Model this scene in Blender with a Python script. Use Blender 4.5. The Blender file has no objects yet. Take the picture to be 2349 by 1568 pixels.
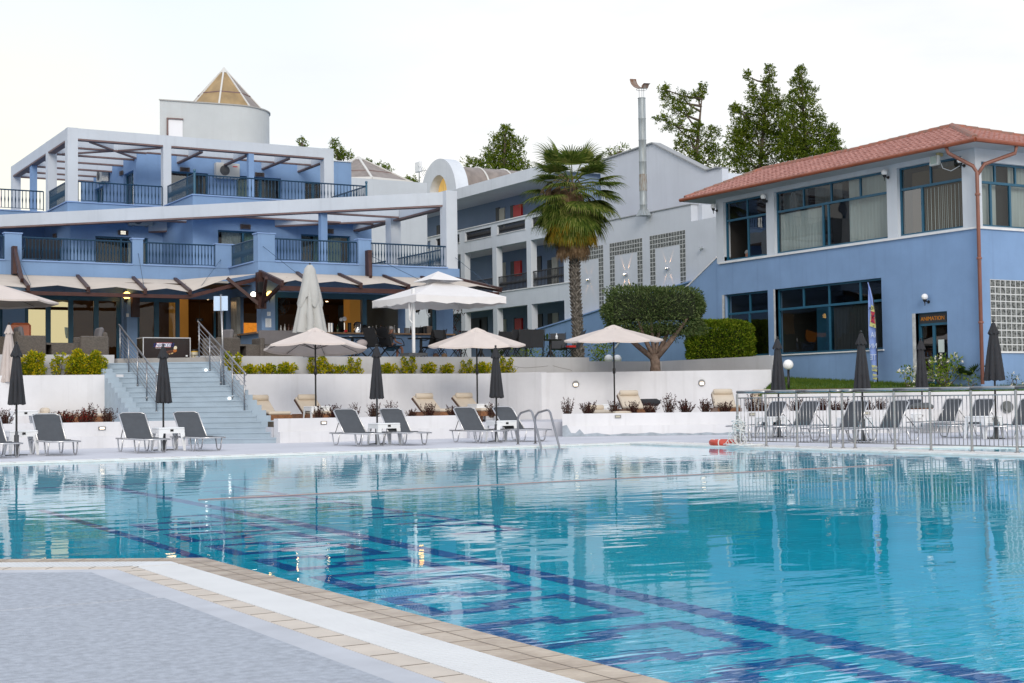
import bpy, bmesh, math, random
from math import sin, cos, tan, pi, radians, sqrt, atan2, hypot, floor
from mathutils import Vector, Matrix
random.seed(7)
scene = bpy.context.scene
COL = scene.collection
# ------------------------------------------------------------------ camera
FPX, PITCH, ROLL, TH = 3335.0, 0.0403, -0.0134, 0.53      # focal length in px of a 2349 px wide frame
CAM = Vector((0, 0, 1.03))
_r = Vector((cos(TH), -sin(TH), 0)); _f = Vector((sin(TH), cos(TH), 0)); _u = Vector((0, 0, 1))
_f2 = _f * cos(PITCH) + _u * sin(PITCH); _u2 = -_f * sin(PITCH) + _u * cos(PITCH)
CR = _r * cos(ROLL) + _u2 * sin(ROLL); CU = -_r * sin(ROLL) + _u2 * cos(ROLL); CF = _f2
cd = bpy.data.cameras.new('camera'); cam = bpy.data.objects.new('camera', cd); COL.objects.link(cam)
cd.sensor_width = 36; cd.lens = 36 * FPX / 2349; cd.clip_start = .1; cd.clip_end = 3000
M = Matrix.Identity(4)
for i in range(3):
    M[i][0] = CR[i]; M[i][1] = CU[i]; M[i][2] = -CF[i]; M[i][3] = CAM[i]
cam.matrix_world = M
scene.camera = cam
cd.dof.use_dof = False
# ------------------------------------------------------------------ world and sun
SUN_EL, SUN_AZ = radians(24), radians(150)     # azimuth counted from +X (counterclockwise), where the sun stands
SUN_AZ = radians(-112)                # behind the camera and to its right
w = bpy.data.worlds.new('World'); scene.world = w; w.use_nodes = True
nt = w.node_tree; nt.nodes.clear()
out = nt.nodes.new('ShaderNodeOutputWorld'); bg = nt.nodes.new('ShaderNodeBackground')
sky = nt.nodes.new('ShaderNodeTexSky'); sky.sky_type = 'NISHITA'; sky.sun_disc = False
sky.sun_elevation = SUN_EL; sky.sun_rotation = pi / 2 - SUN_AZ
sky.air_density = 1.0; sky.dust_density = 2.5; sky.ozone_density = 2.0
tc = nt.nodes.new('ShaderNodeTexCoord'); mp = nt.nodes.new('ShaderNodeMapping'); mp.inputs['Scale'].default_value = (1.2, 1.2, 4.5)
noi = nt.nodes.new('ShaderNodeTexNoise'); noi.inputs['Scale'].default_value = 1.6; noi.inputs['Detail'].default_value = 6; noi.inputs['Roughness'].default_value = .55
rmp = nt.nodes.new('ShaderNodeValToRGB')
rmp.color_ramp.elements[0].position = .30; rmp.color_ramp.elements[0].color = (.74, .74, .74, 1)
rmp.color_ramp.elements[1].position = .52; rmp.color_ramp.elements[1].color = (1, 1, 1, 1)
cl = nt.nodes.new('ShaderNodeMix'); cl.data_type = 'RGBA'
sep = nt.nodes.new('ShaderNodeSeparateXYZ')
hr = nt.nodes.new('ShaderNodeValToRGB')          # cloud colour from the horizon up
e = hr.color_ramp.elements
e[0].position = 0.0; e[0].color = (1.0, .97, .89, 1)
e[1].position = .75; e[1].color = (.74, .80, .92, 1)
x = hr.color_ramp.elements.new(.12); x.color = (1.0, .985, .94, 1)
x = hr.color_ramp.elements.new(.30); x.color = (.93, .95, 1.0, 1)
sc_ = nt.nodes.new('ShaderNodeVectorMath'); sc_.operation = 'SCALE'; sc_.inputs['Scale'].default_value = 10.7
L = nt.links.new
L(tc.outputs['Generated'], mp.inputs['Vector']); L(mp.outputs['Vector'], noi.inputs['Vector']); L(noi.outputs['Fac'], rmp.inputs['Fac'])
L(tc.outputs['Generated'], sep.inputs[0]); L(sep.outputs['Z'], hr.inputs['Fac']); L(hr.outputs['Color'], sc_.inputs[0])
L(rmp.outputs['Color'], cl.inputs['Factor']); L(sky.outputs['Color'], cl.inputs[6]); L(sc_.outputs['Vector'], cl.inputs[7])
last = cl.outputs[2]
for vec, lo, hi, colr, amt in (((CF - CR * .33 + CU * .30), .955, .999, (7.0, 8.5, 9.7, 1), .95), ((CF - CR * .42 + CU * .06), .975, .9995, (10.5, 10.0, 7.9, 1), .8), ((CF - CR * .30 + CU * .16), .988, .9999, (10.7, 10.2, 8.6, 1), .4)):
    dn = nt.nodes.new('ShaderNodeVectorMath'); dn.operation = 'DOT_PRODUCT'; dn.inputs[1].default_value = vec.normalized(); L(tc.outputs['Generated'], dn.inputs[0])
    mr = nt.nodes.new('ShaderNodeMapRange'); mr.inputs['From Min'].default_value = lo; mr.inputs['From Max'].default_value = hi; mr.inputs['To Max'].default_value = amt; L(dn.outputs['Value'], mr.inputs['Value'])
    mm = nt.nodes.new('ShaderNodeMath'); mm.operation = 'MULTIPLY'; L(mr.outputs[0], mm.inputs[0]); mz = nt.nodes.new('ShaderNodeMapRange'); mz.inputs['From Min'].default_value = .3; mz.inputs['From Max'].default_value = .6; L(noi.outputs['Fac'], mz.inputs['Value']); L(mz.outputs[0], mm.inputs[1])
    mx = nt.nodes.new('ShaderNodeMix'); mx.data_type = 'RGBA'; L(mm.outputs[0], mx.inputs['Factor']); L(last, mx.inputs[6]); mx.inputs[7].default_value = colr; last = mx.outputs[2]
L(last, bg.inputs['Color']); bg.inputs['Strength'].default_value = .1
L(bg.outputs['Background'], out.inputs['Surface'])
sd = bpy.data.lights.new('sun', 'SUN'); sun = bpy.data.objects.new('sun', sd); COL.objects.link(sun)
sd.energy = 1.5; sd.angle = radians(22); sd.color = (1, .93, .84)
sdir = Vector((cos(SUN_AZ) * cos(SUN_EL), sin(SUN_AZ) * cos(SUN_EL), sin(SUN_EL)))
sun.rotation_euler = sdir.to_track_quat('Z', 'Y').to_euler(); sun.location = (0, -20, 30)
scene.view_settings.view_transform = 'Standard'; scene.view_settings.look = 'None'
scene.view_settings.exposure = 0.09; scene.view_settings.gamma = 1
scene.cycles.use_denoising = True
scene.cycles.max_bounces = 10; scene.cycles.transmission_bounces = 8; scene.cycles.transparent_max_bounces = 12
scene.cycles.sample_clamp_indirect = 8
# ------------------------------------------------------------------ where a picture point stands in the place
S = 1.6347
T1 = (0, 200, 2.24); T2 = (900, 200, 2.24); T3 = (1800, 200, 2.24); T4 = (2700, 200, 2349 / 1140)
M1 = (0, 850, 2.349); M2 = (900, 850, 2.349); M3 = (1800, 850, 2.349); M4 = (2700, 850, 2349 / 1140)
L1 = (0, 1300, 2.349); L2 = (900, 1300, 2.349); L3 = (1800, 1300, 2.349); L4 = (2700, 1300, 2349 / 1140)
B1 = (0, 1800, 2349 / 1920); B2 = (1920, 1800, 2349 / 1920); DD = (0, 0, 1 / S)
def ray(T, a, b):
    x = (T[0] + a / T[2]) / S; y = (T[1] + b / T[2]) / S
    return CR * ((x - 1174.5) / FPX) - CU * ((y - 784) / FPX) + CF
def onZ(T, a, b, z=.03):
    d = ray(T, a, b); return CAM + d * ((z - CAM.z) / d.z)
def onX(T, a, b, X):
    d = ray(T, a, b); return CAM + d * (X / d.x)
def onY(T, a, b, Y):
    d = ray(T, a, b); return CAM + d * (Y / d.y)
WD = Vector((.84, -.5426, 0)); ND = Vector((.5426, .84, 0))
def onN(T, a, b, k):
    d = ray(T, a, b); return CAM + d * (k / d.dot(ND))
def atD(T, a, b, dist):
    return CAM + ray(T, a, b) * dist
# ------------------------------------------------------------------ materials
MATS = {}
def mat(name, col, rough=.6, metal=0., var=0., vscale=3., bump=0., bscale=20., spec=.5, emit=None, estr=0., trans=0., ior=1.45, col2=None, sheen=0., alpha=None, coat=0., stretch=None, detail=4., sub=0.):
    if name in MATS: return MATS[name]
    m = bpy.data.materials.new(name); m.use_nodes = True; n = m.node_tree.nodes; l = m.node_tree.links
    p = n['Principled BSDF']
    p.inputs['Roughness'].default_value = rough; p.inputs['Metallic'].default_value = metal
    p.inputs['Specular IOR Level'].default_value = spec; p.inputs['IOR'].default_value = ior
    p.inputs['Base Color'].default_value = (*col, 1)
    p.inputs['Transmission Weight'].default_value = trans; p.inputs['Coat Weight'].default_value = coat
    if emit: p.inputs['Emission Color'].default_value = (*emit, 1); p.inputs['Emission Strength'].default_value = estr
    if var or bump:
        tcn = n.new('ShaderNodeTexCoord'); mpn = n.new('ShaderNodeMapping')
        if stretch: mpn.inputs['Scale'].default_value = stretch
        l.new(tcn.outputs['Object'], mpn.inputs['Vector'])
    if var:
        nz = n.new('ShaderNodeTexNoise'); nz.inputs['Scale'].default_value = vscale; nz.inputs['Detail'].default_value = detail
        l.new(mpn.outputs['Vector'], nz.inputs['Vector'])
        cr = n.new('ShaderNodeValToRGB')
        c2 = col2 or tuple(max(0, c * (1 - var)) for c in col)
        cr.color_ramp.elements[0].position = .32; cr.color_ramp.elements[0].color = (*c2, 1)
        cr.color_ramp.elements[1].position = .66; cr.color_ramp.elements[1].color = (*[min(1, c * (1 + var * .3)) for c in col], 1)
        l.new(nz.outputs['Fac'], cr.inputs['Fac']); l.new(cr.outputs['Color'], p.inputs['Base Color'])
    if bump:
        bn = n.new('ShaderNodeTexNoise'); bn.inputs['Scale'].default_value = bscale; bn.inputs['Detail'].default_value = 5
        bp = n.new('ShaderNodeBump'); bp.inputs['Strength'].default_value = bump; bp.inputs['Distance'].default_value = .02
        l.new(mpn.outputs['Vector'], bn.inputs['Vector']); l.new(bn.outputs['Fac'], bp.inputs['Height']); l.new(bp.outputs['Normal'], p.inputs['Normal'])
    MATS[name] = m; return m
def wallmat(name, col, dirt=.10, grime=(.3, .31, .3), rough=.8):
    """painted render: broad mottling, faint vertical streaks of dirt, fine grain"""
    if name in MATS: return MATS[name]
    m = mat(name, col, rough, spec=.25); n = m.node_tree.nodes; l = m.node_tree.links; p = n['Principled BSDF']
    tcn = n.new('ShaderNodeTexCoord')
    a = n.new('ShaderNodeTexNoise'); a.inputs['Scale'].default_value = .7; a.inputs['Detail'].default_value = 6; a.inputs['Roughness'].default_value = .6
    l.new(tcn.outputs['Object'], a.inputs['Vector'])
    mpn = n.new('ShaderNodeMapping'); mpn.inputs['Scale'].default_value = (3.5, 3.5, .22); l.new(tcn.outputs['Object'], mpn.inputs['Vector'])
    b = n.new('ShaderNodeTexNoise'); b.inputs['Scale'].default_value = 1.5; b.inputs['Detail'].default_value = 5; l.new(mpn.outputs['Vector'], b.inputs['Vector'])
    r1 = n.new('ShaderNodeValToRGB'); r1.color_ramp.elements[0].position = .3; r1.color_ramp.elements[0].color = (*[c * (1 - dirt * .9) for c in col], 1)
    r1.color_ramp.elements[1].position = .68; r1.color_ramp.elements[1].color = (*[min(1, c * (1 + dirt * .35)) for c in col], 1)
    l.new(a.outputs['Fac'], r1.inputs['Fac'])
    r2 = n.new('ShaderNodeValToRGB'); r2.color_ramp.elements[0].position = .55; r2.color_ramp.elements[0].color = (0, 0, 0, 1)
    r2.color_ramp.elements[1].position = .80; r2.color_ramp.elements[1].color = (dirt * 2.0,) * 3 + (1,)
    l.new(b.outputs['Fac'], r2.inputs['Fac'])
    mx = n.new('ShaderNodeMix'); mx.data_type = 'RGBA'; l.new(r2.outputs['Color'], mx.inputs['Factor']); l.new(r1.outputs['Color'], mx.inputs[6]); mx.inputs[7].default_value = (*grime, 1)
    l.new(mx.outputs[2], p.inputs['Base Color'])
    g = n.new('ShaderNodeTexNoise'); g.inputs['Scale'].default_value = 14; g.inputs['Detail'].default_value = 8; l.new(tcn.outputs['Object'], g.inputs['Vector'])
    bp = n.new('ShaderNodeBump'); bp.inputs['Strength'].default_value = .12; bp.inputs['Distance'].default_value = .01
    l.new(g.outputs['Fac'], bp.inputs['Height']); l.new(bp.outputs['Normal'], p.inputs['Normal'])
    return m
def glassmat(name, tint=(.6, .68, .68), gloss=.22, rough=.0, gc=(.95, .97, 1)):
    if name in MATS: return MATS[name]
    m = bpy.data.materials.new(name); m.use_nodes = True; n = m.node_tree.nodes; l = m.node_tree.links; n.clear()
    o = n.new('ShaderNodeOutputMaterial'); t = n.new('ShaderNodeBsdfTransparent'); t.inputs[0].default_value = (*tint, 1)
    g = n.new('ShaderNodeBsdfGlossy'); g.inputs['Roughness'].default_value = rough; g.inputs[0].default_value = (*gc, 1)
    lw_ = n.new('ShaderNodeLayerWeight'); lw_.inputs[0].default_value = .5
    fr = n.new('ShaderNodeMath'); fr.operation = 'POWER'; fr.inputs[1].default_value = 4.; l.new(lw_.outputs['Facing'], fr.inputs[0])
    ad = n.new('ShaderNodeMath'); ad.operation = 'ADD'; ad.use_clamp = True; ad.inputs[1].default_value = gloss
    mx = n.new('ShaderNodeMixShader'); l.new(fr.outputs[0], ad.inputs[0]); l.new(ad.outputs[0], mx.inputs[0]); l.new(t.outputs[0], mx.inputs[1]); l.new(g.outputs[0], mx.inputs[2])
    tcn = n.new('ShaderNodeTexCoord'); nz = n.new('ShaderNodeTexNoise'); nz.inputs['Scale'].default_value = .9; nz.inputs['Detail'].default_value = 1
    bp = n.new('ShaderNodeBump'); bp.inputs['Strength'].default_value = .15; bp.inputs['Distance'].default_value = .03
    l.new(tcn.outputs['Object'], nz.inputs['Vector']); l.new(nz.outputs['Fac'], bp.inputs['Height']); l.new(bp.outputs['Normal'], g.inputs['Normal'])
    l.new(mx.outputs[0], o.inputs[0]); MATS[name] = m; return m
def leafmat(name, cols, rough=.55, tl=.35, scale=1.2):
    """leaves: colour varies from clump to clump and leaf to leaf, some light passes through"""
    if name in MATS: return MATS[name]
    m = bpy.data.materials.new(name); m.use_nodes = True; n = m.node_tree.nodes; l = m.node_tree.links; n.clear()
    o = n.new('ShaderNodeOutputMaterial'); tcn = n.new('ShaderNodeTexCoord')
    nz = n.new('ShaderNodeTexNoise'); nz.inputs['Scale'].default_value = scale; nz.inputs['Detail'].default_value = 3
    geo = n.new('ShaderNodeNewGeometry')
    ad = n.new('ShaderNodeMath'); ad.operation = 'MULTIPLY_ADD'; ad.inputs[1].default_value = .55; l.new(geo.outputs['Random Per Island'], ad.inputs[0])
    ml = n.new('ShaderNodeMath'); ml.operation = 'MULTIPLY'; ml.inputs[1].default_value = .55; l.new(nz.outputs['Fac'], ml.inputs[0]); l.new(ml.outputs[0], ad.inputs[2])
    l.new(tcn.outputs['Object'], nz.inputs['Vector'])
    cr = n.new('ShaderNodeValToRGB'); els = cr.color_ramp.elements
    els[0].position = .18; els[0].color = (*cols[0], 1); els[1].position = .80; els[1].color = (*cols[-1], 1)
    for i, c in enumerate(cols[1:-1]): q = els.new(.18 + .62 * (i + 1) / (len(cols) - 1)); q.color = (*c, 1)
    l.new(ad.outputs[0], cr.inputs['Fac'])
    d = n.new('ShaderNodeBsdfPrincipled'); d.inputs['Roughness'].default_value = .8; d.inputs['Specular IOR Level'].default_value = .08
    t = n.new('ShaderNodeBsdfTranslucent'); mx = n.new('ShaderNodeMixShader'); mx.inputs[0].default_value = tl
    l.new(cr.outputs[0], d.inputs['Base Color']); l.new(cr.outputs[0], t.inputs[0]); l.new(d.outputs[0], mx.inputs[1]); l.new(t.outputs[0], mx.inputs[2]); l.new(mx.outputs[0], o.inputs[0])
    MATS[name] = m; return m
# ------------------------------------------------------------------ mesh builder
ORG = {}
class MB:
    def __init__(s): s.v = []; s.f = []
    def add(s, vs, fs):
        o = len(s.v); s.v += [tuple(v) for v in vs]; s.f += [tuple(i + o for i in f) for f in fs]; return s
    def box(s, x0, y0, z0, x1, y1, z1):
        x0, x1 = sorted((x0, x1)); y0, y1 = sorted((y0, y1)); z0, z1 = sorted((z0, z1))
        return s.add([(x0, y0, z0), (x1, y0, z0), (x1, y1, z0), (x0, y1, z0), (x0, y0, z1), (x1, y0, z1), (x1, y1, z1), (x0, y1, z1)],
                     [(0, 3, 2, 1), (4, 5, 6, 7), (0, 1, 5, 4), (1, 2, 6, 5), (2, 3, 7, 6), (3, 0, 4, 7)])
    def bar(s, p, q, w, h, up=(0, 0, 1), taper=1.):
        p = Vector(p); q = Vector(q); d = (q - p).normalized(); up = Vector(up)
        sd = d.cross(up)
        if sd.length < 1e-4: sd = d.cross(Vector((1, 0, 0)))
        sd.normalize(); u = sd.cross(d).normalized(); vs = []
        for e, k in ((p, 1.), (q, taper)):
            for a, b in ((-1, -1), (1, -1), (1, 1), (-1, 1)): vs.append(e + sd * (a * w * k / 2) + u * (b * h * k / 2))
        return s.add(vs, [(3, 2, 1, 0), (4, 5, 6, 7), (0, 1, 5, 4), (1, 2, 6, 5), (2, 3, 7, 6), (3, 0, 4, 7)])
    def tube(s, pts, r, n=8, cap=True):
        pts = [Vector(p) for p in pts]; R = r if isinstance(r, (list, tuple)) else [r] * len(pts); vs = []; fs = []
        ref = Vector((0, 0, 1))
        for i, p in enumerate(pts):
            d = (pts[min(i + 1, len(pts) - 1)] - pts[max(i - 1, 0)]).normalized()
            if i == 0 and abs(d.dot(ref)) > .9: ref = Vector((1, 0, 0))
            a = d.cross(ref)
            if a.length < 1e-3: a = d.cross(Vector((0, 1, .3)))
            a.normalize(); b = a.cross(d).normalized(); ref = b if i == 0 else (b if b.dot(ref) > 0 else ref)
            for k in range(n):
                t = 2 * pi * k / n; vs.append(p + (a * cos(t) + b * sin(t)) * R[i])
        for i in range(len(pts) - 1):
            for k in range(n):
                k2 = (k + 1) % n; fs.append((i * n + k, i * n + k2, (i + 1) * n + k2, (i + 1) * n + k))
        if cap: fs.append(tuple(range(n))[::-1]); fs.append(tuple((len(pts) - 1) * n + k for k in range(n)))
        return s.add(vs, fs)
    def lathe(s, c, prof, n=16, cap=True, ax=1., ay=1., a0=0.):
        c = Vector(c); vs = []; fs = []
        for r, z in prof:
            for k in range(n):
                t = 2 * pi * k / n + a0; vs.append((c.x + r * cos(t) * ax, c.y + r * sin(t) * ay, c.z + z))
        for i in range(len(prof) - 1):
            for k in range(n):
                k2 = (k + 1) % n; fs.append((i * n + k, i * n + k2, (i + 1) * n + k2, (i + 1) * n + k))
        if cap: fs.append(tuple(range(n))[::-1]); fs.append(tuple((len(prof) - 1) * n + k for k in range(n)))
        return s.add(vs, fs)
    def prism(s, poly, z0, z1):
        n = len(poly); g = lambda z, i: z[i] if isinstance(z, (list, tuple)) else z
        vs = [(p[0], p[1], g(z0, i)) for i, p in enumerate(poly)] + [(p[0], p[1], g(z1, i)) for i, p in enumerate(poly)]
        fs = [tuple(range(n))[::-1], tuple(range(n, 2 * n))] + [(i, (i + 1) % n, n + (i + 1) % n, n + i) for i in range(n)]
        return s.add(vs, fs)
    def prismX(s, poly, x0, x1):          # polygon in (y, z), extruded along x
        n = len(poly); vs = [(x0, a, b) for a, b in poly] + [(x1, a, b) for a, b in poly]
        return s.add(vs, [tuple(range(n))[::-1], tuple(range(n, 2 * n))] + [(i, (i + 1) % n, n + (i + 1) % n, n + i) for i in range(n)])
    def prismY(s, poly, y0, y1):
        n = len(poly); vs = [(a, y0, b) for a, b in poly] + [(a, y1, b) for a, b in poly]
        return s.add(vs, [tuple(range(n)), tuple(range(n, 2 * n))[::-1]] + [(i, n + i, n + (i + 1) % n, (i + 1) % n) for i in range(n)])
    def face(s, *pts): return s.add(pts, [tuple(range(len(pts)))])
    def sphere(s, c, r, n=12, m=8, sx=1, sy=1, sz=1):
        prof = [(r * sin(pi * i / m), -r * cos(pi * i / m)) for i in range(1, m)]
        c = Vector(c); vs = [(c.x, c.y, c.z - r * sz)]; fs = []
        for rr, z in prof:
            for k in range(n): vs.append((c.x + rr * cos(2 * pi * k / n) * sx, c.y + rr * sin(2 * pi * k / n) * sy, c.z + z * sz))
        vs.append((c.x, c.y, c.z + r * sz)); top = len(vs) - 1
        for k in range(n): fs.append((0, 1 + (k + 1) % n, 1 + k)); fs.append((top, 1 + (m - 2) * n + k, 1 + (m - 2) * n + (k + 1) % n))
        for i in range(m - 2):
            for k in range(n): fs.append((1 + i * n + k, 1 + i * n + (k + 1) % n, 1 + (i + 1) * n + (k + 1) % n, 1 + (i + 1) * n + k))
        return s.add(vs, fs)
    def panel(s, axis, c, th, a0, a1, z0, z1, holes=()):
        """wall slab in the plane axis=c, thickness th (towards +axis), with rectangular holes (a0,a1,z0,z1)"""
        A = sorted({a0, a1} | {h for q in holes for h in q[:2] if a0 < h < a1}); Z = sorted({z0, z1} | {h for q in holes for h in q[2:] if z0 < h < z1})
        def solid(i, j):
            if i < 0 or j < 0 or i >= len(A) - 1 or j >= len(Z) - 1: return False
            ma = (A[i] + A[i + 1]) / 2; mz = (Z[j] + Z[j + 1]) / 2
            return not any(h[0] < ma < h[1] and h[2] < mz < h[3] for h in holes)
        P = (lambda a, t, z: (c + t, a, z)) if axis == 'X' else (lambda a, t, z: (a, c + t, z))
        for i in range(len(A) - 1):
            for j in range(len(Z) - 1):
                if not solid(i, j): continue
                p, q, r, t = A[i], A[i + 1], Z[j], Z[j + 1]
                s.face(P(p, 0, r), P(q, 0, r), P(q, 0, t), P(p, 0, t)); s.face(P(p, th, r), P(p, th, t), P(q, th, t), P(q, th, r))
                if not solid(i - 1, j): s.face(P(p, 0, r), P(p, 0, t), P(p, th, t), P(p, th, r))
                if not solid(i + 1, j): s.face(P(q, 0, r), P(q, th, r), P(q, th, t), P(q, 0, t))
                if not solid(i, j - 1): s.face(P(p, 0, r), P(p, th, r), P(q, th, r), P(q, 0, r))
                if not solid(i, j + 1): s.face(P(p, 0, t), P(q, 0, t), P(q, th, t), P(p, th, t))
        return s
    def build(s, name, m, parent=None, smooth=False, bevel=0., auto=False):
        me = bpy.data.meshes.new(name); off = ORG.get(parent.name, Vector((0, 0, 0))) if parent else Vector((0, 0, 0))
        me.from_pydata([(v[0] - off.x, v[1] - off.y, v[2] - off.z) for v in s.v], [], s.f); me.update()
        o = bpy.data.objects.new(name, me); COL.objects.link(o)
        if isinstance(m, (list, tuple)):
            for q in m: me.materials.append(q)
        else: me.materials.append(m)
        if smooth:
            me.polygons.foreach_set('use_smooth', [True] * len(me.polygons))
            if auto:
                try: me.set_sharp_from_angle(angle=radians(auto if auto > 1 else 35))
                except Exception: pass
        if bevel:
            bm = bmesh.new(); bm.from_mesh(me); bmesh.ops.remove_doubles(bm, verts=bm.verts, dist=1e-5)
            bmesh.ops.bevel(bm, geom=bm.edges[:] , offset=bevel, segments=1, affect='EDGES', clamp_overlap=True); bm.to_mesh(me); bm.free()
        if parent: o.parent = parent; ORG[o.name] = off
        return o
def fixn(o):
    bm = bmesh.new(); bm.from_mesh(o.data); bmesh.ops.recalc_face_normals(bm, faces=bm.faces); bm.to_mesh(o.data); bm.free(); return o
def thing(name, loc, label, cat, group=None, rz=0.):
    o = bpy.data.objects.new(name, None); COL.objects.link(o); o.empty_display_size = .1
    o.location = loc; o.rotation_euler.z = rz; ORG[o.name] = Vector(loc) if rz == 0 else Vector((0, 0, 0))
    o['label'] = label; o['category'] = cat
    if group: o['group'] = group
    return o
def tag(o, label, cat, group=None):
    o['label'] = label; o['category'] = cat
    if group: o['group'] = group
    return o
def struct(o): o['kind'] = 'structure'; return o
def stuff(o, label=None, cat=None):
    o['kind'] = 'stuff'
    if label: o['label'] = label; o['category'] = cat
    return o
def dup(o, loc=None, rz=0., label=None, group=None, parent=None, scale=None):
    c = o.copy(); COL.objects.link(c)
    if parent is not None: c.parent = parent
    if loc is not None: c.location = loc; c.rotation_euler = (0, 0, rz)
    if scale is not None: c.scale = (scale,) * 3 if not isinstance(scale, tuple) else scale
    if label: c['label'] = label
    if group: c['group'] = group
    for ch in list(KIDS.get(o.name, o.children)): dup(ch, parent=c)
    return c
KIDS = {}
def place(proto, i, loc, rz=0., label=None, group=None, scale=None):
    """the first call moves the finished thing itself, later calls copy it with its parts"""
    if i == 0:
        proto.location = loc; proto.rotation_euler = (0, 0, rz)
        if scale is not None: proto.scale = (scale,) * 3 if not isinstance(scale, tuple) else scale
        if label: proto['label'] = label
        if group: proto['group'] = group
        return proto
    return dup(proto, loc, rz, label, group, scale=scale)
def text_mesh(name, body, size, m, parent, origin, right, up, ext=.004, shear=0., align='CENTER', flip=False):
    cu = bpy.data.curves.new(name, 'FONT'); cu.body = body; cu.size = size; cu.extrude = ext; cu.align_x = align; cu.align_y = 'CENTER'; cu.shear = shear
    to = bpy.data.objects.new(name + '_tmp', cu); COL.objects.link(to)
    dg = bpy.context.evaluated_depsgraph_get(); me = bpy.data.meshes.new_from_object(to.evaluated_get(dg)); bpy.data.objects.remove(to)
    R = Vector(right).normalized(); U = Vector(up).normalized(); N = R.cross(U)
    if flip: R = -R
    off = ORG.get(parent.name, Vector((0, 0, 0))) if parent else Vector((0, 0, 0))
    O = Vector(origin) - off
    for v in me.vertices: v.co = O + R * v.co.x + U * v.co.y + N * v.co.z
    me.materials.clear(); me.materials.append(m); o = bpy.data.objects.new(name, me); COL.objects.link(o)
    if parent: o.parent = parent; ORG[o.name] = off
    return o
# ================================================================== ground, pools, terraces
m_deck = mat('far_deck_paint', (.60, .61, .66), .75, var=.10, vscale=.6, bump=.08, bscale=9, detail=8)
m_conc = mat('pale_concrete', (.53, .55, .59), .8, var=.12, vscale=3, bump=.1, bscale=30)
m_panel = mat('grey_blue_screed', (.44, .475, .53), .9, var=.20, vscale=24, bump=.7, bscale=60, detail=5)
m_cop = mat('wet_stone_coping', (.54, .44, .33), .25, var=.35, vscale=5, bump=.15, bscale=25, col2=(.38, .29, .205))
m_beige = mat('beige_edge_tile', (.64, .56, .47), .5, var=.12, vscale=6)
m_grate = mat('white_grating', (.74, .75, .75), .45, var=.05, vscale=3)
m_rim = mat('pale_rim', (.86, .85, .82), .5, var=.12, vscale=4)
m_joint = mat('dark_joint', (.20, .17, .14), .9)
m_white = wallmat('white_render', (.70, .70, .72), .13, (.40, .39, .38))
m_white2 = wallmat('planter_render', (.56, .56, .57), .13, (.34, .33, .31))
m_stair = mat('blue_grey_paint', (.34, .42, .49), .7, var=.10, vscale=2.5, bump=.06, bscale=12)
m_earth = mat('earth', (.09, .07, .05), .95, var=.4, vscale=8, bump=.6, bscale=25)
m_grass = mat('grass_base', (.08, .15, .03), .9, var=.4, vscale=6, bump=.5, bscale=60)
m_brick = mat('brick_edge', (.30, .10, .06), .8, var=.3, vscale=9)
PW = (-.83, .5577)
def offset_path(pts, w):
    out = []
    for i, p in enumerate(pts):
        p = Vector(p).to_2d(); ns = []
        if i > 0: d = (p - Vector(pts[i - 1]).to_2d()).normalized(); ns.append(Vector((d.y, -d.x)))
        if i < len(pts) - 1: d = (Vector(pts[i + 1]).to_2d() - p).normalized(); ns.append(Vector((d.y, -d.x)))
        n = ns[0] if len(ns) == 1 else (ns[0] + ns[1]).normalized() / ((ns[0] + ns[1]).normalized().dot(ns[0]))
        out.append(p + n * w)
    return out
NEARP = [(-9, 3.1 and 17.45), (3.1, 9.32), (3.1, -9)]
b = MB(); b.prism([(-400, -300), (900, -300), (900, 900), (-400, 900)], -3.2, -2.6); struct(b.build('ground', m_earth))
# pool basin (open box) with lane lines on the floor
ZB = -1.4
poolpoly = [(3.1, -9), (18.85, -9), (18.85, 27.0), (-9, 27.0), (-9, 17.45), (3.1, 9.32)]
def basinmat():
    m = mat('pool_mosaic', (.02, .77, .98), .35, var=.10, vscale=1.4, spec=.3)
    n = m.node_tree.nodes; l = m.node_tree.links; p = n['Principled BSDF']; src = p.inputs['Base Color'].links[0].from_socket
    tcn = n.new('ShaderNodeTexCoord'); br = n.new('ShaderNodeTexBrick'); br.offset = 0; br.inputs['Scale'].default_value = 4
    br.inputs['Brick Width'].default_value = .5; br.inputs['Row Height'].default_value = .5; br.inputs['Mortar Size'].default_value = .012
    br.inputs['Color1'].default_value = (1, 1, 1, 1); br.inputs['Color2'].default_value = (.93, .96, .97, 1); br.inputs['Mortar'].default_value = (.62, .72, .74, 1)
    l.new(tcn.outputs['Object'], br.inputs['Vector'])
    mx = n.new('ShaderNodeMix'); mx.data_type = 'RGBA'; mx.blend_type = 'MULTIPLY'; mx.inputs['Factor'].default_value = 1
    l.new(src, mx.inputs[6]); l.new(br.outputs['Color'], mx.inputs[7]); l.new(mx.outputs[2], p.inputs['Base Color']); return m
m_basin = basinmat(); m_lane = mat('lane_mosaic', (.0015, .19, .54), .4, var=.15, vscale=6)
b = MB(); n = len(poolpoly)
b.add([(x, y, ZB) for x, y in poolpoly], [tuple(range(n))])
for i in range(n):
    p, q = poolpoly[i], poolpoly[(i + 1) % n]; b.face((*p, ZB), (*q, ZB), (*q, .0), (*p, .0))
basin = struct(b.build('pool_basin', m_basin))
def strip(b, pts, w, z, t=.004):
    """flat band of width w centred on a polyline"""
    A = offset_path(pts, w / 2); B = offset_path(pts, -w / 2)
    for i in range(len(pts) - 1):
        b.prism([A[i], A[i + 1], B[i + 1], B[i]], z, z + t)
b = MB(); zl = ZB + .004
strip(b, [(5.3, -8), (5.3, 20.5)], .18, zl); strip(b, [(3.62, 7.2), (3.62, 16.5)], .11, zl)
strip(b, [(3.55, 20.5), (18.3, 20.5)], .19, zl)
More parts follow.
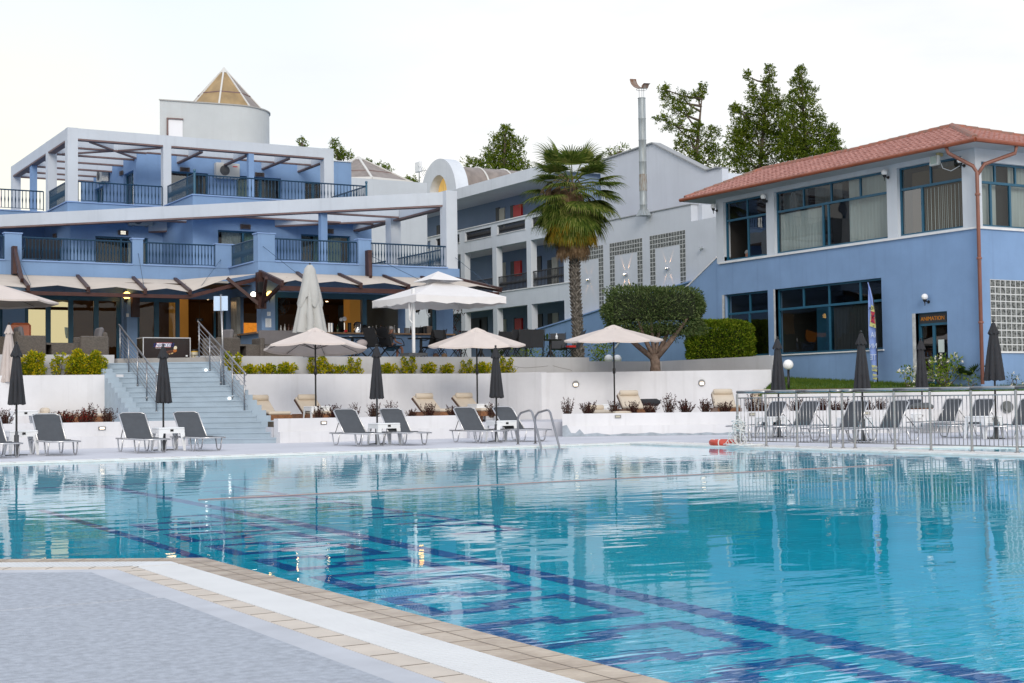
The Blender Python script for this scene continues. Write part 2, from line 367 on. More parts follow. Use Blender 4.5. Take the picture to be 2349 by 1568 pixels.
for xx in (7.9, 10.5, 13.1, 15.7): strip(b, [(xx, -8), (xx, 1.8)], .19, zl)
b.build('lane_line', m_lane, basin)
b = MB(); y = 7.83 + 1.14 * 6
while y > -6:                       # key pattern along the lane
    h = .065; R4 = lambda x0, x1, y0, y1, e=0: b.box(x0 - h, y0 - h, zl + e, x1 + h, y1 + h, zl + .004 + e)
    R4(4.50, 4.92 - 2 * h, y, y); R4(4.92, 4.92, y - .78, y); R4(4.50, 4.92 - 2 * h, y - .78, y - .78); R4(4.43, 4.43, y - .78, y - .63, .002); R4(3.98 + 2 * h, 4.36, y - .63, y - .63)
    R4(3.98, 3.98, y - 1.29, y - .63); R4(3.98 + 2 * h, 4.36, y - 1.29, y - 1.29); R4(4.43, 4.43, y - 1.29, y - 1.14, .002)
    y -= 1.14
b.build('key_pattern', m_lane, basin)
b = MB()                            # the same key pattern in the next lane over, fainter with distance
y = 19
while y > 11.5:
    R4 = lambda x0, x1, y0, y1: b.box(x0 - .06, y0 - .06, zl, x1 + .06, y1 + .06, zl + .004)
    R4(6.1, 6.7, y, y); R4(6.7, 6.7, y - .78, y - .12); R4(6.1, 6.58, y - .78, y - .78); y -= 1.14
b.build('key_pattern', m_lane, basin)
kidpoly = [(19.92, 8), (27.4, 8), (27.4, 15.92), (19.92, 20.75)]
b = MB(); b.add([(x, y, -.45) for x, y in kidpoly], [(0, 1, 2, 3)])
for i in range(4):
    p, q = kidpoly[i], kidpoly[(i + 1) % 4]; b.face((*p, -.45), (*q, -.45), (*q, .0), (*p, .0))
struct(b.build('small_pool_basin', m_basin))
def watermat():
    m = bpy.data.materials.new('pool_water'); m.use_nodes = True; n = m.node_tree.nodes; l = m.node_tree.links
    p = n['Principled BSDF']; p.inputs['Base Color'].default_value = (.68, .95, 1, 1); p.inputs['Roughness'].default_value = 0
    p.inputs['Transmission Weight'].default_value = 1; p.inputs['IOR'].default_value = 1.333
    tcn = n.new('ShaderNodeTexCoord')
    def nz(scale, rot, sc, det):
        mp = n.new('ShaderNodeMapping'); mp.inputs['Rotation'].default_value = (0, 0, rot); mp.inputs['Scale'].default_value = sc
        t = n.new('ShaderNodeTexNoise'); t.inputs['Scale'].default_value = scale; t.inputs['Detail'].default_value = det; t.inputs['Roughness'].default_value = .5
        l.new(tcn.outputs['Object'], mp.inputs['Vector']); l.new(mp.outputs['Vector'], t.inputs['Vector']); return t
    a = nz(1.5, TH, (.8, 1.6, 1), 2.0); c = nz(6.5, TH + .2, (.55, 1.3, 1), 2.5); patch = nz(.16, 0, (1, 1, 1), 2)
    r = n.new('ShaderNodeMapRange'); r.inputs['From Min'].default_value = .42; r.inputs['From Max'].default_value = .62; r.inputs['To Min'].default_value = .25; r.inputs['To Max'].default_value = 1.3
    l.new(patch.outputs['Fac'], r.inputs['Value'])
    mu = n.new('ShaderNodeMath'); mu.operation = 'MULTIPLY'; l.new(c.outputs['Fac'], mu.inputs[0]); l.new(r.outputs[0], mu.inputs[1])
    ma = n.new('ShaderNodeMath'); ma.operation = 'MULTIPLY_ADD'; l.new(mu.outputs[0], ma.inputs[0]); ma.inputs[1].default_value = .20; l.new(a.outputs['Fac'], ma.inputs[2])
    bp = n.new('ShaderNodeBump'); bp.inputs['Strength'].default_value = 1; bp.inputs['Distance'].default_value = .0042
    c3 = nz(7.0, TH, (.35, 1.5, 1), 2.0); sx = n.new('ShaderNodeSeparateXYZ'); l.new(tcn.outputs['Object'], sx.inputs[0]); mr = n.new('ShaderNodeMapRange')
    mr.inputs['From Min'].default_value = 6.8; mr.inputs['From Max'].default_value = 4.2; mr.inputs['To Min'].default_value = 0; mr.inputs['To Max'].default_value = 1.5; l.new(sx.outputs['Y'], mr.inputs['Value'])
    m3 = n.new('ShaderNodeMath'); m3.operation = 'MULTIPLY_ADD'; l.new(c3.outputs['Fac'], m3.inputs[0]); l.new(mr.outputs[0], m3.inputs[1]); l.new(ma.outputs[0], m3.inputs[2]); ma = m3
    l.new(ma.outputs[0], bp.inputs['Height']); l.new(bp.outputs['Normal'], p.inputs['Normal'])
    return m
m_water = watermat()
b = MB(); b.add([(x, y, -.002) for x, y in poolpoly], [tuple(range(6))]); struct(b.build('pool_water', m_water))
b = MB(); b.add([(x, y, -.002) for x, y in kidpoly], [tuple(range(4))]); struct(b.build('small_pool_water', m_water))
# near rim: wet stone tiles, white grating, beige tiles, concrete, blue-grey screed
O0 = [Vector(p) for p in NEARP]
def ring(w0, w1, z0, z1, name, m):
    A = offset_path(NEARP, w0); B = offset_path(NEARP, w1); b = MB()
    for i in range(2): b.prism([A[i], A[i + 1], B[i + 1], B[i]], z0, z1)
    return struct(b.build(name, m))
cop = ring(0.0, .27, -.25, .022, 'pool_coping', m_cop); ring(.552, .68, -.2, .03, 'edge_tiles', m_beige); ring(.27, .55, -.2, .012, 'gutter', m_joint)
def cross_joints(w0, w1, step, z, name, m, parent=None, wd=.005, lengthwise=()):
    b = MB()
    for i in range(2):
        P = Vector(NEARP[i]); Q = Vector(NEARP[i + 1]); d = (Q - P).normalized(); nn = Vector((d.y, -d.x)); Ln = (Q - P).length; t = step
        while t < Ln - .02:
            c = P + d * t; a = c + nn * w0; e = c + nn * w1
            if t > 0: b.prism([a - d * wd / 2, a + d * wd / 2, e + d * wd / 2, e - d * wd / 2], z, z + .003)
            t += step
    for o in lengthwise:
        A = offset_path(NEARP, o - wd / 2); B = offset_path(NEARP, o + wd / 2)
        for i in range(2): b.prism([A[i], A[i + 1], B[i + 1], B[i]], z, z + .003)
    return b.build(name, m, parent)
cross_joints(.005, .268, .26, .020, 'joint', m_joint, cop, lengthwise=(.13,))
o = cross_joints(.555, .678, .27, .0285, 'tile_joints', m_joint); struct(o)
b = MB()                            # grating bars across the gutter
for i in range(2):
    P = Vector(NEARP[i]); Q = Vector(NEARP[i + 1]); d = (Q - P).normalized(); nn = Vector((d.y, -d.x)); Ln = (Q - P).length; t = 0
    while t < Ln:
        if (P + d * t).x > -4 and (P + d * t).y > 1 and (t < Ln - .31 if i == 0 else t > .31):
            c = P + d * t; a = c + nn * .275; e = c + nn * .545
            b.prism([a, a + d * .027, e + d * .027, e], .012, .030)
        t += .034
g1, g2 = offset_path(NEARP, .275), offset_path(NEARP, .545); Pc = Vector(NEARP[1]); d1 = (Pc - Vector(NEARP[0])).normalized(); d2 = (Vector(NEARP[2]) - Pc).normalized(); n1, n2 = Vector((d1.y, -d1.x)), Vector((d2.y, -d2.x))
b.prism([Pc - d1 * .3 + n1 * .275, g1[1], Pc + d2 * .3 + n2 * .275, Pc + d2 * .3 + n2 * .545, g2[1], Pc - d1 * .3 + n1 * .545], .012, .0298)
struct(fixn(b.build('gutter_grating', m_grate)))
A = offset_path(NEARP, .68)
b = MB(); b.prism([A[0], A[1], A[2], (-60, -9), (-60, 17)], -2, .028)
b.prism([(-60, -60), (3.1, -60), (3.1, -9), (-60, -9)], -2, .028); b.prism([(3.1, -60), (19.92, -60), (19.92, -9), (3.1, -9)], -2, .028)
b.prism([(-60, 17), A[0], (-9, 17.45), (-9, 27.0), (-60, 27.0)], -2, .028)
struct(b.build('near_deck', m_conc))
A2 = offset_path(NEARP, .86)
b = MB(); b.prism([(2.24, 7.5), (2.24, A2[1].y), (A2[0].x, A2[0].y - .02), (-20, A2[0].y), (-20, 7.5)], .028, .032); b.prism([(2.26, -8.5), (2.26, 7.455), (-20, 7.45), (-20, -8.5)], .028, .032)
struct(b.build('deck_panels', m_panel))
# far and east decks
b = MB(); b.prism([(-60, 27.0), (18.85, 27.0), (18.85, 27.6), (-60, 27.6)], -.25, .03); b.prism([(18.85, -9), (19.92, -9), (19.92, 27.6), (18.85, 27.6)], -.25, .03)
b.prism([(19.92, 20.75), (27.4, 15.92), (27.5, 16.2), (19.92, 21.1)], -.25, .03)
rim = struct(b.build('pool_rim', m_rim))
b = MB(); x = -8.
while x < 18.8: b.box(x, 27.03, .03, x + .012, 27.58, .032); x += .5
y = -5.
while y < 27: b.box(18.87, y, .03, 19.9, y + .012, .032); y += .5
b.build('joint', m_joint, rim)
b = MB(); b.prism([(-60, 27.6), (19.92, 27.6), (19.92, 60), (-60, 60)], -2, .026)
b.prism([(19.92, 21.1), (27.5, 16.2), (80, 16.2), (80, 60), (19.92, 60)], -2, .026); b.prism([(27.4, -9), (80, -9), (80, 16.2), (27.4, 16.2)], -2, .026); b.prism([(19.92, -60), (80, -60), (80, -9), (27.4, -9), (27.4, 8), (19.92, 8)], -2, .026)
struct(b.build('far_deck', m_deck))
# ------------------------------------------------------------------ raised landings, walls
def xatN(X, k): return Vector((X, (k - ND.x * X) / ND.y, 0))
B1L = 39.2
E1 = xatN(20.95, B1L); E2 = xatN(30.4, B1L)     # right low wall front
TW2 = 44.8
pj = onN(M3, 540, 1285, TW2); pe = onN(M4, 395, 1104, TW2)
RW = 41.0
pr0 = onN(L4, 330, 345, RW); pr1 = xatN(46, RW)
b = MB(); b.prism([(-60, 34.75), (11.15, 34.75), (11.15, 40.8), (-60, 60)], .03, .43)
b.prism([(13.4, 35.0), (18.6, 34.6), (20.95, 34.2), (30.3, 27.6), (31.0, 29.0), (31.0, 36.), (22.6, 40.4), (13.4, 40.4)], .03, .425)
struct(b.build('lower_terrace', m_deck))
def wallpoly(name, poly, z0, z1, m, label, cap=None, cat='wall'):
    b = MB(); b.prism(poly, z0, z1); o = b.build(name, m); tag(o, label, cat); return fixn(o)
# left low wall with a ledge, and right one beside the stairs
def lowwall(pts, label, inner=.42, cut=None):
    t = thing('garden_wall', (pts[0][0], pts[0][1], .03), label, 'wall')
    b = MB(); A = offset_path(pts, .0); Bq = offset_path(pts, -.30)
    for i in range(len(pts) - 1): b.prism([A[i], A[i + 1], Bq[i + 1], Bq[i]], .026, .64)
    fixn(b.build('wall', m_white, t)); b = MB(); A = offset_path(pts, .0); Bq = offset_path(pts, .13)
    for i in range(len(pts) - 1): b.prism([A[i], A[i + 1], Bq[i + 1], Bq[i]], .026, .31)
    fixn(b.build('ledge', m_white, t)); return t
lowwall([(-30, 34.72), (11.05, 34.72)], 'low white wall with a ledge, left of the blue steps, lit step light in it')
lowwall([(13.42, 34.6), (18.75, 34.6)], 'low white wall between the blue steps and the pool ladder, dark red shrubs above it')
wr = lowwall([tuple(E1.xy), tuple(E2.xy)], 'long low white wall on the right with peeling grey paint along its foot')
b = MB(); b.prism([(18.75, 34.65), (20.9, 34.3), (20.95, 35.4), (18.75, 35.4)], .026, .43); b.prism([(18.75, 34.3), (20.8, 33.9), (20.9, 34.3), (18.75, 34.65)], .026, .23)
struct(b.build('side_steps', m_deck))
m_peel = mat('peeled_grey', (.36, .41, .46), .85, var=.25, vscale=5)
b = MB(); random.seed(3); pts = []; n_ = 60
for i in range(n_ + 1):
    t = i / n_; p = E1 + (E2 - E1) * t * .62 - ND * .134; hgt = .03 + .07 * (.5 + .5 * sin(i * .7) * cos(i * .31)) * (1 - t) + .02 * random.random() + (.22 if t < .03 else 0) + (.12 if .05 < t < .1 and random.random() < .6 else 0)
    pts.append((p, hgt))
for (p, h1), (q, h2) in zip(pts, pts[1:]): b.face((p.x, p.y, .03), (q.x, q.y, .03), (q.x, q.y, .03 + h2), (p.x, p.y, .03 + h1))
b.build('peeled_paint', m_peel, wr)
# planting beds on the lower terrace
b = MB(); b.prism([(-30, 35.02), (11.0, 35.02), (11.0, 35.6), (-30, 35.6)], .42, .56); b.prism([(13.45, 34.9), (18.7, 34.9), (18.7, 35.4), (13.45, 35.4)], .42, .56)
q0 = E1 + ND * .3; q1 = E2 + ND * .3; q2 = q1 + ND * .5; q3 = q0 + ND * .5
b.prism([q0, q1, q2, q3], .42, .56); struct(b.build('planting_bed', m_earth))
# tall walls
wl = xatN(11.15, 40.26); wl0 = xatN(-12, 40.26)
def seg(p, q, w, nrm=ND): p = Vector(p).to_2d(); q = Vector(q).to_2d(); n2 = Vector(nrm).to_2d() * w; return [p, q, q + n2, p + n2]
zl0 = onY(M1, 190, 1318, 40.5).z
wallpoly('garden_wall', [(-30, 40.5), (11.15, 40.5), (11.15, 40.75), (-30, 40.75)], .026, [zl0 - .2, 1.89, 1.89, zl0 - .2], m_white, 'tall plain white wall left of the staircase below the golden shrubs')
wallpoly('garden_wall', [(-30, 41.45), (11.15, 41.45), (11.15, 41.7), (-30, 41.7)], .4, 2.47, m_white2, 'white terrace wall with fine cracks behind the four big yellow bushes left of the stairs')
wallpoly('garden_wall', [(13.4, 40.0), (22.6, 40.0), (22.6, 40.25), (13.4, 40.25)], .4, 1.88, m_white, 'tall white wall between the staircase and the palm, three open parasols before it')
b = MB(); b.prism([(13.4, 40.8), (26.9, 40.8), (26.9, 41.05), (13.4, 41.05)], .4, 2.43); b.prism([(26.9, 40.8), (29.9, 40.8), (29.9, 41.05), (26.9, 41.05)], .4, 2.30)
tag(fixn(b.build('garden_wall', m_white2)), 'upper terrace wall with cracked render behind the row of yellow shrubs, stepping down at its right end', 'wall')
wallpoly('garden_wall', [(22.6, 40.0), (22.85, 40.25), (pj.x + .25, pj.y + .1), (pj.x, pj.y)], .03, 1.885, m_white, 'short shaded return of white wall joining the two tall walls below the palm')
wallpoly('garden_wall', seg(pj, pe, .25), .03, 1.86, m_white, 'tall white wall on the right with two round lit wall lights, in front of the olive tree')
we = onX(M4, 405, 992, 29.9)
wallpoly('garden_wall', [(29.9, 40.8), (29.9, we.y), (30.1, we.y), (30.1, 40.8)], .4, 2.31, m_white2, 'white planter wall running below the round hedge')
b = MB(); b.prism(seg(pr0, pr1, .22), .026, 1.1); b.prism([(pr0.x, pr0.y), (pr0.x + .2, pr0.y), (pe.x + .2, pe.y), (pe.x, pe.y)], .026, 1.08)
tag(fixn(b.build('garden_wall', m_white)), 'white retaining wall holding up the lawn on the far right behind the pool fence', 'wall')
# beds, terrace and garden ground
b = MB(); b.prism([(-30, 40.7), (11.15, 40.7), (11.15, 41.5), (-30, 41.5)], .43, [1.5, 1.80, 1.80, 1.5]); b.prism([(13.45, 40.2), (22.8, 40.2), (29.8, 36.5), (29.9, 40.8), (13.45, 40.8)], .43, 1.80)
b.prism([(pj.x, pj.y + .2), (pe.x, pe.y + .2), (30.0, 35.6), (30.0, 40.8), (22.8, 40.8)], .43, 1.79)
struct(b.build('upper_planting_bed', m_earth))
b = MB(); b.prism([(-60, 41.7), (11.15, 41.7), (11.2, 41.28), (13.4, 39.86), (13.4, 41.0), (27.0, 41.0), (27.0, 60), (-60, 60)], 1.0, 2.36)
struct(b.build('terrace_floor', mat('terrace_tiles', (.32, .30, .28), .6, var=.15, vscale=3)))
b = MB(); b.prism([(27.0, 41.0), (30.0, 41.0), (30.05, 35.9), (31.9, 38.2), (33, 41.5), (60, 41.5), (60, 120), (27, 120)], .5, 2.22); b.prism([(-60, 60), (27, 60), (27, 120), (-60, 120)], .5, 2.3)
struct(b.build('garden_ground', m_grass))
# lawn in front of the right building
b = MB(); lw = [(pr0.x, pr0.y + .2, 1.05), (pr1.x, pr1.y + .2, 1.05), (46, 29, 1.2), (32.1, 29.0, 1.25), (32.1, 36.5, 1.62), (31.0, 38, 1.8), (30.1, 36, 1.62), (pe.x, pe.y, 1.45)]
b.add([Vector(v) for v in lw], [tuple(range(8))]); b.add([(v[0], v[1], .5) for v in lw], [tuple(range(8))[::-1]])
lawn = fixn(b.build('lawn', m_grass)); bm = bmesh.new(); bm.from_mesh(lawn.data); bmesh.ops.triangulate(bm, faces=bm.faces); bm.to_mesh(lawn.data); bm.free(); struct(lawn)
# ------------------------------------------------------------------ stairs
t = thing('staircase', (12.3, 36, .03), 'wide pale blue-grey staircase climbing from the pool deck to the hotel terrace', 'stairs')
b = MB(); B0 = 36.47
def nose(X, k): return xatN(X, B0 + .28 * (k - 1))
for k in range(1, 18):
    z1 = .03 + .1375 * k - (.0 if k < 17 else .005); z0 = .02 if k == 1 else .03 + .1375 * (k - 1) - .05
    xl, xr = (10.9, 13.40) if k > 3 else (10.9 if k < 3 else 10.9, 13.44)
    p = nose(xl, k); q = nose(xr, k); p2 = nose(xl, k + 1.15); q2 = nose(xr, k + 1.15)
    if k == 17: p2 = Vector((xl, 42, 0)); q2 = Vector((xr, 41, 0))
    b.prism([p, q, q2, p2], z0, z1)
    # thin nosing lip casts the line seen on every tread
    n0 = ND * -.02; b.prism([p + n0, q + n0, q, p], z1 - .035, z1)
fixn(b.build('steps', m_stair, t))
b = MB()
for k in range(4, 17): q = nose(13.40, k); z = .03 + .1375 * k; b.prism([(13.40, q.y - .02), (13.72, q.y - .2), (13.72, q.y + .3), (13.40, q.y + .33)], .4, z - .0)
fixn(b.build('side_blocks', m_stair, t))
b = MB()
for k in range(4, 16): q = nose(10.9, k); z = .03 + .1375 * k; b.prism([(10.9, q.y), (10.9, q.y + .33), (10.62, q.y + .40), (10.62, q.y + .1)], .4, z + .1)
fixn(b.build('left_stringer', m_stair, t)); b = MB(); b.box(11.04, 35.0, .03, 11.16, 40.6, .43); b.build('left_cheek', m_stair, t)
m_steel = mat('brushed_steel', (.36, .36, .37), .32, metal=1., var=.1, vscale=5)
def handrail(X, y0, y1, label):
    t = thing('handrail', (X, y0, .5), label, 'handrail'); sl = .1375 / .333
    zf = lambda y: .03 + .1375 * (1 + ((ND.x * X + ND.y * y) - B0) / .28)
    sl_ = (zf(y1) - zf(y0)) / (y1 - y0)
    b = MB(); b.tube([(X, y0 - .12, zf(y0) + .9), (X, y0 - .05, zf(y0) + .95), (X, y1 + .12, zf(y1) + .95 + .1 * sl_)], .026, 8); b.build('top_rail', m_steel, t, smooth=True)
    n = 5
    for i in range(n):
        y = y0 + (y1 - y0) * i / (n - 1); b = MB(); b.tube([(X, y, zf(y) - .12), (X, y, zf(y) + .93)], .021, 8); b.tube([(X, y, zf(y) - .06), (X, y, zf(y) - .03)], .035, 8); b.build('post', m_steel, t, smooth=True)
    for j in range(6):
        h = .18 + .12 * j; b = MB(); b.tube([(X, y0 - .14, zf(y0) + h - .14 * sl_), (X, y1 + .1, zf(y1) + h + .1 * sl_)], .008, 6); b.build('rail', m_steel, t)
    return t
handrail(13.26, 36.6, 40.3, 'steel stair handrail with six thin bars, right side of the blue steps')
handrail(11.3, 37.9, 41.4, 'steel stair handrail on the left side of the blue steps')
# ================================================================== hotel, left building
m_blue = wallmat('blue_render', (.205, .322, .52), .14, (.13, .2, .34))
m_pale = wallmat('pale_grey_render', (.55, .59, .64), .09, (.30, .33, .36))
m_wing = wallmat('wing_render', (.64, .68, .73), .09, (.26, .30, .35))
m_teal = mat('teal_frame', (.018, .10, .17), .4, var=.12, vscale=4)
m_rail = mat('navy_rail', (.010, .045, .09), .35, metal=.2)
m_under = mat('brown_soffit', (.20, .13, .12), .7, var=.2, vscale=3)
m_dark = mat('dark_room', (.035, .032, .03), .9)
m_room = mat('bar_room_wall', (.20, .10, .035), .8, var=.3, vscale=1.2)
m_glass = glassmat('window_glass', (.62, .68, .68), .035)
m_glassy = glassmat('mirror_glass', (.5, .52, .5), .16)
m_mirror = glassmat('sky_tinted_glass', (.25, .25, .2), .62, gc=(.95, .84, .50))  # yellow sky reflection put into the gloss colour of plain panes
m_curt = mat('net_curtain', (.62, .62, .60), .9, var=.12, vscale=5, stretch=(1, 1, .15))
m_curt2 = mat('grey_curtain', (.20, .19, .18), .9, var=.2, vscale=5, stretch=(1, 1, .15))
m_curtg = mat('green_curtain', (.30, .44, .40), .9, var=.15, vscale=5, stretch=(1, 1, .15))
m_wood = mat('dark_brown_timber', (.055, .022, .018), .5, var=.3, vscale=6, stretch=(1, 1, .3))
m_wood2 = mat('red_brown_timber', (.06, .018, .014), .5, var=.3, vscale=6)
m_canvas = mat('cream_canvas', (.58, .51, .44), .85, var=.06, vscale=2.5, bump=.1, bscale=8)
m_bulb = mat('lit_globe', (1, .9, .7), .3, emit=(1, .55, .12), estr=6)
m_bulbw = mat('lit_white_globe', (1, .97, .9), .3, emit=(1, .93, .75), estr=3)
m_spot = mat('downlight_lens', (1, .9, .7), .3, emit=(1, .72, .40), estr=9)
m_globe = mat('opal_globe', (.86, .86, .86), .25, coat=.3)
m_black = mat('black_plastic', (.012, .012, .013), .4)
def curtain(b, axis, c, a0, a1, z0, z1, step=.07, amp=.035):
    n = max(2, int((a1 - a0) / step * 2)); P = (lambda a, t, z: (c + t, a, z)) if axis == 'X' else (lambda a, t, z: (a, c + t, z))
    for i in range(n):
        p = a0 + (a1 - a0) * i / n; q = a0 + (a1 - a0) * (i + 1) / n; s = amp * (1 if i % 2 else -1) * (.7 + .3 * sin(i * 1.7))
        s2 = amp * (-1 if i % 2 else 1) * (.7 + .3 * sin((i + 1) * 1.7))
        b.face(P(p, s, z0), P(q, s2, z0), P(q, s2 * .8, z1), P(p, s * .8, z1))
def window(parent, axis, c, a0, a1, z0, z1, cols=(), transom=None, tcols=None, fr=.06, curt=(), pane=None, room=1.6, rec=.12, fm=None, name='window', depth=.07, roommat=None, bars_z=()):
    """frame (the part) with pane, curtain and the dark room behind as its pieces; c is the outer wall face, rec how far the frame sits back"""
    y = c + rec; b = MB(); B = (lambda p, q, r, s, t0=0., t1=None: b.box(y + t0, p, r, y + (t1 or depth), q, s)) if axis == 'X' else (lambda p, q, r, s, t0=0., t1=None: b.box(p, y + t0, r, q, y + (t1 or depth), s))
    B(a0, a1, z0, z0 + fr); B(a0, a1, z1 - fr, z1); B(a0, a0 + fr, z0 + fr, z1 - fr); B(a1 - fr, a1, z0 + fr, z1 - fr)
    zt = z1 - fr
    if transom: B(a0 + fr, a1 - fr, transom - fr * .6, transom + fr * .6, -.01); zt = transom - fr * .6
    for m in cols: B(m - fr * .6, m + fr * .6, z0 + fr, zt, .004, depth - .004)
    if transom:
        for m in (tcols if tcols is not None else cols): B(m - fr / 2, m + fr / 2, transom + fr * .6, z1 - fr, .004, depth - .004)
    for zz in bars_z: B(a0 + fr, a1 - fr, zz - .03, zz + .03, .006, depth - .006)
    w_ = b.build(name, fm or m_teal, parent)
    xs = [a0] + sorted(cols) + [a1]; panes = pane if isinstance(pane, (list, tuple)) else [pane or m_glass] * (len(xs) - 1)
    P = (lambda a, t, z: (y + t, a, z)) if axis == 'X' else (lambda a, t, z: (a, y + t, z))
    for i in range(len(xs) - 1):
        if panes[i] is None: continue
        b = MB(); t_ = .03 + .004 * (i % 2); b.face(P(xs[i], t_, z0), P(xs[i + 1], t_, z0), P(xs[i + 1], t_, zt), P(xs[i], t_, zt)); b.build('pane', panes[i], w_)
    if transom:
        b = MB(); b.face(P(a0, .033, transom), P(a1, .033, transom), P(a1, .033, z1), P(a0, .033, z1)); b.build('pane', m_glass, w_)
    for q in curt:
        b = MB(); curtain(b, axis, y + .22 + (q[4] if len(q) > 4 else 0), q[0], q[1], q[3][0] if len(q) > 3 else z0, q[3][1] if len(q) > 3 else z1, amp=.03); b.build('curtain', q[2], w_)
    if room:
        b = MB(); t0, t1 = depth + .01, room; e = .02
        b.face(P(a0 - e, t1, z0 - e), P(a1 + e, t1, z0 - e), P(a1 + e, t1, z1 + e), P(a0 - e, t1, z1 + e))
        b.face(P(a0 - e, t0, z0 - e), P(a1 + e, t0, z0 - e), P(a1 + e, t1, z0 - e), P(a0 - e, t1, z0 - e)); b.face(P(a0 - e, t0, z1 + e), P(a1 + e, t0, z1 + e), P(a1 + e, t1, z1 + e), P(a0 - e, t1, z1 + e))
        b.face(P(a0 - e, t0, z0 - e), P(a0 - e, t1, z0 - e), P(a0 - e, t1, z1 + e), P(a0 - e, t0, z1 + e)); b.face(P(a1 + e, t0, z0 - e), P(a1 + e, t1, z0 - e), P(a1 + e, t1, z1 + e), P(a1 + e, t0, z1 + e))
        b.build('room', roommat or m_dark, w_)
    return w_
def railing(parent, p, q, z0, z1, step=.105, r=.014, name='railing', rr=.028, m=None, mid=False):
    p = Vector(p); q = Vector(q); d = q - p; n = max(1, int(d.length / step)); b = MB()
    b.tube([(p.x, p.y, z1), (q.x, q.y, z1)], rr, 6); b.bar((p.x, p.y, z0 + .05), (q.x, q.y, z0 + .05), .025, .02)
    for i in range(1, n):
        c = p + d * i / n; zm = z0 + (z1 - z0) * .5
        b.lathe((c.x, c.y, 0), [(r, z0 + .05), (r, zm - .13), (r * 1.9, zm), (r, zm + .13), (r, z1)], 4, cap=False)
    for c in (p, q): b.tube([(c.x, c.y, z0), (c.x, c.y, z1)], .02, 6)
    return b.build(name, m or m_rail, parent)
HB = thing('hotel_building', (14, 50, 2.36), 'blue three-storey hotel block on the left with pergola frames and a round tower', 'hotel')
b = MB()
# first floor slab and balcony upstand
fp = [(-25, 46.22), (16.25, 46.22), (16.25, 43.51), (23.45, 43.51), (23.45, 53), (-25, 53)]
b.prism(fp, 5.05, 5.30); b.build('balcony_slab', m_blue, HB)
b = MB()
def ups(b, x0, y0, x1, y1, z0, z1, t=.2):
    if abs(y1 - y0) < 1e-6: b.box(x0, y0, z0, x1, y0 + t, z1)
    else: b.box(x0, y0, z0, x0 + t, y1, z1)
b.box(-25, 46.215, 5.04, 16.25, 46.42, 5.52); b.box(16.245, 43.505, 5.04, 16.45, 46.42, 5.52); b.box(16.45, 43.505, 5.04, 23.455, 43.71, 5.52); b.box(23.25, 43.71, 5.04, 23.455, 51.4, 5.52)
ZR = 6.36
for x0, x1 in ((9.08, 9.58), (13.02, 13.36), (5.0, 5.4)): b.box(x0, 46.20, 5.52, x1, 46.45, ZR)
b.box(15.78, 46.20, 5.52, 16.44, 46.44, 6.30); b.box(16.235, 43.49, 5.52, 16.80, 43.9, 6.40); b.box(19.70, 43.49, 5.52, 20.14, 43.75, ZR)
b.build('balcony_parapet', m_blue, HB)
b = MB()      # thin projecting ledges and pier caps, painted a shade lighter for the light they catch
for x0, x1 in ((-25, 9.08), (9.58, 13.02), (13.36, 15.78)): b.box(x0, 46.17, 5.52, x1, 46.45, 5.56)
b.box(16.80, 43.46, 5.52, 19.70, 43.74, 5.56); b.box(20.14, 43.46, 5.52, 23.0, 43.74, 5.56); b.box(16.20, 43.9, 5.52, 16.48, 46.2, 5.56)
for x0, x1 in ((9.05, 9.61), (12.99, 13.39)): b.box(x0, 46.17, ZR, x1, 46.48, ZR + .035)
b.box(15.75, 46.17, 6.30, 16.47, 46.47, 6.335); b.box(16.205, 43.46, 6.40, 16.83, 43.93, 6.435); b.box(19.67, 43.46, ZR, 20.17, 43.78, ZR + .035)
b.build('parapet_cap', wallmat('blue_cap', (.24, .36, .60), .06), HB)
for p, q in (((-6, 46.3), (9.06, 46.3)), ((9.60, 46.3), (13.0, 46.3)), ((13.38, 46.3), (15.77, 46.3)), ((16.34, 46.18), (16.34, 43.92)), ((16.82, 43.6), (19.68, 43.6)), ((20.16, 43.6), (23.0, 43.6)), ((23.3, 43.95), (23.3, 51.3))):
    railing(HB, p, q, 5.56, 6.27)
# walls of the first floor (holes are doors)
XA0 = onY(T1, 590, 1450, 55.2).x; XB0 = onY(T1, 1620, 1400, 51.5).x; XB1 = onY(T2, 1105, 1500, 51.5).x
def XY(T, x, y, Y): return onY(T, x, y, Y).x
A_ = 55.2; B_ = 51.5
da0, da1 = XY(M1, 840, 85, A_), XY(M1, 1305, 105, A_); db0, db1 = XY(M1, 1920, 32, B_), XY(M2, 262, 52, B_); dc0, dc1 = XY(M2, 538, 65, B_), XY(M2, 972, 85, B_)
b = MB()
b.panel('Y', A_, .3, XA0, XB0 + .3, 5.30, 8.2, [(da0, da1, 5.32, 7.45)])
b.panel('Y', B_, .3, XB0, XB1, 5.30, 8.2, [(db0, db1, 5.32, 7.45), (dc0, dc1, 5.32, 7.45)])
b.panel('X', XB0, .3, B_ + .3, A_, 5.30, 8.2); b.panel('X', XA0, .3, A_ + .3, 59.5, 5.3, 8.2, [(56.6, 57.7, 5.32, 7.45)])
b.panel('Y', 59.5, .3, -20, XA0, 5.3, 8.2, [(8.2, 10.4, 5.32, 7.45)]); b.panel('X', XB1 - .3, .3, B_ + .3, 60, 2.4, 8.2)
b.build('wall', m_blue, HB)
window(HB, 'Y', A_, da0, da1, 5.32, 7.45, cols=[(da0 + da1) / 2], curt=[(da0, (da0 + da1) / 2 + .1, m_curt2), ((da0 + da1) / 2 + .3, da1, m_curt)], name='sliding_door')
window(HB, 'Y', B_, db0, db1, 5.32, 7.45, cols=[(db0 + db1) / 2], curt=[(db0 + .25, (db0 + db1) / 2, m_curt), ((db0 + db1) / 2 + .05, db1, m_curtg)], name='sliding_door')
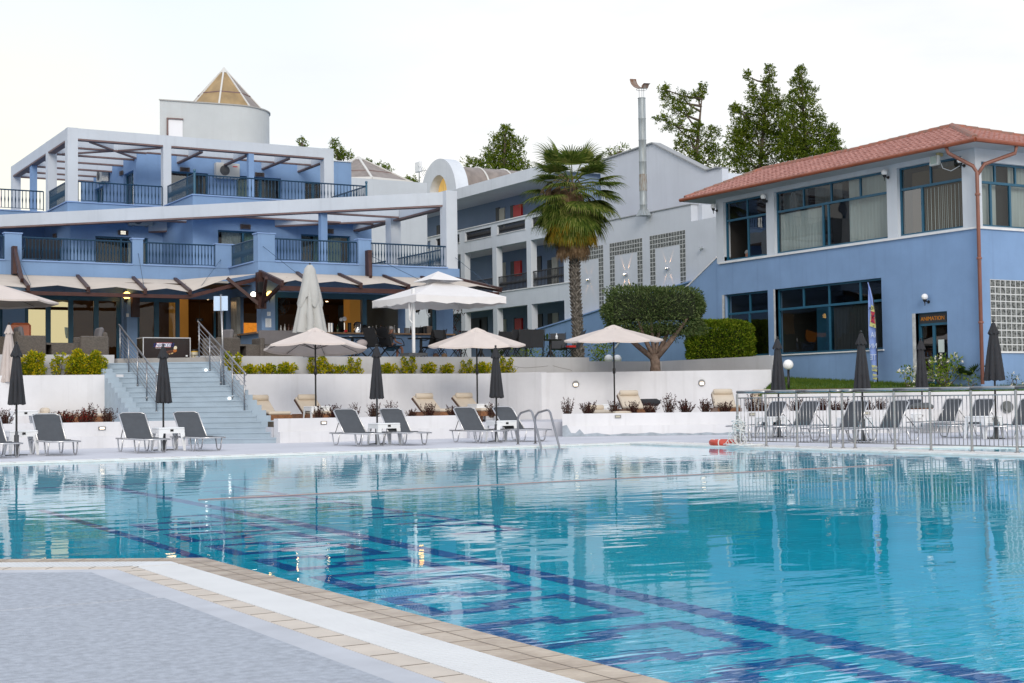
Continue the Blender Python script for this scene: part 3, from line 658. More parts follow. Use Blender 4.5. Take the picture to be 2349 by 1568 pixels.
window(HB, 'Y', B_, dc0, dc1, 5.32, 7.45, cols=[(dc0 + dc1) / 2 - .1], curt=[((dc0 + dc1) / 2 - .4, dc1 - .25, m_curtg), (dc0, (dc0 + dc1) / 2 - .5, m_curt2)], name='sliding_door')
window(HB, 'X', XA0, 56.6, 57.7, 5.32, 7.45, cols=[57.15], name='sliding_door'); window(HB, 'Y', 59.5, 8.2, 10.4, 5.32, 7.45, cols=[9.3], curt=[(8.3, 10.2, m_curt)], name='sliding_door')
# second floor
Yp = 54.07; Y3 = 50.71
b = MB()
b.prism([(16.48, Y3), (23.4, Y3), (23.4, 58), (16.48, 58)], 8.2, 8.42); b.prism([(12.84, Yp), (16.48, Yp), (16.48, 66), (12.84, 66)], 8.2, 8.42); b.prism([(-20, 57.25), (12.84, 57.25), (12.84, 66), (-20, 66)], 8.2, 8.42)
b.build('balcony_slab', m_blue, HB)
b = MB()
b.box(16.475, Y3 - .005, 7.98, 23.405, Y3 + .2, 8.56); b.box(16.475, Y3 + .2, 7.98, 16.67, Yp + .2, 8.56); b.box(12.835, Yp - .005, 7.98, 16.475, Yp + .2, 8.52); b.box(12.835, Yp + .2, 7.98, 13.03, 57.4, 8.52); b.box(-20, 57.245, 7.98, 12.835, 57.45, 8.50); b.box(23.21, Y3 + .2, 7.98, 23.405, 58, 8.56)
b.build('balcony_parapet', m_blue, HB)
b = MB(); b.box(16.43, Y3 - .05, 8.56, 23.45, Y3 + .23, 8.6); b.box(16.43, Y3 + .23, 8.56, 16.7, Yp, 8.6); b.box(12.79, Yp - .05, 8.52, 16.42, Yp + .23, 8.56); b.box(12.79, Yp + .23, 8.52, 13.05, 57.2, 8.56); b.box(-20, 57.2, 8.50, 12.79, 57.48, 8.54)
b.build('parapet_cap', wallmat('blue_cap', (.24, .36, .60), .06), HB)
for p, q in (((13.25, Yp + .1), (16.4, Yp + .1)), ((16.56, Yp - .1), (16.56, Y3 + .12)), ((16.60, Y3 + .08), (23.35, Y3 + .08)), ((23.35, Y3 + .12), (23.35, 57.0)), ((12.9, Yp + .42), (12.9, 57.2)), ((-4, 57.33), (12.7, 57.33))):
    railing(HB, p, q, 8.58, 9.32, step=.13)
for x, y in ((16.56, Y3 + .06), (23.35, Y3 + .06)):
    b = MB(); b.lathe((x, y, 8.58), [(.045, 0), (.045, .8), (.03, .82), (.055, .87), (.05, .93), (.0, .95)], 8); b.build('newel_post', m_teal, HB)
YW = 57.2; XW = 16.26; X2 = onY(T2, 935, 1000, YW).x
e0, e1 = XY(T1, 1435, 1010, YW) - .1, XY(T1, 1750, 1030, YW); g0, g1 = XY(T1, 1985, 1045, YW), XY(T2, 345, 1070, YW); k0, k1 = XY(T2, 545, 1105, YW), XY(T2, 700, 1110, YW)
b = MB()
b.panel('Y', YW, .3, XW, X2, 8.42, 11.35, [(e0, e1, 8.44, 10.45), (g0, g1, 8.44, 10.45), (k0, k1, 8.44, 10.40)])
b.panel('X', XW, .3, YW + .3, 66, 8.42, 11.35, [(57.55, 59.0, 8.44, 10.45), (62.2, 63.6, 8.44, 10.45)]); b.panel('X', X2 - .3, .3, YW + .3, 66, 2.4, 11.35)
b.box(XW + .3, YW + .3, 11.1, X2 - .3, 66, 11.3)
b.build('wall', m_blue, HB)
b = MB(); b.box(XW - .05, YW - .05, 11.35, X2 + .04, YW + .35, 11.39); b.build('roof_cap', m_pale, HB)
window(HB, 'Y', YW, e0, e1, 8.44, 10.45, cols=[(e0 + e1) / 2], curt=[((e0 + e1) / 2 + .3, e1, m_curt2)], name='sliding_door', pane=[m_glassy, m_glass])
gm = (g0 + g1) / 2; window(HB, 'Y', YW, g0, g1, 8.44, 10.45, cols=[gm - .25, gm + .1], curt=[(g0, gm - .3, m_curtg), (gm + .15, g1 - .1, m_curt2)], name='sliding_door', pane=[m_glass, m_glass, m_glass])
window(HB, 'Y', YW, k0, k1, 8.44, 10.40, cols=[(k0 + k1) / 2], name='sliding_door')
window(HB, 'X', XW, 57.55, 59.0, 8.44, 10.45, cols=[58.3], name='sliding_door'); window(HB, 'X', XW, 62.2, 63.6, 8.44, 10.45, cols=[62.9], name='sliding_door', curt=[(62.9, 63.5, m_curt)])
# pergolas: white concrete members with a brown underside
pw = MB(); pu = MB()
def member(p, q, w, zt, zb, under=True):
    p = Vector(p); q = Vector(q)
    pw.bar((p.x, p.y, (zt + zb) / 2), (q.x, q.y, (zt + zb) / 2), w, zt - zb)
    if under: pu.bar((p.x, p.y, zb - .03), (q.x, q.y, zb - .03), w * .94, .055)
def pillar(x0, y0, x1, y1, z0, z1): pw.box(x0, y0, z0, x1, y1, z1)
P0 = 12.84
member((P0 + .38, Yp + .15), (23.03, Yp + .15), .30, 11.28, 10.90)
member((P0 + .15, Yp + .38), (P0 + .15, 63.7), .30, 11.28, 10.86)
pillar(P0, Yp, P0 + .38, Yp + .38, 8.45, 11.29); pillar(16.42, Yp - .004, 16.73, Yp + .31, 8.56, 11.285); pillar(23.01, Yp - .002, 23.43, Yp + .4, 8.45, 11.292)
pillar(P0 - .004, 57.2, P0 + .34, 57.56, 8.5, 11.284); pillar(P0 - .002, 63.7, P0 + .33, 64.08, 8.5, 11.286)
for y in (55.75, 57.45, 59.1, 60.8, 62.4, 63.85):
    xe = XW if y > 57.2 else XW; member((P0 + .3, y), (xe, y), .16, 11.18, 10.86)
member((P0 + .3, 55.75), (X2 - 2.2, 55.75), .12, 11.12, 10.88)
for x in (18.0, 19.85, 21.6, 23.2): member((x, Yp + .3), (x, YW), .16, 11.18, 10.82)
member((P0 + .9, Yp + .3), (XW - .03, YW - .05), .10, 11.10, 10.88); member((16.5, Yp + .3), (P0 + .3, 57.7), .10, 11.07, 10.87)
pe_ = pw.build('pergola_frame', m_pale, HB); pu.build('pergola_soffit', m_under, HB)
b = MB(); b.box(19.83, Yp + .02, 8.5, 20.05, Yp + .24, 10.86); b.build('blue_post', m_blue, HB); b = MB(); b.box(P0 + .05, 60.3, 8.5, P0 + .27, 60.65, 10.86); b.build('blue_post', m_blue, HB)
pw = MB(); pu = MB()
member((23.3, 43.66), (7.2, 59.76), .30, 8.16, 7.72); member((23.26, 48.3), (15.0, 56.5), .2, 8.10, 7.72)
member((23.25, 43.9), (23.25, 51.5), .28, 8.12, 7.70)
member((19.4, 47.5), (23.1, 47.5), .14, 8.08, 7.75); member((17.4, 49.7), (23.1, 49.7), .14, 8.08, 7.75); member((15.3, 51.9), (16.6, 51.9), .14, 8.08, 7.75)
pillar(22.98, 43.52, 23.4, 43.98, 5.5, 8.185); pillar(23.02, 47.95, 23.42, 48.4, 5.3, 8.15)
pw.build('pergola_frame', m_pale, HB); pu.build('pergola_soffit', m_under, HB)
q = Vector((0, 0, 0)); bp0 = ray(T2, 680, 1330); tt = (66.96 - 0) / ((bp0.x + bp0.y)); px_ = bp0 * tt
b = MB(); b.box(px_.x, px_.y, 5.3, px_.x + .24, px_.y + .24, 7.70); b.build('blue_post', m_blue, HB)
# stair tower with the glazed octagonal spire
tc_ = atD(T1, 1885, 800, 62.5); cx, cy = tc_.x, tc_.y; rr = 1.92
wd_ = (CR * cos(radians(-23)) - CF * sin(radians(-23))); wd_.z = 0; wd_.normalize(); nd_ = Vector((wd_.y, -wd_.x, 0))
if nd_.dot(_f) > 0: nd_ = -nd_
poly = []
Cc = Vector((cx, cy, 0)); left = -wd_ * 3.05
arc = [Cc + (nd_ * cos(t) + wd_ * sin(t)) * rr for t in [pi * i / 20 for i in range(21)]]
poly = [Cc + left + nd_ * rr] + arc + [Cc + left * .2 - nd_ * rr]
b = MB(); b.prism([p.xy for p in poly], 11.3, 13.50); tw = b.build('tower', wallmat('tower_render', (.55, .575, .58), .09, (.36, .35, .33)), HB)
fixn(tw); tw.data.polygons.foreach_set('use_smooth', [len(p.vertices) == 4 for p in tw.data.polygons]); tw.data.set_sharp_from_angle(angle=radians(30))
b = MB(); big = [Cc + left * 1.015 + nd_ * (rr + .05)] + [Cc + (nd_ * cos(t) + wd_ * sin(t)) * (rr + .05) for t in [pi * i / 20 for i in range(21)]] + [Cc + left * .2 - nd_ * (rr + .05)]
b.prism([p.xy for p in big], 13.50, 13.55); b.build('tower_cap', mat('grey_flashing', (.38, .37, .35), .6), tw)
lc = Cc + left + nd_ * (rr + .0) + wd_ * .3
b = MB(); b.add([lc + wd_ * u_ + nd_ * .03 + Vector((0, 0, z_)) for u_, z_ in ((0, 12.0), (.62, 12.0), (.62, 12.75), (0, 12.75))], [(0, 1, 2, 3)]); b.build('door', mat('white_door', (.8, .8, .82), .5), tw)
b = MB(); b.bar(lc + nd_ * .05 + Vector((-.03, 0, 12.77)), lc + wd_ * .64 + nd_ * .05 + Vector((0, 0, 12.77)), .08, .05); b.bar(lc + nd_ * .05 + Vector((0, 0, 11.6)), lc + nd_ * .05 + Vector((0, 0, 12.77)), .06, .06); b.build('door_frame', m_under, tw)
def polymat(name, col, tr):
    m = mat(name, col, .45, var=.28, vscale=2.4, stretch=(1, 1, .25)); return m
m_poly = polymat('weathered_polycarbonate', (.25, .21, .185), 0); m_polyg = polymat('amber_polycarbonate', (.36, .25, .12), 0)
m_ribw = mat('white_glazing_bar', (.62, .61, .58), .5)
def spire(parent, c, R, z0, z1, n=8, a0=0., amber=(), name='skylight', rib=.07):
    c = Vector(c); ap = Vector((c.x, c.y, z1)); sp = None
    b = MB(); pts = [Vector((c.x + R * cos(a0 + 2 * pi * k / n), c.y + R * sin(a0 + 2 * pi * k / n), z0)) for k in range(n)]
    for k in range(n):
        if k not in amber: b.face(pts[k], pts[(k + 1) % n], ap)
    sp = b.build(name, m_poly, parent)
    if amber:
        b = MB()
        for k in amber: b.face(pts[k], pts[(k + 1) % n], ap)
        b.build('amber_panel', m_polyg, sp)
    b = MB()
    for k in range(n): b.bar(pts[k], ap, rib, rib * .7)
    for k in range(n): b.bar(pts[k], pts[(k + 1) % n], rib, rib)
    b.build('glazing_bar', m_ribw, sp); b = MB()
    for k in range(n): b.bar(pts[k].lerp(ap, .36), pts[(k + 1) % n].lerp(ap, .36), .05, .05)
    b.build('purlin', m_under, sp); b = MB(); b.lathe((c.x, c.y, 0), [(R * .13, z1 - (z1 - z0) * .115), (.01, z1 + .05)], n, a0=a0); b.build('finial_cap', m_ribw, sp)
    return sp
fa = atan2(-CF.y, -CF.x)
spire(HB, (cx, cy), 1.74, 13.55, onX(T1, 1880, 128, cx).z, 8, fa - 2 * pi / 8 + radians(4), amber=(0, 1))
# ------------------------------------------------------------------ ground floor: bar with folding glass doors
g1y, g2y, gx = 46.7, 43.9, 16.5
b = MB()
b.panel('Y', g1y, .3, -20, gx, 2.36, 5.05, [(9.78, 12.8, 2.38, 4.52), (13.28, 16.3, 2.38, 4.52), (5.2, 9.12, 2.38, 4.52), (0, 4.8, 2.38, 4.52)])
b.panel('X', gx, .3, g2y + .3, g1y, 2.36, 5.05, [(44.35, 46.4, 3.30, 4.55)])
b.panel('Y', g2y, .3, gx, 23.4, 2.36, 5.05, [(gx + .45, 22.75, 3.30, 4.60)])
b.panel('X', 23.1, .3, g2y + .3, 53, 2.36, 5.05, [(44.6, 47.6, 3.3, 4.5)])
b.box(12.86, 46.3, 2.36, 13.2, 46.7, 5.04)
b.build('wall', m_blue, HB)
fa0, fb0 = 9.78, 12.8
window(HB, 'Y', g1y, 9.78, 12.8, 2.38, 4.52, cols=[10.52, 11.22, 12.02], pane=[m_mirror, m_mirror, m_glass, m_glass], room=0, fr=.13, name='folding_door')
window(HB, 'Y', g1y, 13.28, 14.75, 2.38, 4.52, cols=[13.98], pane=[m_glass, m_glass], room=0, fr=.13, name='folding_door')
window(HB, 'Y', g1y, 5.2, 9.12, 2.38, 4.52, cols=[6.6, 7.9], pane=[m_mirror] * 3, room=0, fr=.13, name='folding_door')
window(HB, 'Y', g1y, 15.9, 16.3, 2.38, 4.52, cols=[], pane=[m_glassy], room=0, fr=.06, name='folding_door', rec=.06)
b = MB(); b.box(16.36, 45.85, 2.5, 16.49, 46.4, 4.55); b.build('marble_panel', mat('grey_marble', (.30, .31, .30), .25, var=.45, vscale=5, stretch=(1, 1, .4)), HB)
b = MB(); b.box(gx + .42, g2y - .14, 3.27, 23.4, g2y + .32, 3.32); b.box(gx - .14, 44.0, 3.27, gx + .32, 46.4, 3.322); b.build('bar_counter', mat('counter_wood', (.36, .22, .13), .4, var=.25, vscale=5, stretch=(.4, 3, 3)), HB)
b = MB(); b.box(20.02, g2y + .04, 3.32, 20.18, g2y + .2, 4.6); b.box(22.62, g2y + .04, 3.32, 22.75, g2y + .2, 4.6); b.box(gx + .45, g2y + .04, 3.32, gx + .56, g2y + .2, 4.6); b.box(gx + .56, g2y + .045, 4.42, 22.62, g2y + .19, 4.6); b.build('counter_frame', m_teal, HB)
# room behind
b = MB(); b.face((-10, 53, 2.3), (23.1, 53, 2.3), (23.1, 53, 4.9), (-10, 53, 4.9)); b.face((-10, 47.0, 4.86), (23.1, 44.2, 4.86), (23.1, 53, 4.86), (-10, 53, 4.86)); b.face((-10, 47, 2.3), (-10, 53, 2.3), (-10, 53, 4.9), (-10, 47, 4.9))
b.box(17.6, 50.5, 2.4, 18.1, 51, 4.85); b.build('bar_room', m_room, HB)
for cx0, cy0 in ((15.9, 51.2), (21.6, 48.5)): b = MB(); b.box(cx0, cy0, 2.4, cx0 + .55, cy0 + .55, 4.85); b.build('ochre_column', mat('glowing_ochre', (.50, .27, .07), .8, emit=(.9, .42, .08), estr=.10), HB)  # columns glow faintly: warm lamp light put into their ochre paint
b = MB(); b.box(16.9, 44.9, 2.4, 22.6, 45.5, 3.2); b.build('under_counter', mat('back_bar_wood', (.03, .016, .012), .5, var=.3), HB); b = MB(); b.box(17.2, 50.2, 2.4, 21.5, 50.8, 4.3); b.build('back_bar', mat('back_bar_wood', (.03, .016, .012), .5, var=.3), HB)
b = MB(); b.box(17.5, 50.15, 3.35, 19.3, 50.18, 3.95); b.build('lit_display', mat('amber_display', (.5, .2, .02), .4, var=.6, vscale=9, emit=(1, .33, .03), estr=.55), HB)
rnd = random.Random(5); b = MB()
for i in range(34):
    x, y = rnd.uniform(8.5, 22.5), rnd.uniform(47.6, 52.6)
    if x > 17 and rnd.random() < .4: y = rnd.uniform(44.8, 47)
    b.lathe((x, y, 4.84), [(.045, 0), (.045, .012)], 8)
b.build('downlight', m_spot, HB)
for i, (x, y) in enumerate(((11, 49.5), (15.2, 49.2), (19.5, 48))):
    ld = bpy.data.lights.new('room_light', 'POINT'); lo = bpy.data.objects.new('room_light', ld); COL.objects.link(lo); lo.parent = HB; lo.location = Vector((x, y, 4.6)) - ORG[HB.name]; ld.energy = 16; ld.color = (1, .6, .28); ld.shadow_soft_size = .2
# awning over the terrace
AW = thing('awning', (13, 44, 4.4), 'long cream canvas awning on dark timber rafters along the front of the blue hotel bar', 'awning')
f1y, f1z, f2y, f2z = 43.5, 4.47, 40.95, 4.62
def canopy(wall_pts, front_pts, name='canvas'):
    b = MB(); n = len(wall_pts) - 1
    for i in range(n):
        w0, w1, f0, f1 = [Vector(v) for v in (wall_pts[i], wall_pts[i + 1], front_pts[i], front_pts[i + 1])]
        m = 8; k = 4; g = [[None] * (k + 1) for _ in range(m + 1)]
        for a in range(m + 1):
            s = a / m; rz = .10 * (1 - abs(2 * s - 1))
            for c in range(k + 1):
                t = c / k; p = w0.lerp(w1, s).lerp(f0.lerp(f1, s), t); p.z += rz * (.15 + .85 * t) + .01; g[a][c] = p
        for a in range(m):
            for c in range(k): b.face(g[a][c], g[a + 1][c], g[a + 1][c + 1], g[a][c + 1])
    o = b.build(name, m_canvas, AW, smooth=False); return o
xs1 = [0, 2.1, 4.2, 6.3, XY(M1, 240, 530, f1y), XY(M1, 770, 540, f1y), XY(M1, 1270, 550, f1y), XY(M1, 1665, 570, f1y)]
xw1 = [0, 2.1, 4.2, 6.3, XY(M1, 165, 445, 46.1), XY(M1, 690, 455, 46.1), XY(M1, 1180, 465, 46.1), XY(M1, 1550, 475, 46.1)]
canopy([(x, 46.15, 5.06) for x in xw1] + [(16.2, 43.7, 5.12)], [(x, f1y, f1z) for x in xs1] + [(16.2, 43.42, 5.10)])
xs2 = [XY(M2, 365, 510, f2y), XY(M2, 610, 530, f2y), XY(M2, 1060, 535, f2y), XY(M2, 1480, 545, f2y), XY(M2, 1900, 560, f2y), XY(M2, 2290, 580, f2y)]
xw2 = [16.3, 17.55, 19.0, 20.6, 22.0, 23.3]
canopy([(x, 43.45, 5.14) for x in xw2], [(x, f2y, f2z) for x in xs2])
for i in range(len(xs1)): b = MB(); b.bar((xw1[i], 46.2, 5.08), (xs1[i] + .02, f1y - .06, f1z + .0), .10, .16); b.build('rafter', m_wood, AW)
for i in range(len(xs2)): b = MB(); b.bar((xw2[i], 43.5, 5.16), (xs2[i], f2y - .06, f2z + .0), .10, .16); b.build('rafter', m_wood, AW)
b = MB(); b.bar((-1, f1y + .1, f1z - .13), (xs1[-1], f1y + .1, f1z - .13), .1, .11); b.bar((xs1[-1], f1y + .1, f1z - .13), (16.2, 43.55, 4.95), .1, .11); b.bar((xs2[0], f2y + .1, f2z - .14), (xs2[-1], f2y + .1, f2z - .14), .1, .14); b.build('front_beam', m_wood2, AW)
b = MB()
for xa, xb in ((9.33, xs1[4]), (20.0, XY(M2, 1150, 450, 42.6))):
    Yq = 46.1 if xa < 15 else 43.4; b = MB(); b.box(xa - .07, Yq - .16, 5.1, xa + .07, Yq + .09, 6.0 if xa > 15 else 5.95); b.bar((xa, Yq - .1, 5.88), (xb, 44.2 if xa < 15 else 42.6, 4.75 if xa < 15 else 5.05), .09, .14); b.build('bracket_post', m_wood, AW)
b = MB(); b.box(16.12, 43.15, 4.0, 16.38, 43.42, 5.15)
b.bar((16.25, 43.2, 4.05), (15.2, 43.45, 4.95), .09, .10); b.bar((16.25, 43.2, 4.05), (15.9, 41.9, 4.85), .09, .10); b.bar((16.3, 43.2, 4.2), (16.6, 41.9, 4.85), .09, .10); b.build('bracket_post', m_wood, AW); b = MB(); b.box(12.98, 46.1, 3.85, 13.22, 46.3, 4.6); b.build('bracket_post', m_wood, AW)
b = MB()
for p, q in ((((9.33, 46.2, 5.95)), (xs1[4] + .1, f1y, f1z + .1)), ((13.2, 46.2, 5.9), (xs1[6], f1y, f1z + .1)), ((15.95, 46.2, 5.8), (xs1[7] + .3, f1y, f1z + .1)), ((16.4, 43.5, 6.0), (16.9, 41.2, 4.75)), ((20.0, 43.5, 5.9), (21.1, 41.2, 4.75)), ((23.3, 43.5, 5.9), (xs2[-1] - .2, 41.2, 4.75))): b.tube([p, q], .008, 4)
b.build('stay_cable', m_rail, AW)
b = MB(); b.box(0, 46.17, 5.02, 16.2, 46.21, 5.09); b.box(16.3, 43.45, 5.10, 23.3, 43.5, 5.17); b.build('flashing', mat('grey_flashing', (.38, .37, .35), .6), AW)
# skylit roof behind
b_ = thing('skylight_building', (34, 74, 2.3), 'low white box with a grey glazed pyramid, behind the blue hotel block', 'building')
sk = atD(T2, 1120, 1140, 76); b = MB(); b.prism([(sk.x - 4, sk.y - 3), (sk.x + 1.6, sk.y - 3), (sk.x + 1.6, sk.y + 3), (sk.x - 4, sk.y + 3)], 2.4, sk.z); b.build('wall', m_pale, b_)
ap = atD(T2, 994, 874, 78); base = atD(T2, 1200, 1140, 78)
spire(b_, (ap.x, ap.y), 3.3, base.z + .1, ap.z, 8, fa + radians(18), name='skylight', rib=.12)
# ================================================================== white wing in the middle
WG = thing('hotel_building', (38, 62, 2.3), 'pale grey three-storey hotel wing with open galleries and an arched skylight behind the palm', 'hotel')
XM = 37.9; m_door = mat('cream_door', (.55, .53, .45), .5, var=.08); m_red = mat('red_cabinet', (.62, .02, .02), .4); m_ddoor = mat('dark_door', (.02, .03, .035), .4)
m_ceil = mat('gallery_ceiling', (.72, .72, .72), .8, var=.06)
cols = [(59.0, 59.6), (62.68, 63.1), (66.18, 66.62), (69.7, 70.15), (73.2, 73.65), (76.7, 77.15), (80.2, 80.65)]
op = [(cols[i][1], cols[i + 1][0]) for i in range(6)]
holes = [(a, c, 3.0, 5.85) for a, c in op] + [(a, c, 6.70, 9.10) for a, c in op]
slots = []
for a, c in op[:6]: slots.append((a + .12, c - .1, 9.74, 10.22))
b = MB(); b.panel('X', XM, .35, 59.0, 80.65, 2.2, 10.38, holes + slots); b.build('gallery_facade', m_wing, WG)
b = MB(); b.box(XM - .04, 59.0, 6.66, XM, 80.6, 6.72)
b.box(XM - .05, 59.0, 10.38, XM + .4, 80.65, 10.43)
for a, c in slots and [(s[0], s[1]) for s in slots]: b.box(XM - .04, a - .05, 9.70, XM + .1, c + .05, 9.74)
b.build('ledge', mat('white_marble_ledge', (.72, .72, .72), .4, var=.1, vscale=4), WG)
b = MB(); b.box(XM - .3, 59.0, 12.08, XM + 12, 83.5, 12.66); b.build('roof_slab', m_wing, WG)
b = MB()
b.box(XM + .35, 59.4, 6.2, XM + 2.2, 81, 6.6); b.box(XM + .35, 59.4, 9.14, XM + 2.2, 81, 9.55); b.build('gallery_floor', m_ceil, WG)
b = MB(); b.box(XM + 2.0, 59.4, 2.2, XM + 2.3, 81, 12.08); b.box(XM + .35, 59.3, 2.2, XM + 2.0, 59.42, 12.08); b.build('inner_wall', wallmat('gallery_blue', (.21, .28, .40), .08), WG)
for i, (a, c) in enumerate(op[:4]):
    railing(WG, (XM + .12, a), (XM + .12, c), 6.70, 7.50, step=.13, r=.024, m=m_black)
for i, (a, c, z0, z1) in enumerate(slots[:4]): railing(WG, (XM + .12, a), (XM + .12, c), z0 - .04, z1, step=.11, r=.024, rr=.01, m=m_black)
XI = XM + 1.98
for T, xa, xb, yt, yb, m, nm in ((M3, 180, 228, 325, 480, m_door, 'door'), (M3, 170, 182, 318, 480, m_ddoor, 'door_leaf'), (M3, 312, 368, 310, 432, m_red, 'hose_cabinet'), (M3, 272, 312, 312, 435, m_ddoor, 'window'), (M3, 502, 543, 268, 395, m_ddoor, 'window'), (M3, 597, 636, 300, 500, m_ddoor, 'door'), (M3, 636, 690, 275, 500, m_door, 'door'),
        (M3, 190, 232, 820, 1000, m_door, 'door'), (M3, 302, 318, 806, 940, m_ddoor, 'window'), (M3, 318, 378, 815, 937, m_red, 'hose_cabinet'), (M3, 500, 553, 776, 900, m_ddoor, 'window'), (M3, 600, 642, 768, 900, m_ddoor, 'door'), (M3, 642, 692, 765, 900, m_door, 'door'), (M3, 0, 20, 820, 960, m_ddoor, 'window'),
        (T3, 135, 165, 1302, 1440, m_ddoor, 'door'), (T3, 165, 210, 1310, 1440, m_door, 'door'), (T3, 258, 290, 1284, 1400, m_ddoor, 'window'), (T3, 290, 358, 1284, 1386, m_red, 'hose_cabinet'), (T2, 1475, 1505, 1395, 1500, m_ddoor, 'window'), (T2, 1655, 1682, 1450, 1568, m_ddoor, 'door'), (M2, 2020, 2180, 815, 960, m_ddoor, 'door')):
    p, q = onX(T, xa, yt, XI), onX(T, xb, yb, XI); a, z, w_, h = q.y, q.z, p.y - q.y, p.z - q.z
    if nm == 'door': z -= .3; h += .3
    b = MB(); b.box(XM + 1.94 - (.05 if m is m_red else 0), a, z, XM + 2.01, a + w_, z + h); o = b.build(nm, m, WG)
    if m is m_red and z < 4:
        text_mesh('f_mark', 'F', .42, mat('white_vinyl', (.85, .85, .85), .5), o, (XM + 1.88, a + .42, z + .85), (0, -1, 0), (0, 0, 1), .002)
        b = MB(); b.tube([(XM + 1.88, a + .42 + .26 * cos(t * .33), z + .85 + .28 * sin(t * .33)) for t in range(4, 20)], .02, 4); b.build('ring_mark', mat('white_vinyl', (.85, .85, .85), .5), o)
# blank wall with glass-block portals
b = MB(); b.panel('X', XM, .35, 40, 59.0, 2.0, 9.27); b.panel('X', XM, .3, 40, 49.4, 2.0, 9.26)
b = MB(); b.panel('X', XM, .35, 49.42, 59.0, 2.0, 9.27); b.panel('X', XM + .001, .35, 44.0, 49.42, 2.0, 8.55); b.box(XM + .35, 49.1, 6, XM + 5, 49.42, 9.26); b.build('blank_wall', wallmat('blank_wall_render', (.58, .61, .66), .07, (.33, .35, .38)), WG)
m_flash = mat('zinc_flashing', (.30, .31, .32), .5)
b = MB(); b.box(XM - .05, 49.38, 9.27, XM + .4, 59.05, 9.31); b.build('coping', m_flash, WG)
gp = [onX(T3, x, y, 39.6) for x, y in ((1030, 905), (1455, 760), (1905, 990), (2005, 965), (2032, 968))]
gpts = [(58.8, 9.2)] + [(58.8, gp[0].z - .2)] + [(p.y, p.z) for p in gp] + [(gp[-1].y, 8.0), (49.4, 8.0)]
b = MB(); b.prismX(gpts, 39.6, 39.95); fixn(b.build('gable_wall', wallmat('gable_render', (.60, .63, .69), .06, (.33, .35, .38)), WG))
b = MB()
for (p, q) in zip(gp, gp[1:]): b.bar((39.75, p.y, p.z + .03), (39.75, q.y, q.z + .03), .5, .06)
b.build('coping', m_flash, WG)
b = MB(); b.box(39.95, 47.4, 8, 52, 58.8, 9.9); b.build('rear_wall', m_blue, WG)
def blockmat():
    m = mat('glass_block', (.30, .33, .33), .35, spec=.3); n = m.node_tree.nodes; l = m.node_tree.links; p = n['Principled BSDF']
    tcn = n.new('ShaderNodeTexCoord'); v = n.new('ShaderNodeTexVoronoi'); v.inputs['Scale'].default_value = 14; cr = n.new('ShaderNodeValToRGB')
    cr.color_ramp.elements[0].position = .15; cr.color_ramp.elements[0].color = (.015, .02, .02, 1); cr.color_ramp.elements[1].position = .75; cr.color_ramp.elements[1].color = (.20, .21, .20, 1)
    l.new(tcn.outputs['Object'], v.inputs['Vector']); l.new(v.outputs['Distance'], cr.inputs['Fac']); l.new(cr.outputs[0], p.inputs['Base Color'])
    bp = n.new('ShaderNodeBump'); bp.inputs['Strength'].default_value = .8; bp.inputs['Distance'].default_value = .03; l.new(v.outputs['Distance'], bp.inputs['Height']); l.new(bp.outputs['Normal'], p.inputs['Normal']); return m
m_block = blockmat(); m_grout = mat('white_grout', (.62, .63, .62), .8)
def blocks(parent, axis, c, cells, s=.2, name='glass_block_panel'):
    g = MB(); e = MB(); P = (lambda a, t, z: (c - t, a, z)) if axis == 'X' else (lambda a, t, z: (a, c - t, z))
    for a, z in cells:
        g.face(P(a, .006, z), P(a + s, .006, z), P(a + s, .006, z + s), P(a, .006, z + s)); k = .014; h = .012
        q0 = [P(a + k, .008, z + k), P(a + s - k, .008, z + k), P(a + s - k, .008, z + s - k), P(a + k, .008, z + s - k)]; k2 = .03
        q1 = [P(a + k2, h, z + k2), P(a + s - k2, h, z + k2), P(a + s - k2, h, z + s - k2), P(a + k2, h, z + s - k2)]
        e.add(q0 + q1, [(4, 5, 6, 7), (0, 1, 5, 4), (1, 2, 6, 5), (2, 3, 7, 6), (3, 0, 4, 7)])
    p_ = g.build(name, m_grout, parent); e.build('blocks', m_block, p_); return p_
for y1, ztop, zb0, zb1 in ((52.45, 8.24, 5.0, 5.0), (55.62, 8.22, 5.0, 5.0), (58.75, 8.22, 5.2, 5.4)):
    cells = []
    for r_ in range(3):
        for k in range(13): cells.append((y1 - .2 * (k + 1), ztop - .2 * (r_ + 1)))
    nr = int((ztop - .6 - 5.0) / .2)
    for r_ in range(nr):
        for k in (0, 1, 11, 12): cells.append((y1 - .2 * (k + 1), ztop - .6 - .2 * (r_ + 1)))
    blocks(WG, 'X', XM, cells)
# pale wall and gallery to the left of the front pillar
b = MB(); b.panel('Y', 80.65, .3, 28, XM, 2.3, 12.6, [(31.5, 34.2, 9.9, 11.8)]); b.panel('X', 28, .3, 80.65, 84, 2.3, 12.6); b.build('end_wall', m_wing, WG)
b = MB(); b.box(29, 82.5, 2.3, 36, 82.7, 12.4); b.build('inner_wall', wallmat('gallery_blue', (.21, .28, .40), .08), WG)
b = MB(); b.box(31.9, 82.3, 9.9, 32.5, 82.45, 10.6); b.build('hose_cabinet', m_red, WG)
for x in (33.0, 33.8): b = MB(); b.box(x, 82.4, 9.9, x + .4, 82.48, 11.2); b.build('window', m_ddoor, WG)
b = MB(); b.box(30.9, 80.55, 9.82, 34.6, 80.66, 9.9); b.build('ledge', m_pale, WG)
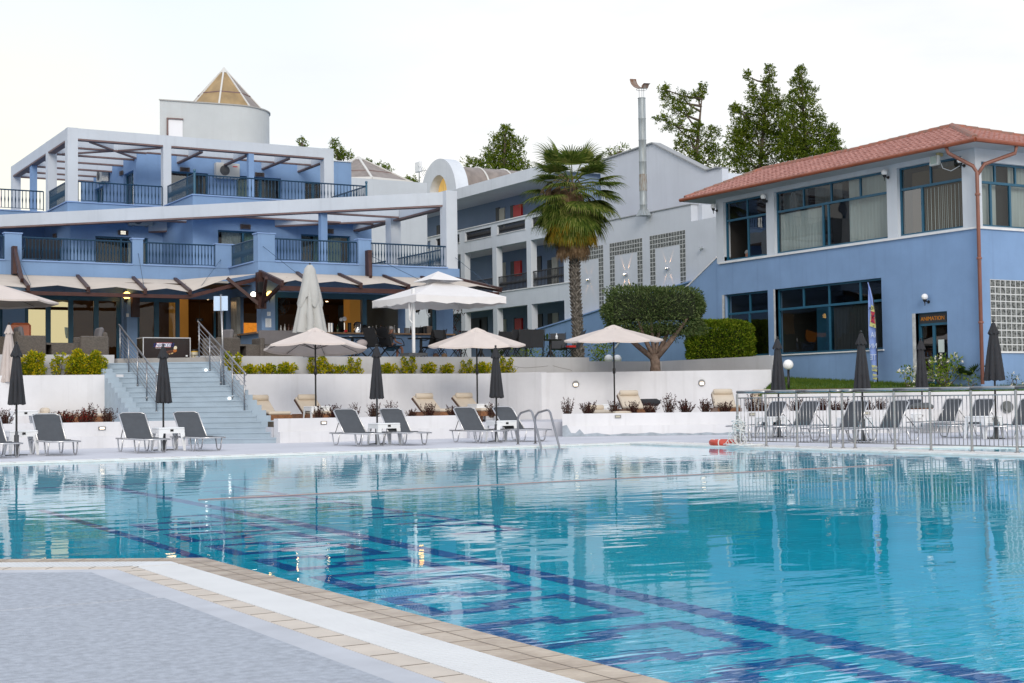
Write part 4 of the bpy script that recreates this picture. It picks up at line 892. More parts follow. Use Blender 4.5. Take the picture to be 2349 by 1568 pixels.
# arch and barrel vault
yc = (73.35 + 71.19) / 2; ro, ri = 2.15, 1.08; zc = 12.55
b = MB(); N_ = 28
def arc_pts(r, sy=1., sz=1.): return [(yc + r * cos(pi * i / N_) * sy, zc + r * sin(pi * i / N_) * sz) for i in range(N_ + 1)]
Ao, Ai = arc_pts(ro, 1, .98), arc_pts(ri, 1, 1.1); vs = []; fs = []
for x in (XM - .25, XM + .55):
    vs += [(x, y, z) for y, z in Ao] + [(x, y, z) for y, z in Ai]
K = N_ + 1
for i in range(N_):
    fs += [(i, i + 1, K + i + 1, K + i), (2 * K + i, 3 * K + i, 3 * K + i + 1, 2 * K + i + 1), (i, 2 * K + i, 2 * K + i + 1, i + 1), (K + i, K + i + 1, 3 * K + i + 1, 3 * K + i)]
b.add(vs, fs); ar = fixn(b.build('arch', m_wing, WG)); ar.data.polygons.foreach_set('use_smooth', [True] * len(ar.data.polygons)); ar.data.set_sharp_from_angle(angle=radians(40))
b = MB(); rv = 1.75; x0, x1 = XM + .55, XM + 15
vs = []; fs = []
for x in (x0, x1): vs += [(x, yc + rv * cos(pi * i / N_), zc + rv * sin(pi * i / N_)) for i in range(K)]
for i in range(N_): fs.append((i, i + 1, K + i + 1, K + i))
fs.append(tuple(range(K, 2 * K))); b.add(vs, fs); vault = b.build('barrel_skylight', m_poly, WG, smooth=True); vault.data.set_sharp_from_angle(angle=radians(40))
b = MB(); x = x0 + 1.6
while x < x1: b.tube([(x, yc + (rv + .02) * cos(pi * i / 14), zc + (rv + .02) * sin(pi * i / 14)) for i in range(15)], .06, 5); x += 1.7
b.build('glazing_bar', m_ribw, vault)
b = MB(); pp = [(XM + .3, y, z) for y, z in Ai]; b.add(pp, [tuple(range(len(pp)))]); b.build('amber_panel', mat('sunlit_reed_screen', (.62, .40, .12), .7, var=.5, vscale=3, stretch=(1, 6, .5), emit=(1, .62, .18), estr=.35), vault)  # sunlight on the screen put in as a faint glow of its own
# blue ramp wall in front of the wing and the stair wall beside the right building
RWb = thing('ramp_wall', (37.5, 55, 2.2), 'long blue sloping ramp wall below the glass-block portals, rising to the right behind the olive tree', 'wall')
pts = [onX(M3, x, y, 37.55) for x, y in ((430, 935), (800, 822), (1095, 727), (1870, 487))]
poly = [(p.y, p.z) for p in pts]; poly += [(44.0, 6.35), (44.0, 1.5), (poly[0][0], 1.5)]
b = MB(); b.prismX(poly, 37.55, 37.85); fixn(b.build('wall', m_blue, RWb)); b = MB()
for p, q in zip(pts, pts[1:]): b.bar((37.68, p.y, p.z + .03), (37.68, q.y, q.z + .03), .4, .06)
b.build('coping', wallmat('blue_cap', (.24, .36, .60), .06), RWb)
SWb = thing('stair_wall', (32.2, 43, 2.2), 'blue wall with a pale raking edge joining the right-hand building, behind the olive tree', 'wall')
b = MB(); b.prismX([(39.9, 1.4), (46.74, 1.4), (46.74, 2.96), (46.22, 3.3), (41.93, 5.08), (40.3, 5.93), (39.9, 5.93)], 32.02, 32.3); fixn(b.build('wall', m_blue, SWb)); b = MB()
for p, q in (((46.74, 2.96), (46.22, 3.3)), ((46.22, 3.3), (41.93, 5.08)), ((41.93, 5.08), (40.3, 5.93))): b.bar((32.15, p[0], p[1] + .025), (32.15, q[0], q[1] + .025), .34, .05)
b.build('coping', mat('white_marble_ledge', (.72, .72, .72), .4), SWb)
# flue
c0 = onX(T3, 1376, 1320, 37.6); c1 = onX(T3, 1356, 378, 37.6); FL = thing('chimney', (37.6, c0.y, c0.z), 'tall round grey metal flue with rust streaks in front of the pale gable', 'chimney')
m_flue = mat('galvanised_flue', (.34, .38, .40), .5, metal=.3, var=.25, vscale=3, stretch=(4, 4, .5), col2=(.25, .27, .27)); m_rust = mat('rusty_sheet', (.16, .075, .04), .8, var=.5, vscale=7, col2=(.30, .27, .24))
b = MB(); cyf = (c0.y + c1.y) / 2; H_ = c1.z - c0.z; prof = [(.165, 0)]
for i in range(5): z = H_ * (.04 + .96 * i / 5); prof += [(.165, z), (.175, z + .02), (.175, z + .06), (.165, z + .08)]
prof += [(.165, H_ - .04), (.18, H_ - .02), (.18, H_)]
b.lathe((37.6, cyf, c0.z), prof, 20); b.build('pipe', m_flue, FL, smooth=True, auto=30)
b = MB(); b.lathe((37.6, cyf, c0.z - .25), [(.36, 0), (.19, .3)], 4, a0=pi / 4); b.build('base_hood', m_flue, FL)
b = MB(); b.lathe((37.6, cyf, c0.z + H_ * .17), [(.178, 0), (.178, .75)], 20, cap=False); b.build('rusty_band', mat('rust_streaks', (.30, .34, .34), .6, var=.6, vscale=6, stretch=(5, 5, .6), col2=(.20, .12, .07)), FL, smooth=True)
b = MB()
for t in (0, 2.1, 4.2): b.tube([(37.6 + .12 * cos(t), cyf + .12 * sin(t), c1.z), (37.6 + .12 * cos(t), cyf + .12 * sin(t), c1.z + .55)], .012, 5)
b.tube([(37.6 + .24 * cos(t * .4), cyf + .24 * sin(t * .4), c1.z + .38) for t in range(17)], .010, 5); b.build('cowl_strut', m_flue, FL)
b = MB(); vs = []; fs = []; n1 = 12
uu = Vector((-.35, .85, .15)).normalized(); vv = Vector((.9, .3, .12)).normalized()
ce = Vector((37.6, cyf, c1.z + .86))
for i in range(n1 + 1):
    t = -.75 + (i / n1) * 2.3
    for s_ in (-.25, .25):
        for th_ in (0, .03): vs.append(ce + uu * sin(t) * .45 + Vector((0, 0, 1)) * (-cos(t) * .42 + (.12 if t < -.5 else 0)) * (1 + th_ / .5) + vv * s_)
for i in range(n1):
    a = i * 4; c = a + 4; fs += [(a, c, c + 2, a + 2), (a + 1, a + 3, c + 3, c + 1), (a, a + 1, c + 1, c), (a + 2, c + 2, c + 3, a + 3)]
b.add(vs, fs); fixn(b.build('rain_cowl', m_rust, FL))
# antenna
am = onX(T2, 1505, 1170, 40); at_ = onX(T2, 1505, 975, 40); AN = thing('antenna', am, 'thin roof mast with a small white panel and a stick aerial, beside the arch', 'antenna')
b = MB(); b.tube([am, at_], .035, 6); b.build('mast', m_flue, AN); b = MB(); c = onX(T2, 1497, 958, 40); b.box(c.x - .1, c.y - .38, c.z - .32, c.x + .1, c.y + .3, c.z + .32); b.build('panel', mat('white_plastic', (.78, .8, .82), .35), AN, bevel=.03)
b = MB(); q = onX(T2, 1600, 985, 40); p_ = onX(T2, 1505, 990, 40); b.tube([p_, q], .015, 4)
for t in (.15, .3, .45, .6, .8, .95): c = p_.lerp(q, t); h = .3 * (1.2 - t); b.tube([c + Vector((-h * .6, 0, h)), c - Vector((-h * .6, 0, h))], .012, 4)
b.build('aerial', m_flue, AN)
# ================================================================== right building
RB = thing('clubhouse', (36, 35, 1.3), 'two-storey blue and grey building on the right with a red tiled roof', 'building')
XR = 32.0; YR = 28.6
H1 = [(37.62, 39.90, 5.78, 7.84), (32.05, 37.22, 5.78, 7.84), (29.1, 31.62, 5.78, 7.84)]
H0 = [(37.62, 39.92, 2.42, 4.60), (32.36, 37.24, 2.42, 4.60), (29.78, 31.0, 1.32, 3.43)]
b = MB(); b.panel('X', XR, .3, YR + .3, 40.3, 1.0, 5.72, H0); b.panel('Y', YR, .3, XR, 48, 1.0, 5.72, [(32.47, 35.6, 2.22, 4.27)]); b.panel('Y', 40.3, .3, XR + .3, 48, 1.0, 5.72); b.build('lower_wall', m_blue, RB)
b = MB(); b.panel('X', XR + .003, .3, YR + .3, 40.3, 5.72, 8.22, H1); b.panel('Y', YR + .003, .3, XR + .003, 48, 5.72, 8.22, [(32.25, 36.6, 5.78, 7.62)]); b.panel('Y', 40.28, .3, XR + .3, 48, 5.72, 8.22); b.build('upper_wall', m_pale, RB)
b = MB(); b.box(XR - .06, YR - .06, 5.69, XR + .1, 40.15, 5.74); b.box(XR + .1, YR - .06, 5.69, 48, YR + .1, 5.74)
b.box(XR - .05, 32.3, 2.38, XR + .12, 37.3, 2.42); b.box(XR - .05, 37.55, 2.38, XR + .12, 39.95, 2.42); b.box(32.4, YR - .05, 2.18, 35.7, YR + .1, 2.22); b.build('sill', mat('white_marble_ledge', (.72, .72, .72), .4), RB)
b = MB(); b.box(XR + .05, 37.235, 2.42, XR + .12, 37.45, 4.6); b.box(XR + .004, 39.915, 2.42, XR + .12, 40.02, 4.6); b.box(XR + .004, 31.0, 1.32, XR + .12, 31.14, 3.43)
b = MB(); b.box(XR - .003, 37.24, 2.42, XR + .12, 37.33, 4.6); m_pm = mat('pale_marble', (.55, .56, .56), .3, var=.3, vscale=6); b.build('marble_reveal', m_pm, RB); b = MB(); b.box(XR - .003, 39.92, 2.42, XR + .12, 40.05, 4.6); b.build('marble_reveal', m_pm, RB); b = MB(); b.box(XR - .003, 31.0, 1.32, XR + .12, 31.14, 3.43); b.build('marble_reveal', m_pm, RB)
cur = m_curt
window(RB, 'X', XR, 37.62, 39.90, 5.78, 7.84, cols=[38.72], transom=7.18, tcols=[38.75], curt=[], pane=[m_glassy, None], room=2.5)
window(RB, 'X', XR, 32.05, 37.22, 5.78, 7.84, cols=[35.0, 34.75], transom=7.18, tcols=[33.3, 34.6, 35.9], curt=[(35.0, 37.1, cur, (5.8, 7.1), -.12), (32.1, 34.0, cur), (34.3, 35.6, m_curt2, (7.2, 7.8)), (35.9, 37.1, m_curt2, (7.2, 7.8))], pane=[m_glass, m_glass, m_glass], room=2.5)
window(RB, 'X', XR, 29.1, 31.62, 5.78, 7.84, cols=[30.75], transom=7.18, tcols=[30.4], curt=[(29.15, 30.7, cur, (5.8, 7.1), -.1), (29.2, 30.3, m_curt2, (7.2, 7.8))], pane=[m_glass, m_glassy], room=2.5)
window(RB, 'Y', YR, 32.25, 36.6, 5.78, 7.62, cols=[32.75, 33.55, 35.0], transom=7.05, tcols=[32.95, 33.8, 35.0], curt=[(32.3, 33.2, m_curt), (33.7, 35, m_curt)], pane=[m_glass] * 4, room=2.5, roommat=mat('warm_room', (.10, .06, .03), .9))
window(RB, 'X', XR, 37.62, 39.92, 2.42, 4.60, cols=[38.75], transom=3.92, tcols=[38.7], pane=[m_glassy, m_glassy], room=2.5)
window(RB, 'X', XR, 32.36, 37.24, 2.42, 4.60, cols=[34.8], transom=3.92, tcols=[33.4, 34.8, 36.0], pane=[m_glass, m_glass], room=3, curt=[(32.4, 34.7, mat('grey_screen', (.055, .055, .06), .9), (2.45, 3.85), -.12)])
for q in (2.9, 3.6): pass
b = MB(); b.box(XR + .5, 35.2, 2.45, XR + .7, 35.8, 3.9); b.build('inner_post', m_teal, RB)
blocks(RB, 'Y', YR, [(32.47 + .21 * i, 2.22 + .205 * j) for i in range(15) for j in range(10)], s=.205)
# door with the ANIMATION transom
dr = window(RB, 'X', XR, 29.78, 31.0, 1.32, 3.43, cols=[30.42], transom=3.10, tcols=[], pane=[m_glassy, m_glassy], room=2, name='door', fr=.08)
b = MB(); b.box(XR + .10, 29.9, 3.12, XR + .13, 30.95, 3.40); b.build('transom_panel', mat('dark_panel', (.025, .03, .035), .4), dr)
text_mesh('sign_text', 'ANIMATION', .165, mat('orange_letters', (.55, .20, .02), .5), dr, (XR + .09, 30.42, 3.25), (0, -1, 0), (0, 0, 1), .004)
b = MB(); b.box(XR + .085, 30.0, 2.25, XR + .10, 30.22, 2.62); b.build('notice', mat('notice_paper', (.55, .62, .60), .7), dr); b = MB(); b.tube([(XR + .06, 30.35, 2.0), (XR + .06, 30.2, 2.0)], .012, 6); b.tube([(XR + .06, 30.5, 2.0), (XR + .06, 30.62, 2.0)], .012, 6); b.build('handle', m_black, dr)
# tiled roof: real ribs and courses
m_tile = mat('clay_tile', (.39, .18, .145), .6, var=.35, vscale=5, col2=(.26, .10, .075), bump=.1, bscale=30); m_gut = mat('copper_brown_gutter', (.27, .075, .035), .4, var=.2)
Rf = (31.3, 27.95, 8.06); P0r = Vector((34.5, 31.7, 9.28)); k1_ = (P0r.z - Rf[2]) / (P0r.x - Rf[0])
def planeX(T, a, b_): d = ray(T, a, b_); t = (Rf[2] - Rf[0] * k1_ - CAM.z) / (d.z - k1_ * d.x); return CAM + d * t
Pm = [planeX(T4, x, y) for x, y in ((1020, 768), (340, 908))]
ROOF = thing('x', (0, 0, 0), 'x', 'x'); bpy.data.objects.remove(ROOF)
def roof_slope(name, e0, along, up, length, depth_fn, rise, parent):
    """courses of half-round tiles; e0 eave start, along unit, up horizontal unit, depth_fn(s) gives (d0,d1) span up the slope at distance s along"""
    b = MB(); w_ = .21; cl = .36; n = int(length / w_); e0 = Vector(e0); along = Vector(along); up = Vector(up)
    for i in range(n):
        s = i * w_; d1 = depth_fn(s + w_ / 2)
        if d1 <= .05: continue
        d0 = 0; k = 0; 
        while d0 < d1 - .02:
            d2 = min(d0 + cl + .05, d1); vs = []
            prof = [(-.5, 0), (-.36, .035), (-.2, .058), (0, .066), (.2, .058), (.36, .035), (.5, 0)] if True else 0
            for dd, lift in ((d0, .034), (d2, .0)):
                for a, h in prof: p = e0 + along * (s + w_ / 2 + a * w_) + up * dd; vs.append((p.x, p.y, p.z + dd * rise + h + lift))
            m = len(prof); b.add(vs, [(j, j + 1, m + j + 1, m + j) for j in range(m - 1)] + [tuple(range(m))])
            d0 += cl; k += 1
    return b.build(name, m_tile, parent, smooth=False)
Lx = 41.3 - 27.95
ridge = [(P0r.y, P0r.x - Rf[0]), (Pm[0].y, Pm[0].x - Rf[0]), (Pm[1].y, Pm[1].x - Rf[0]), (41.25, 0)]
def dX(s):
    y = 27.95 + s
    if y < P0r.y: return (y - 27.95) / (P0r.y - 27.95) * (P0r.x - Rf[0])
    for (ya, da), (yb, db) in zip(ridge, ridge[1:]):
        if ya <= y <= yb: return da + (db - da) * (y - ya) / (yb - ya)
    return 0
r1 = roof_slope('roof', (31.3, 27.95, 8.06), (0, 1, 0), (1, 0, 0), Lx, dX, k1_, RB)
k2_ = (P0r.z - Rf[2]) / (P0r.y - Rf[1])
d = ray(T4, 2349, 665); t = (Rf[2] - Rf[1] * k2_ - CAM.z) / (d.z - k2_ * d.y); P4 = CAM + d * t
def dY(s):
    x = 31.3 + s
    if x < P0r.x: return (x - 31.3) / (P0r.x - 31.3) * (P0r.y - 27.95)
    sl = (P4.y - P0r.y) / (P4.x - P0r.x); return max(.3, P0r.y - 27.95 + sl * (x - P0r.x))
r2 = roof_slope('roof', (31.3, 27.95, 8.06), (1, 0, 0), (0, 1, 0), 14, dY, k2_, RB)
b = MB()
def ridge_tiles(b, p, q, r=.10, n=None):
    p = Vector(p); q = Vector(q); n = n or max(1, int((q - p).length / .36)); d = (q - p) / n
    for i in range(n): b.tube([p + d * i, p + d * (i + 1.12)], [r * .92, r * 1.12], 8)
pts = [Vector((31.35, 28.0, 8.12)), P0r + Vector((0, 0, .05)), Pm[0] + Vector((0, 0, .05)), Pm[1] + Vector((0, 0, .05)), Vector((31.4, 41.2, 8.12))]
for p, q in zip(pts, pts[1:]): ridge_tiles(b, p, q)
ridge_tiles(b, P0r + Vector((0, 0, .05)), P4 + Vector((0, 0, .05))); b.build('ridge_tile', mat('ridge_clay', (.30, .10, .06), .6, var=.4, vscale=6, col2=(.20, .13, .10)), RB)
b = MB(); b.prism([(31.25, 27.9), (48, 27.9), (48, 41.3), (31.25, 41.3)], 7.985, 8.02); b.build('soffit', mat('grey_soffit', (.40, .43, .46), .8), RB)
b = MB(); zz = 8.06
b.tube([(31.2, 27.85, 8.04), (31.2, 41.3, 8.04)], .065, 8); b.tube([(31.2, 27.85, 8.04), (45, 27.85, 8.04)], .065, 8); b.build('gutter', m_gut, RB)
dp = mat('red_brown_pipe', (.24, .10, .07), .4, var=.15)
b = MB(); b.tube([(31.25, 28.95, 8.0), (31.27, 28.9, 7.82), (31.85, 28.55, 7.45), (31.9, 28.45, 7.25), (31.9, 28.45, 1.3)], .055, 8)
b.tube([(32.9, 27.9, 8.0), (32.9, 27.95, 7.8), (32.15, 28.4, 7.5), (31.93, 28.45, 7.2)], .055, 8)
for z in (6.6, 4.8, 3.0): b.tube([(31.9, 28.45, z), (31.9, 28.45, z + .06)], .075, 8)
b.build('downpipe', dp, RB, smooth=True)
# ================================================================== plants
rv = lambda r=1.: Vector((random.gauss(0, 1), random.gauss(0, 1), random.gauss(0, 1))).normalized() * r
def leaf(b, p, s, d=None, w=.45, droop=0.):
    """one pointed leaf: two triangles folded along the midrib"""
    d = (d or rv()).normalized(); sd = d.cross(rv()); 
    if sd.length < .1: sd = d.orthogonal()
    sd.normalize(); n = d.cross(sd); e = p + d * s; m = p + d * (s * .45) + n * (s * .06)
    b.add([p, m + sd * (s * w / 2), e, m - sd * (s * w / 2)], [(0, 1, 2, 3)])
def lobe_points(c, rx, ry, rz, n, shell=.55):
    out = []
    for _ in range(n):
        u = rv(); r = (shell + (1 - shell) * random.random()) if random.random() < .75 else random.random() ** .5
        out.append((Vector((c.x + u.x * rx * r, c.y + u.y * ry * r, c.z + u.z * rz * r)), u))
    return out
m_pine = leafmat('pine_needles', [(.030, .055, .008), (.065, .115, .012), (.13, .19, .018), (.24, .27, .035)], tl=.4, scale=.7)
m_bark = mat('grey_bark', (.14, .11, .085), .9, var=.45, vscale=9, bump=.6, bscale=18, stretch=(1, 1, .3))
def conifer(lobes, dist, label, base, seed, dens=1., size=.125, mt=None, nm='pine_tree', cat='tree', group=None, tuft=9, depthk=.9):
    """lobes: (x, y, rx, ry) outlines on the photo; each becomes a real ellipsoid of tufts at its own depth"""
    random.seed(seed); k = dist / FPX
    t = thing(nm, base, label, cat, group); bl = MB(); br = MB(); base = Vector(base)
    ls = []
    for i, (x, y, rx, ry) in enumerate(lobes):
        c = atD(DD, x, y, dist + random.uniform(-1, 1) * .6 * sum(l[2] for l in lobes) / len(lobes) * k); ls.append((c, rx * k * 1.12, ry * k * 1.05))
    top = max(ls, key=lambda q: q[0].z)[0]; mid = Vector((base.x, base.y, min(l[0].z for l in ls)))
    trunk = [base, base.lerp(mid, .5), mid.lerp(top, .15), mid.lerp(top, .6), top + Vector((0, 0, -.1))]
    br.tube(trunk, [.28 * dist / 95, .2 * dist / 95, .13 * dist / 95, .07, .02], 8)
    for c, rx, rz in ls:
        hz = max(base.z + .2, c.z - rx * .9 - .3); s = max(0, min(1, (hz - trunk[2].z) / max(.1, trunk[4].z - trunk[2].z)))
        o = trunk[2].lerp(trunk[4], s) if hz > trunk[2].z else base.lerp(trunk[2], max(0, (hz - base.z) / max(.1, trunk[2].z - base.z)))
        br.tube([o, o.lerp(c, .5) + Vector((0, 0, -.12)), c], [.09, .06, .025], 5)
        for j in range(5): u = rv(); e = c + Vector((u.x * rx, u.y * rx, u.z * rz)) * .9; br.tube([c, e], [.025, .008], 4, cap=False)
        n = int(dens * 270 * (rx * rz) ** .75 + 12)
        for p, u in lobe_points(c, rx, rx * depthk, rz, n, .45):
            if random.random() < .22: p = p + u * rx * random.uniform(.08, .38)
            up = (u * .8 + Vector((0, 0, .55)) + rv(.3)).normalized(); ln = size * random.uniform(.9, 2.0)
            for j in range(tuft):
                q = p + up * (ln * j / tuft); leaf(bl, q + rv(.05), size * random.uniform(.8, 1.4), up * .6 + rv(.9), .42)
    bl.build('crown', mt or m_pine, t); br.build('trunk', m_bark, t, smooth=True); return t
def gz(x, y, d, z=2.2): c = atD(DD, x, y, d); return Vector((c.x, c.y, z))
conifer([(1765, 165, 9, 16), (1763, 195, 14, 16), (1770, 228, 22, 20), (1725, 215, 8, 26), (1714, 175, 5, 12), (1700, 262, 22, 18), (1762, 268, 34, 26), (1735, 300, 38, 24), (1700, 322, 30, 22), (1775, 318, 34, 26), (1720, 360, 46, 24), (1780, 368, 40, 26), (1690, 395, 34, 20), (1745, 405, 40, 22), (1684, 250, 8, 10), (1745, 238, 26, 22), (1800, 262, 26, 30), (1705, 300, 34, 26), (1690, 348, 34, 28), (1806, 320, 32, 34)], 96,
        'tall dark pointed pine, left one of the pair behind the red-tiled roof', gz(1740, 400, 96), 11)
conifer([(1838, 165, 9, 14), (1832, 192, 16, 16), (1850, 212, 22, 20), (1822, 225, 16, 18), (1848, 248, 28, 22), (1868, 278, 26, 18), (1850, 305, 36, 24), (1885, 310, 28, 18), (1912, 310, 10, 22), (1870, 345, 46, 24), (1905, 335, 22, 16), (1830, 350, 34, 28), (1850, 385, 40, 18), (1928, 350, 14, 6), (1818, 285, 26, 30), (1815, 340, 34, 30), (1880, 365, 44, 20)], 93,
        'tall pine with a broad right side touching the red-tiled roof, right one of the pair', gz(1850, 380, 93), 12)
conifer([(1522, 205, 10, 8), (1530, 222, 12, 9), (1612, 202, 7, 12), (1600, 222, 14, 9), (1565, 225, 18, 11), (1545, 245, 20, 9), (1570, 258, 26, 12), (1520, 275, 18, 5), (1550, 290, 26, 11), (1600, 292, 14, 8), (1580, 312, 26, 12), (1632, 310, 18, 16), (1560, 335, 12, 12), (1600, 340, 34, 18), (1640, 350, 24, 14), (1625, 378, 36, 16), (1585, 365, 24, 12)], 90,
        'airy pine with a forked open top, between the metal flue and the dark pair', gz(1595, 380, 90), 13, dens=.8)
conifer([(1160, 302, 12, 12), (1155, 325, 26, 16), (1175, 340, 28, 20), (1140, 352, 30, 20), (1165, 372, 42, 20), (1190, 385, 26, 16), (1125, 378, 26, 16), (1088, 378, 22, 12), (1150, 395, 40, 14)], 92,
        'rounded green pine rising behind the barrel skylight', gz(1155, 395, 92), 14)
conifer([(768, 335, 7, 12), (772, 352, 12, 14), (790, 362, 18, 10)], 84, 'small dark tree top peeping over the blue block beside its upper pergola', gz(780, 390, 84), 15, dens=.6)
conifer([(872, 390, 18, 10), (885, 402, 14, 12), (845, 378, 8, 8)], 92, 'small tree top behind the grey glazed pyramid', gz(872, 410, 92), 16, dens=.6)
conifer([(935, 424, 20, 13), (925, 432, 14, 9), (950, 430, 12, 10)], 90, 'round bright green tree top between the glazed pyramid and the white arch', gz(936, 440, 90), 17, dens=1.5)
conifer([(692, 326, 5, 8), (697, 336, 5, 8)], 84, 'thin wisp of a tree showing above the upper pergola beam', gz(694, 360, 84), 18, dens=.2)
conifer([(1400, 350, 12, 6), (1428, 344, 12, 8), (1415, 356, 20, 6)], 84, 'bare twiggy tree top just above the pale gable, left of the flue', gz(1412, 370, 84), 19, dens=.25, tuft=5)
# ------------------------------------------------------------------ fan palm
random.seed(21); pb = gz(1325, 800, 54, 2.2); PT = thing('palm_tree', pb, 'tall fan palm with brown dead fronds in front of the pale hotel wing', 'palm tree')
ptop = atD(DD, 1313, 420, 54); pts = []
b = MB(); trunk_pts = [pb.lerp(ptop, i / 12) + Vector((.04 * sin(i * .9), .04 * cos(i * .7), 0)) for i in range(13)]
b.tube(trunk_pts, [.27, .20, .175, .165, .16, .155, .155, .16, .165, .175, .19, .21, .18], 14)
tr = b.build('trunk', mat('palm_bark', (.115, .10, .085), .95, var=.6, vscale=6, bump=1, bscale=12), PT, smooth=True)
b = MB()
for i in range(46):
    for k in range(9):
        z = i / 46 * 10.5; s = z / 12; p0 = trunk_pts[int(s * 12)].lerp(trunk_pts[min(12, int(s * 12) + 1)], s * 12 - int(s * 12)); a = k * 2 * pi / 9 + i * .37 + random.uniform(-.15, .15)
        r = .165 if s > .1 else .22; o = p0 + Vector((cos(a) * r * .93, sin(a) * r * .93, 0)); tn = Vector((-sin(a), cos(a), 0)) * (1 if i % 2 else -1)
        e = o + tn * .13 + Vector((cos(a) * .035, sin(a) * .035, .16)); b.bar(o, e, .065, .03, up=(cos(a), sin(a), .2), taper=.5)
b.build('bark_stubs', mat('palm_stub', (.20, .18, .155), .9, var=.5, vscale=14, col2=(.06, .05, .045)), tr)
m_palm = leafmat('palm_leaf', [(.030, .058, .010), (.072, .118, .018), (.135, .180, .032), (.25, .265, .075)], tl=.3, scale=1.6)
m_palmy = leafmat('ageing_palm_leaf', [(.10, .11, .015), (.26, .20, .02), (.34, .19, .02)], tl=.3, scale=1.6); m_dead = leafmat('dead_palm_leaf', [(.09, .055, .03), (.17, .11, .06), (.25, .17, .10)], tl=.15, scale=2)
def frond(b, org, az, el, pl, L_, spread=1.42, nseg=28, droop=.5, flat=.25):
    d = Vector((cos(az) * cos(el), sin(az) * cos(el), sin(el))); side = Vector((-sin(az), cos(az), 0)); nrm = side.cross(d) * -1
    mid = org + d * pl * .6 + Vector((0, 0, .02)); h = org + d * pl - Vector((0, 0, .10 * pl)); b.tube([org, mid, h], [.022, .018, .013], 4, cap=False)
    for i in range(nseg):
        a = (i / (nseg - 1) - .5) * 2 * spread; l = L_ * (.72 + .28 * cos(a)) * random.uniform(.92, 1.05); dd = (d * cos(a) + side * sin(a)).normalized()
        p = h.copy(); w = .016; ns = 6; prev = None; v = dd.copy(); ww = [.012, .036, .040, .026, .014, .003]
        for j in range(ns):
            tw = side.lerp(d, abs(sin(a))).normalized(); sd = (side * cos(a) - d * sin(a)).normalized(); sd = (sd + nrm * (flat * (1 if i % 2 else -1))).normalized()
            L2, R2 = p - sd * ww[j], p + sd * ww[j]
            if prev: b.face(prev[0], prev[1], R2, L2)
            prev = (L2, R2); v = (v + Vector((0, 0, -1)) * droop * 2.1 * (j / ns) ** 2.2).normalized(); p = p + v * l / (ns - 1)
gb, yb, db = MB(), MB(), MB(); gr = random.Random(4)
for i in range(66):
    az = i * 2.39996 + gr.uniform(-.3, .3); f = i / 66; el = radians(78 - 142 * f ** .55 + gr.uniform(-7, 7)); o = ptop + Vector((0, 0, .15 - .75 * f)) + Vector((cos(az), sin(az), 0)) * .15
    frond(gb if gr.random() < .93 or f < .5 else yb, o, az, el, gr.uniform(.8, 1.05) * (1.0 if f > .2 else .9), gr.uniform(.95, 1.12), droop=.38 + .5 * f)
for i in range(9):
    az = i * 2 * pi / 9 + .3; o = ptop + Vector((cos(az) * .2, sin(az) * .2, -.9)); frond(yb, o, az, radians(-58 + gr.uniform(-8, 8)), .75, .95, droop=.7, spread=1.0)
for i in range(26):
    az = i * 2.39996; o = ptop + Vector((cos(az) * .2, sin(az) * .2, -1.0 - .6 * gr.random() + (1.3 if i < 9 else 0))); frond(db, o, az, radians(-74 + gr.uniform(-8, 8)) if i >= 7 else radians(-60), .6, .85, droop=.9, spread=.7, nseg=20)
for i in range(10):
    az = fa + (i - 4.5) * .33; o = ptop + Vector((cos(az) * .3, sin(az) * .3, .35 - .09 * i)); frond(db, o, az, radians(-30 - 5 * i), .45, .95, droop=1.6, spread=.6, nseg=18)
gb.build('green_fronds', m_palm, PT); yb.build('yellow_fronds', m_palmy, PT); db.build('dead_fronds', m_dead, PT)
# ------------------------------------------------------------------ olive, hedge
def blob_leaves(b, c, ax, ay, half, n, size, ex=4., w=.35, thick=.35, lump=.12, skip=0.):
    """leaves over and inside a rounded block (super-ellipsoid), axes ax, ay horizontal"""
    ax = Vector(ax); ay = Vector(ay); uz = Vector((0, 0, 1))
    ph = [(random.uniform(0, 6), random.uniform(2, 5)) for _ in range(4)]
    for _ in range(n):
        u = rv(); k = (abs(u.x) ** ex + abs(u.y) ** ex + abs(u.z) ** ex) ** (-1 / ex); r = 1 - thick * random.random() ** 1.6
        lm = 1 + lump * (sin(u.x * ph[0][1] * 2 + ph[0][0]) * cos(u.y * ph[1][1] * 2 + ph[1][0]) + .6 * sin(u.z * ph[2][1] * 3 + ph[2][0] + u.x * 3))
        v = u * (k * r * lm); p = c + ax * (v.x * half[0]) + ay * (v.y * half[1]) + uz * (v.z * half[2])
        d = (ax * u.x + ay * u.y + uz * (u.z + .25)) + rv(.8); leaf(b, p, size * random.uniform(.7, 1.3), d, w)
random.seed(31); ob = onN(M3, 1540, 1272, 45.7); ob.z = 1.78
OT = thing('olive_tree', ob, 'clipped olive tree with a boxy grey-green crown on a forked trunk', 'olive tree')
cc = (onN(M3, 1090, 745, 46.0) + onN(M3, 1968, 740, 46.0)) / 2; hw = (onN(M3, 1090, 745, 46.0) - onN(M3, 1968, 740, 46.0)).length / 2; zt, zb = onN(M3, 1500, 545, 46.0).z, onN(M3, 1500, 960, 46.0).z; cc.z = (zt + zb) / 2
br = MB(); br.tube([ob - Vector((0, 0, .1)), ob + Vector((.03, 0, .3)), ob + Vector((0, .02, .62))], [.20, .155, .17], 10)
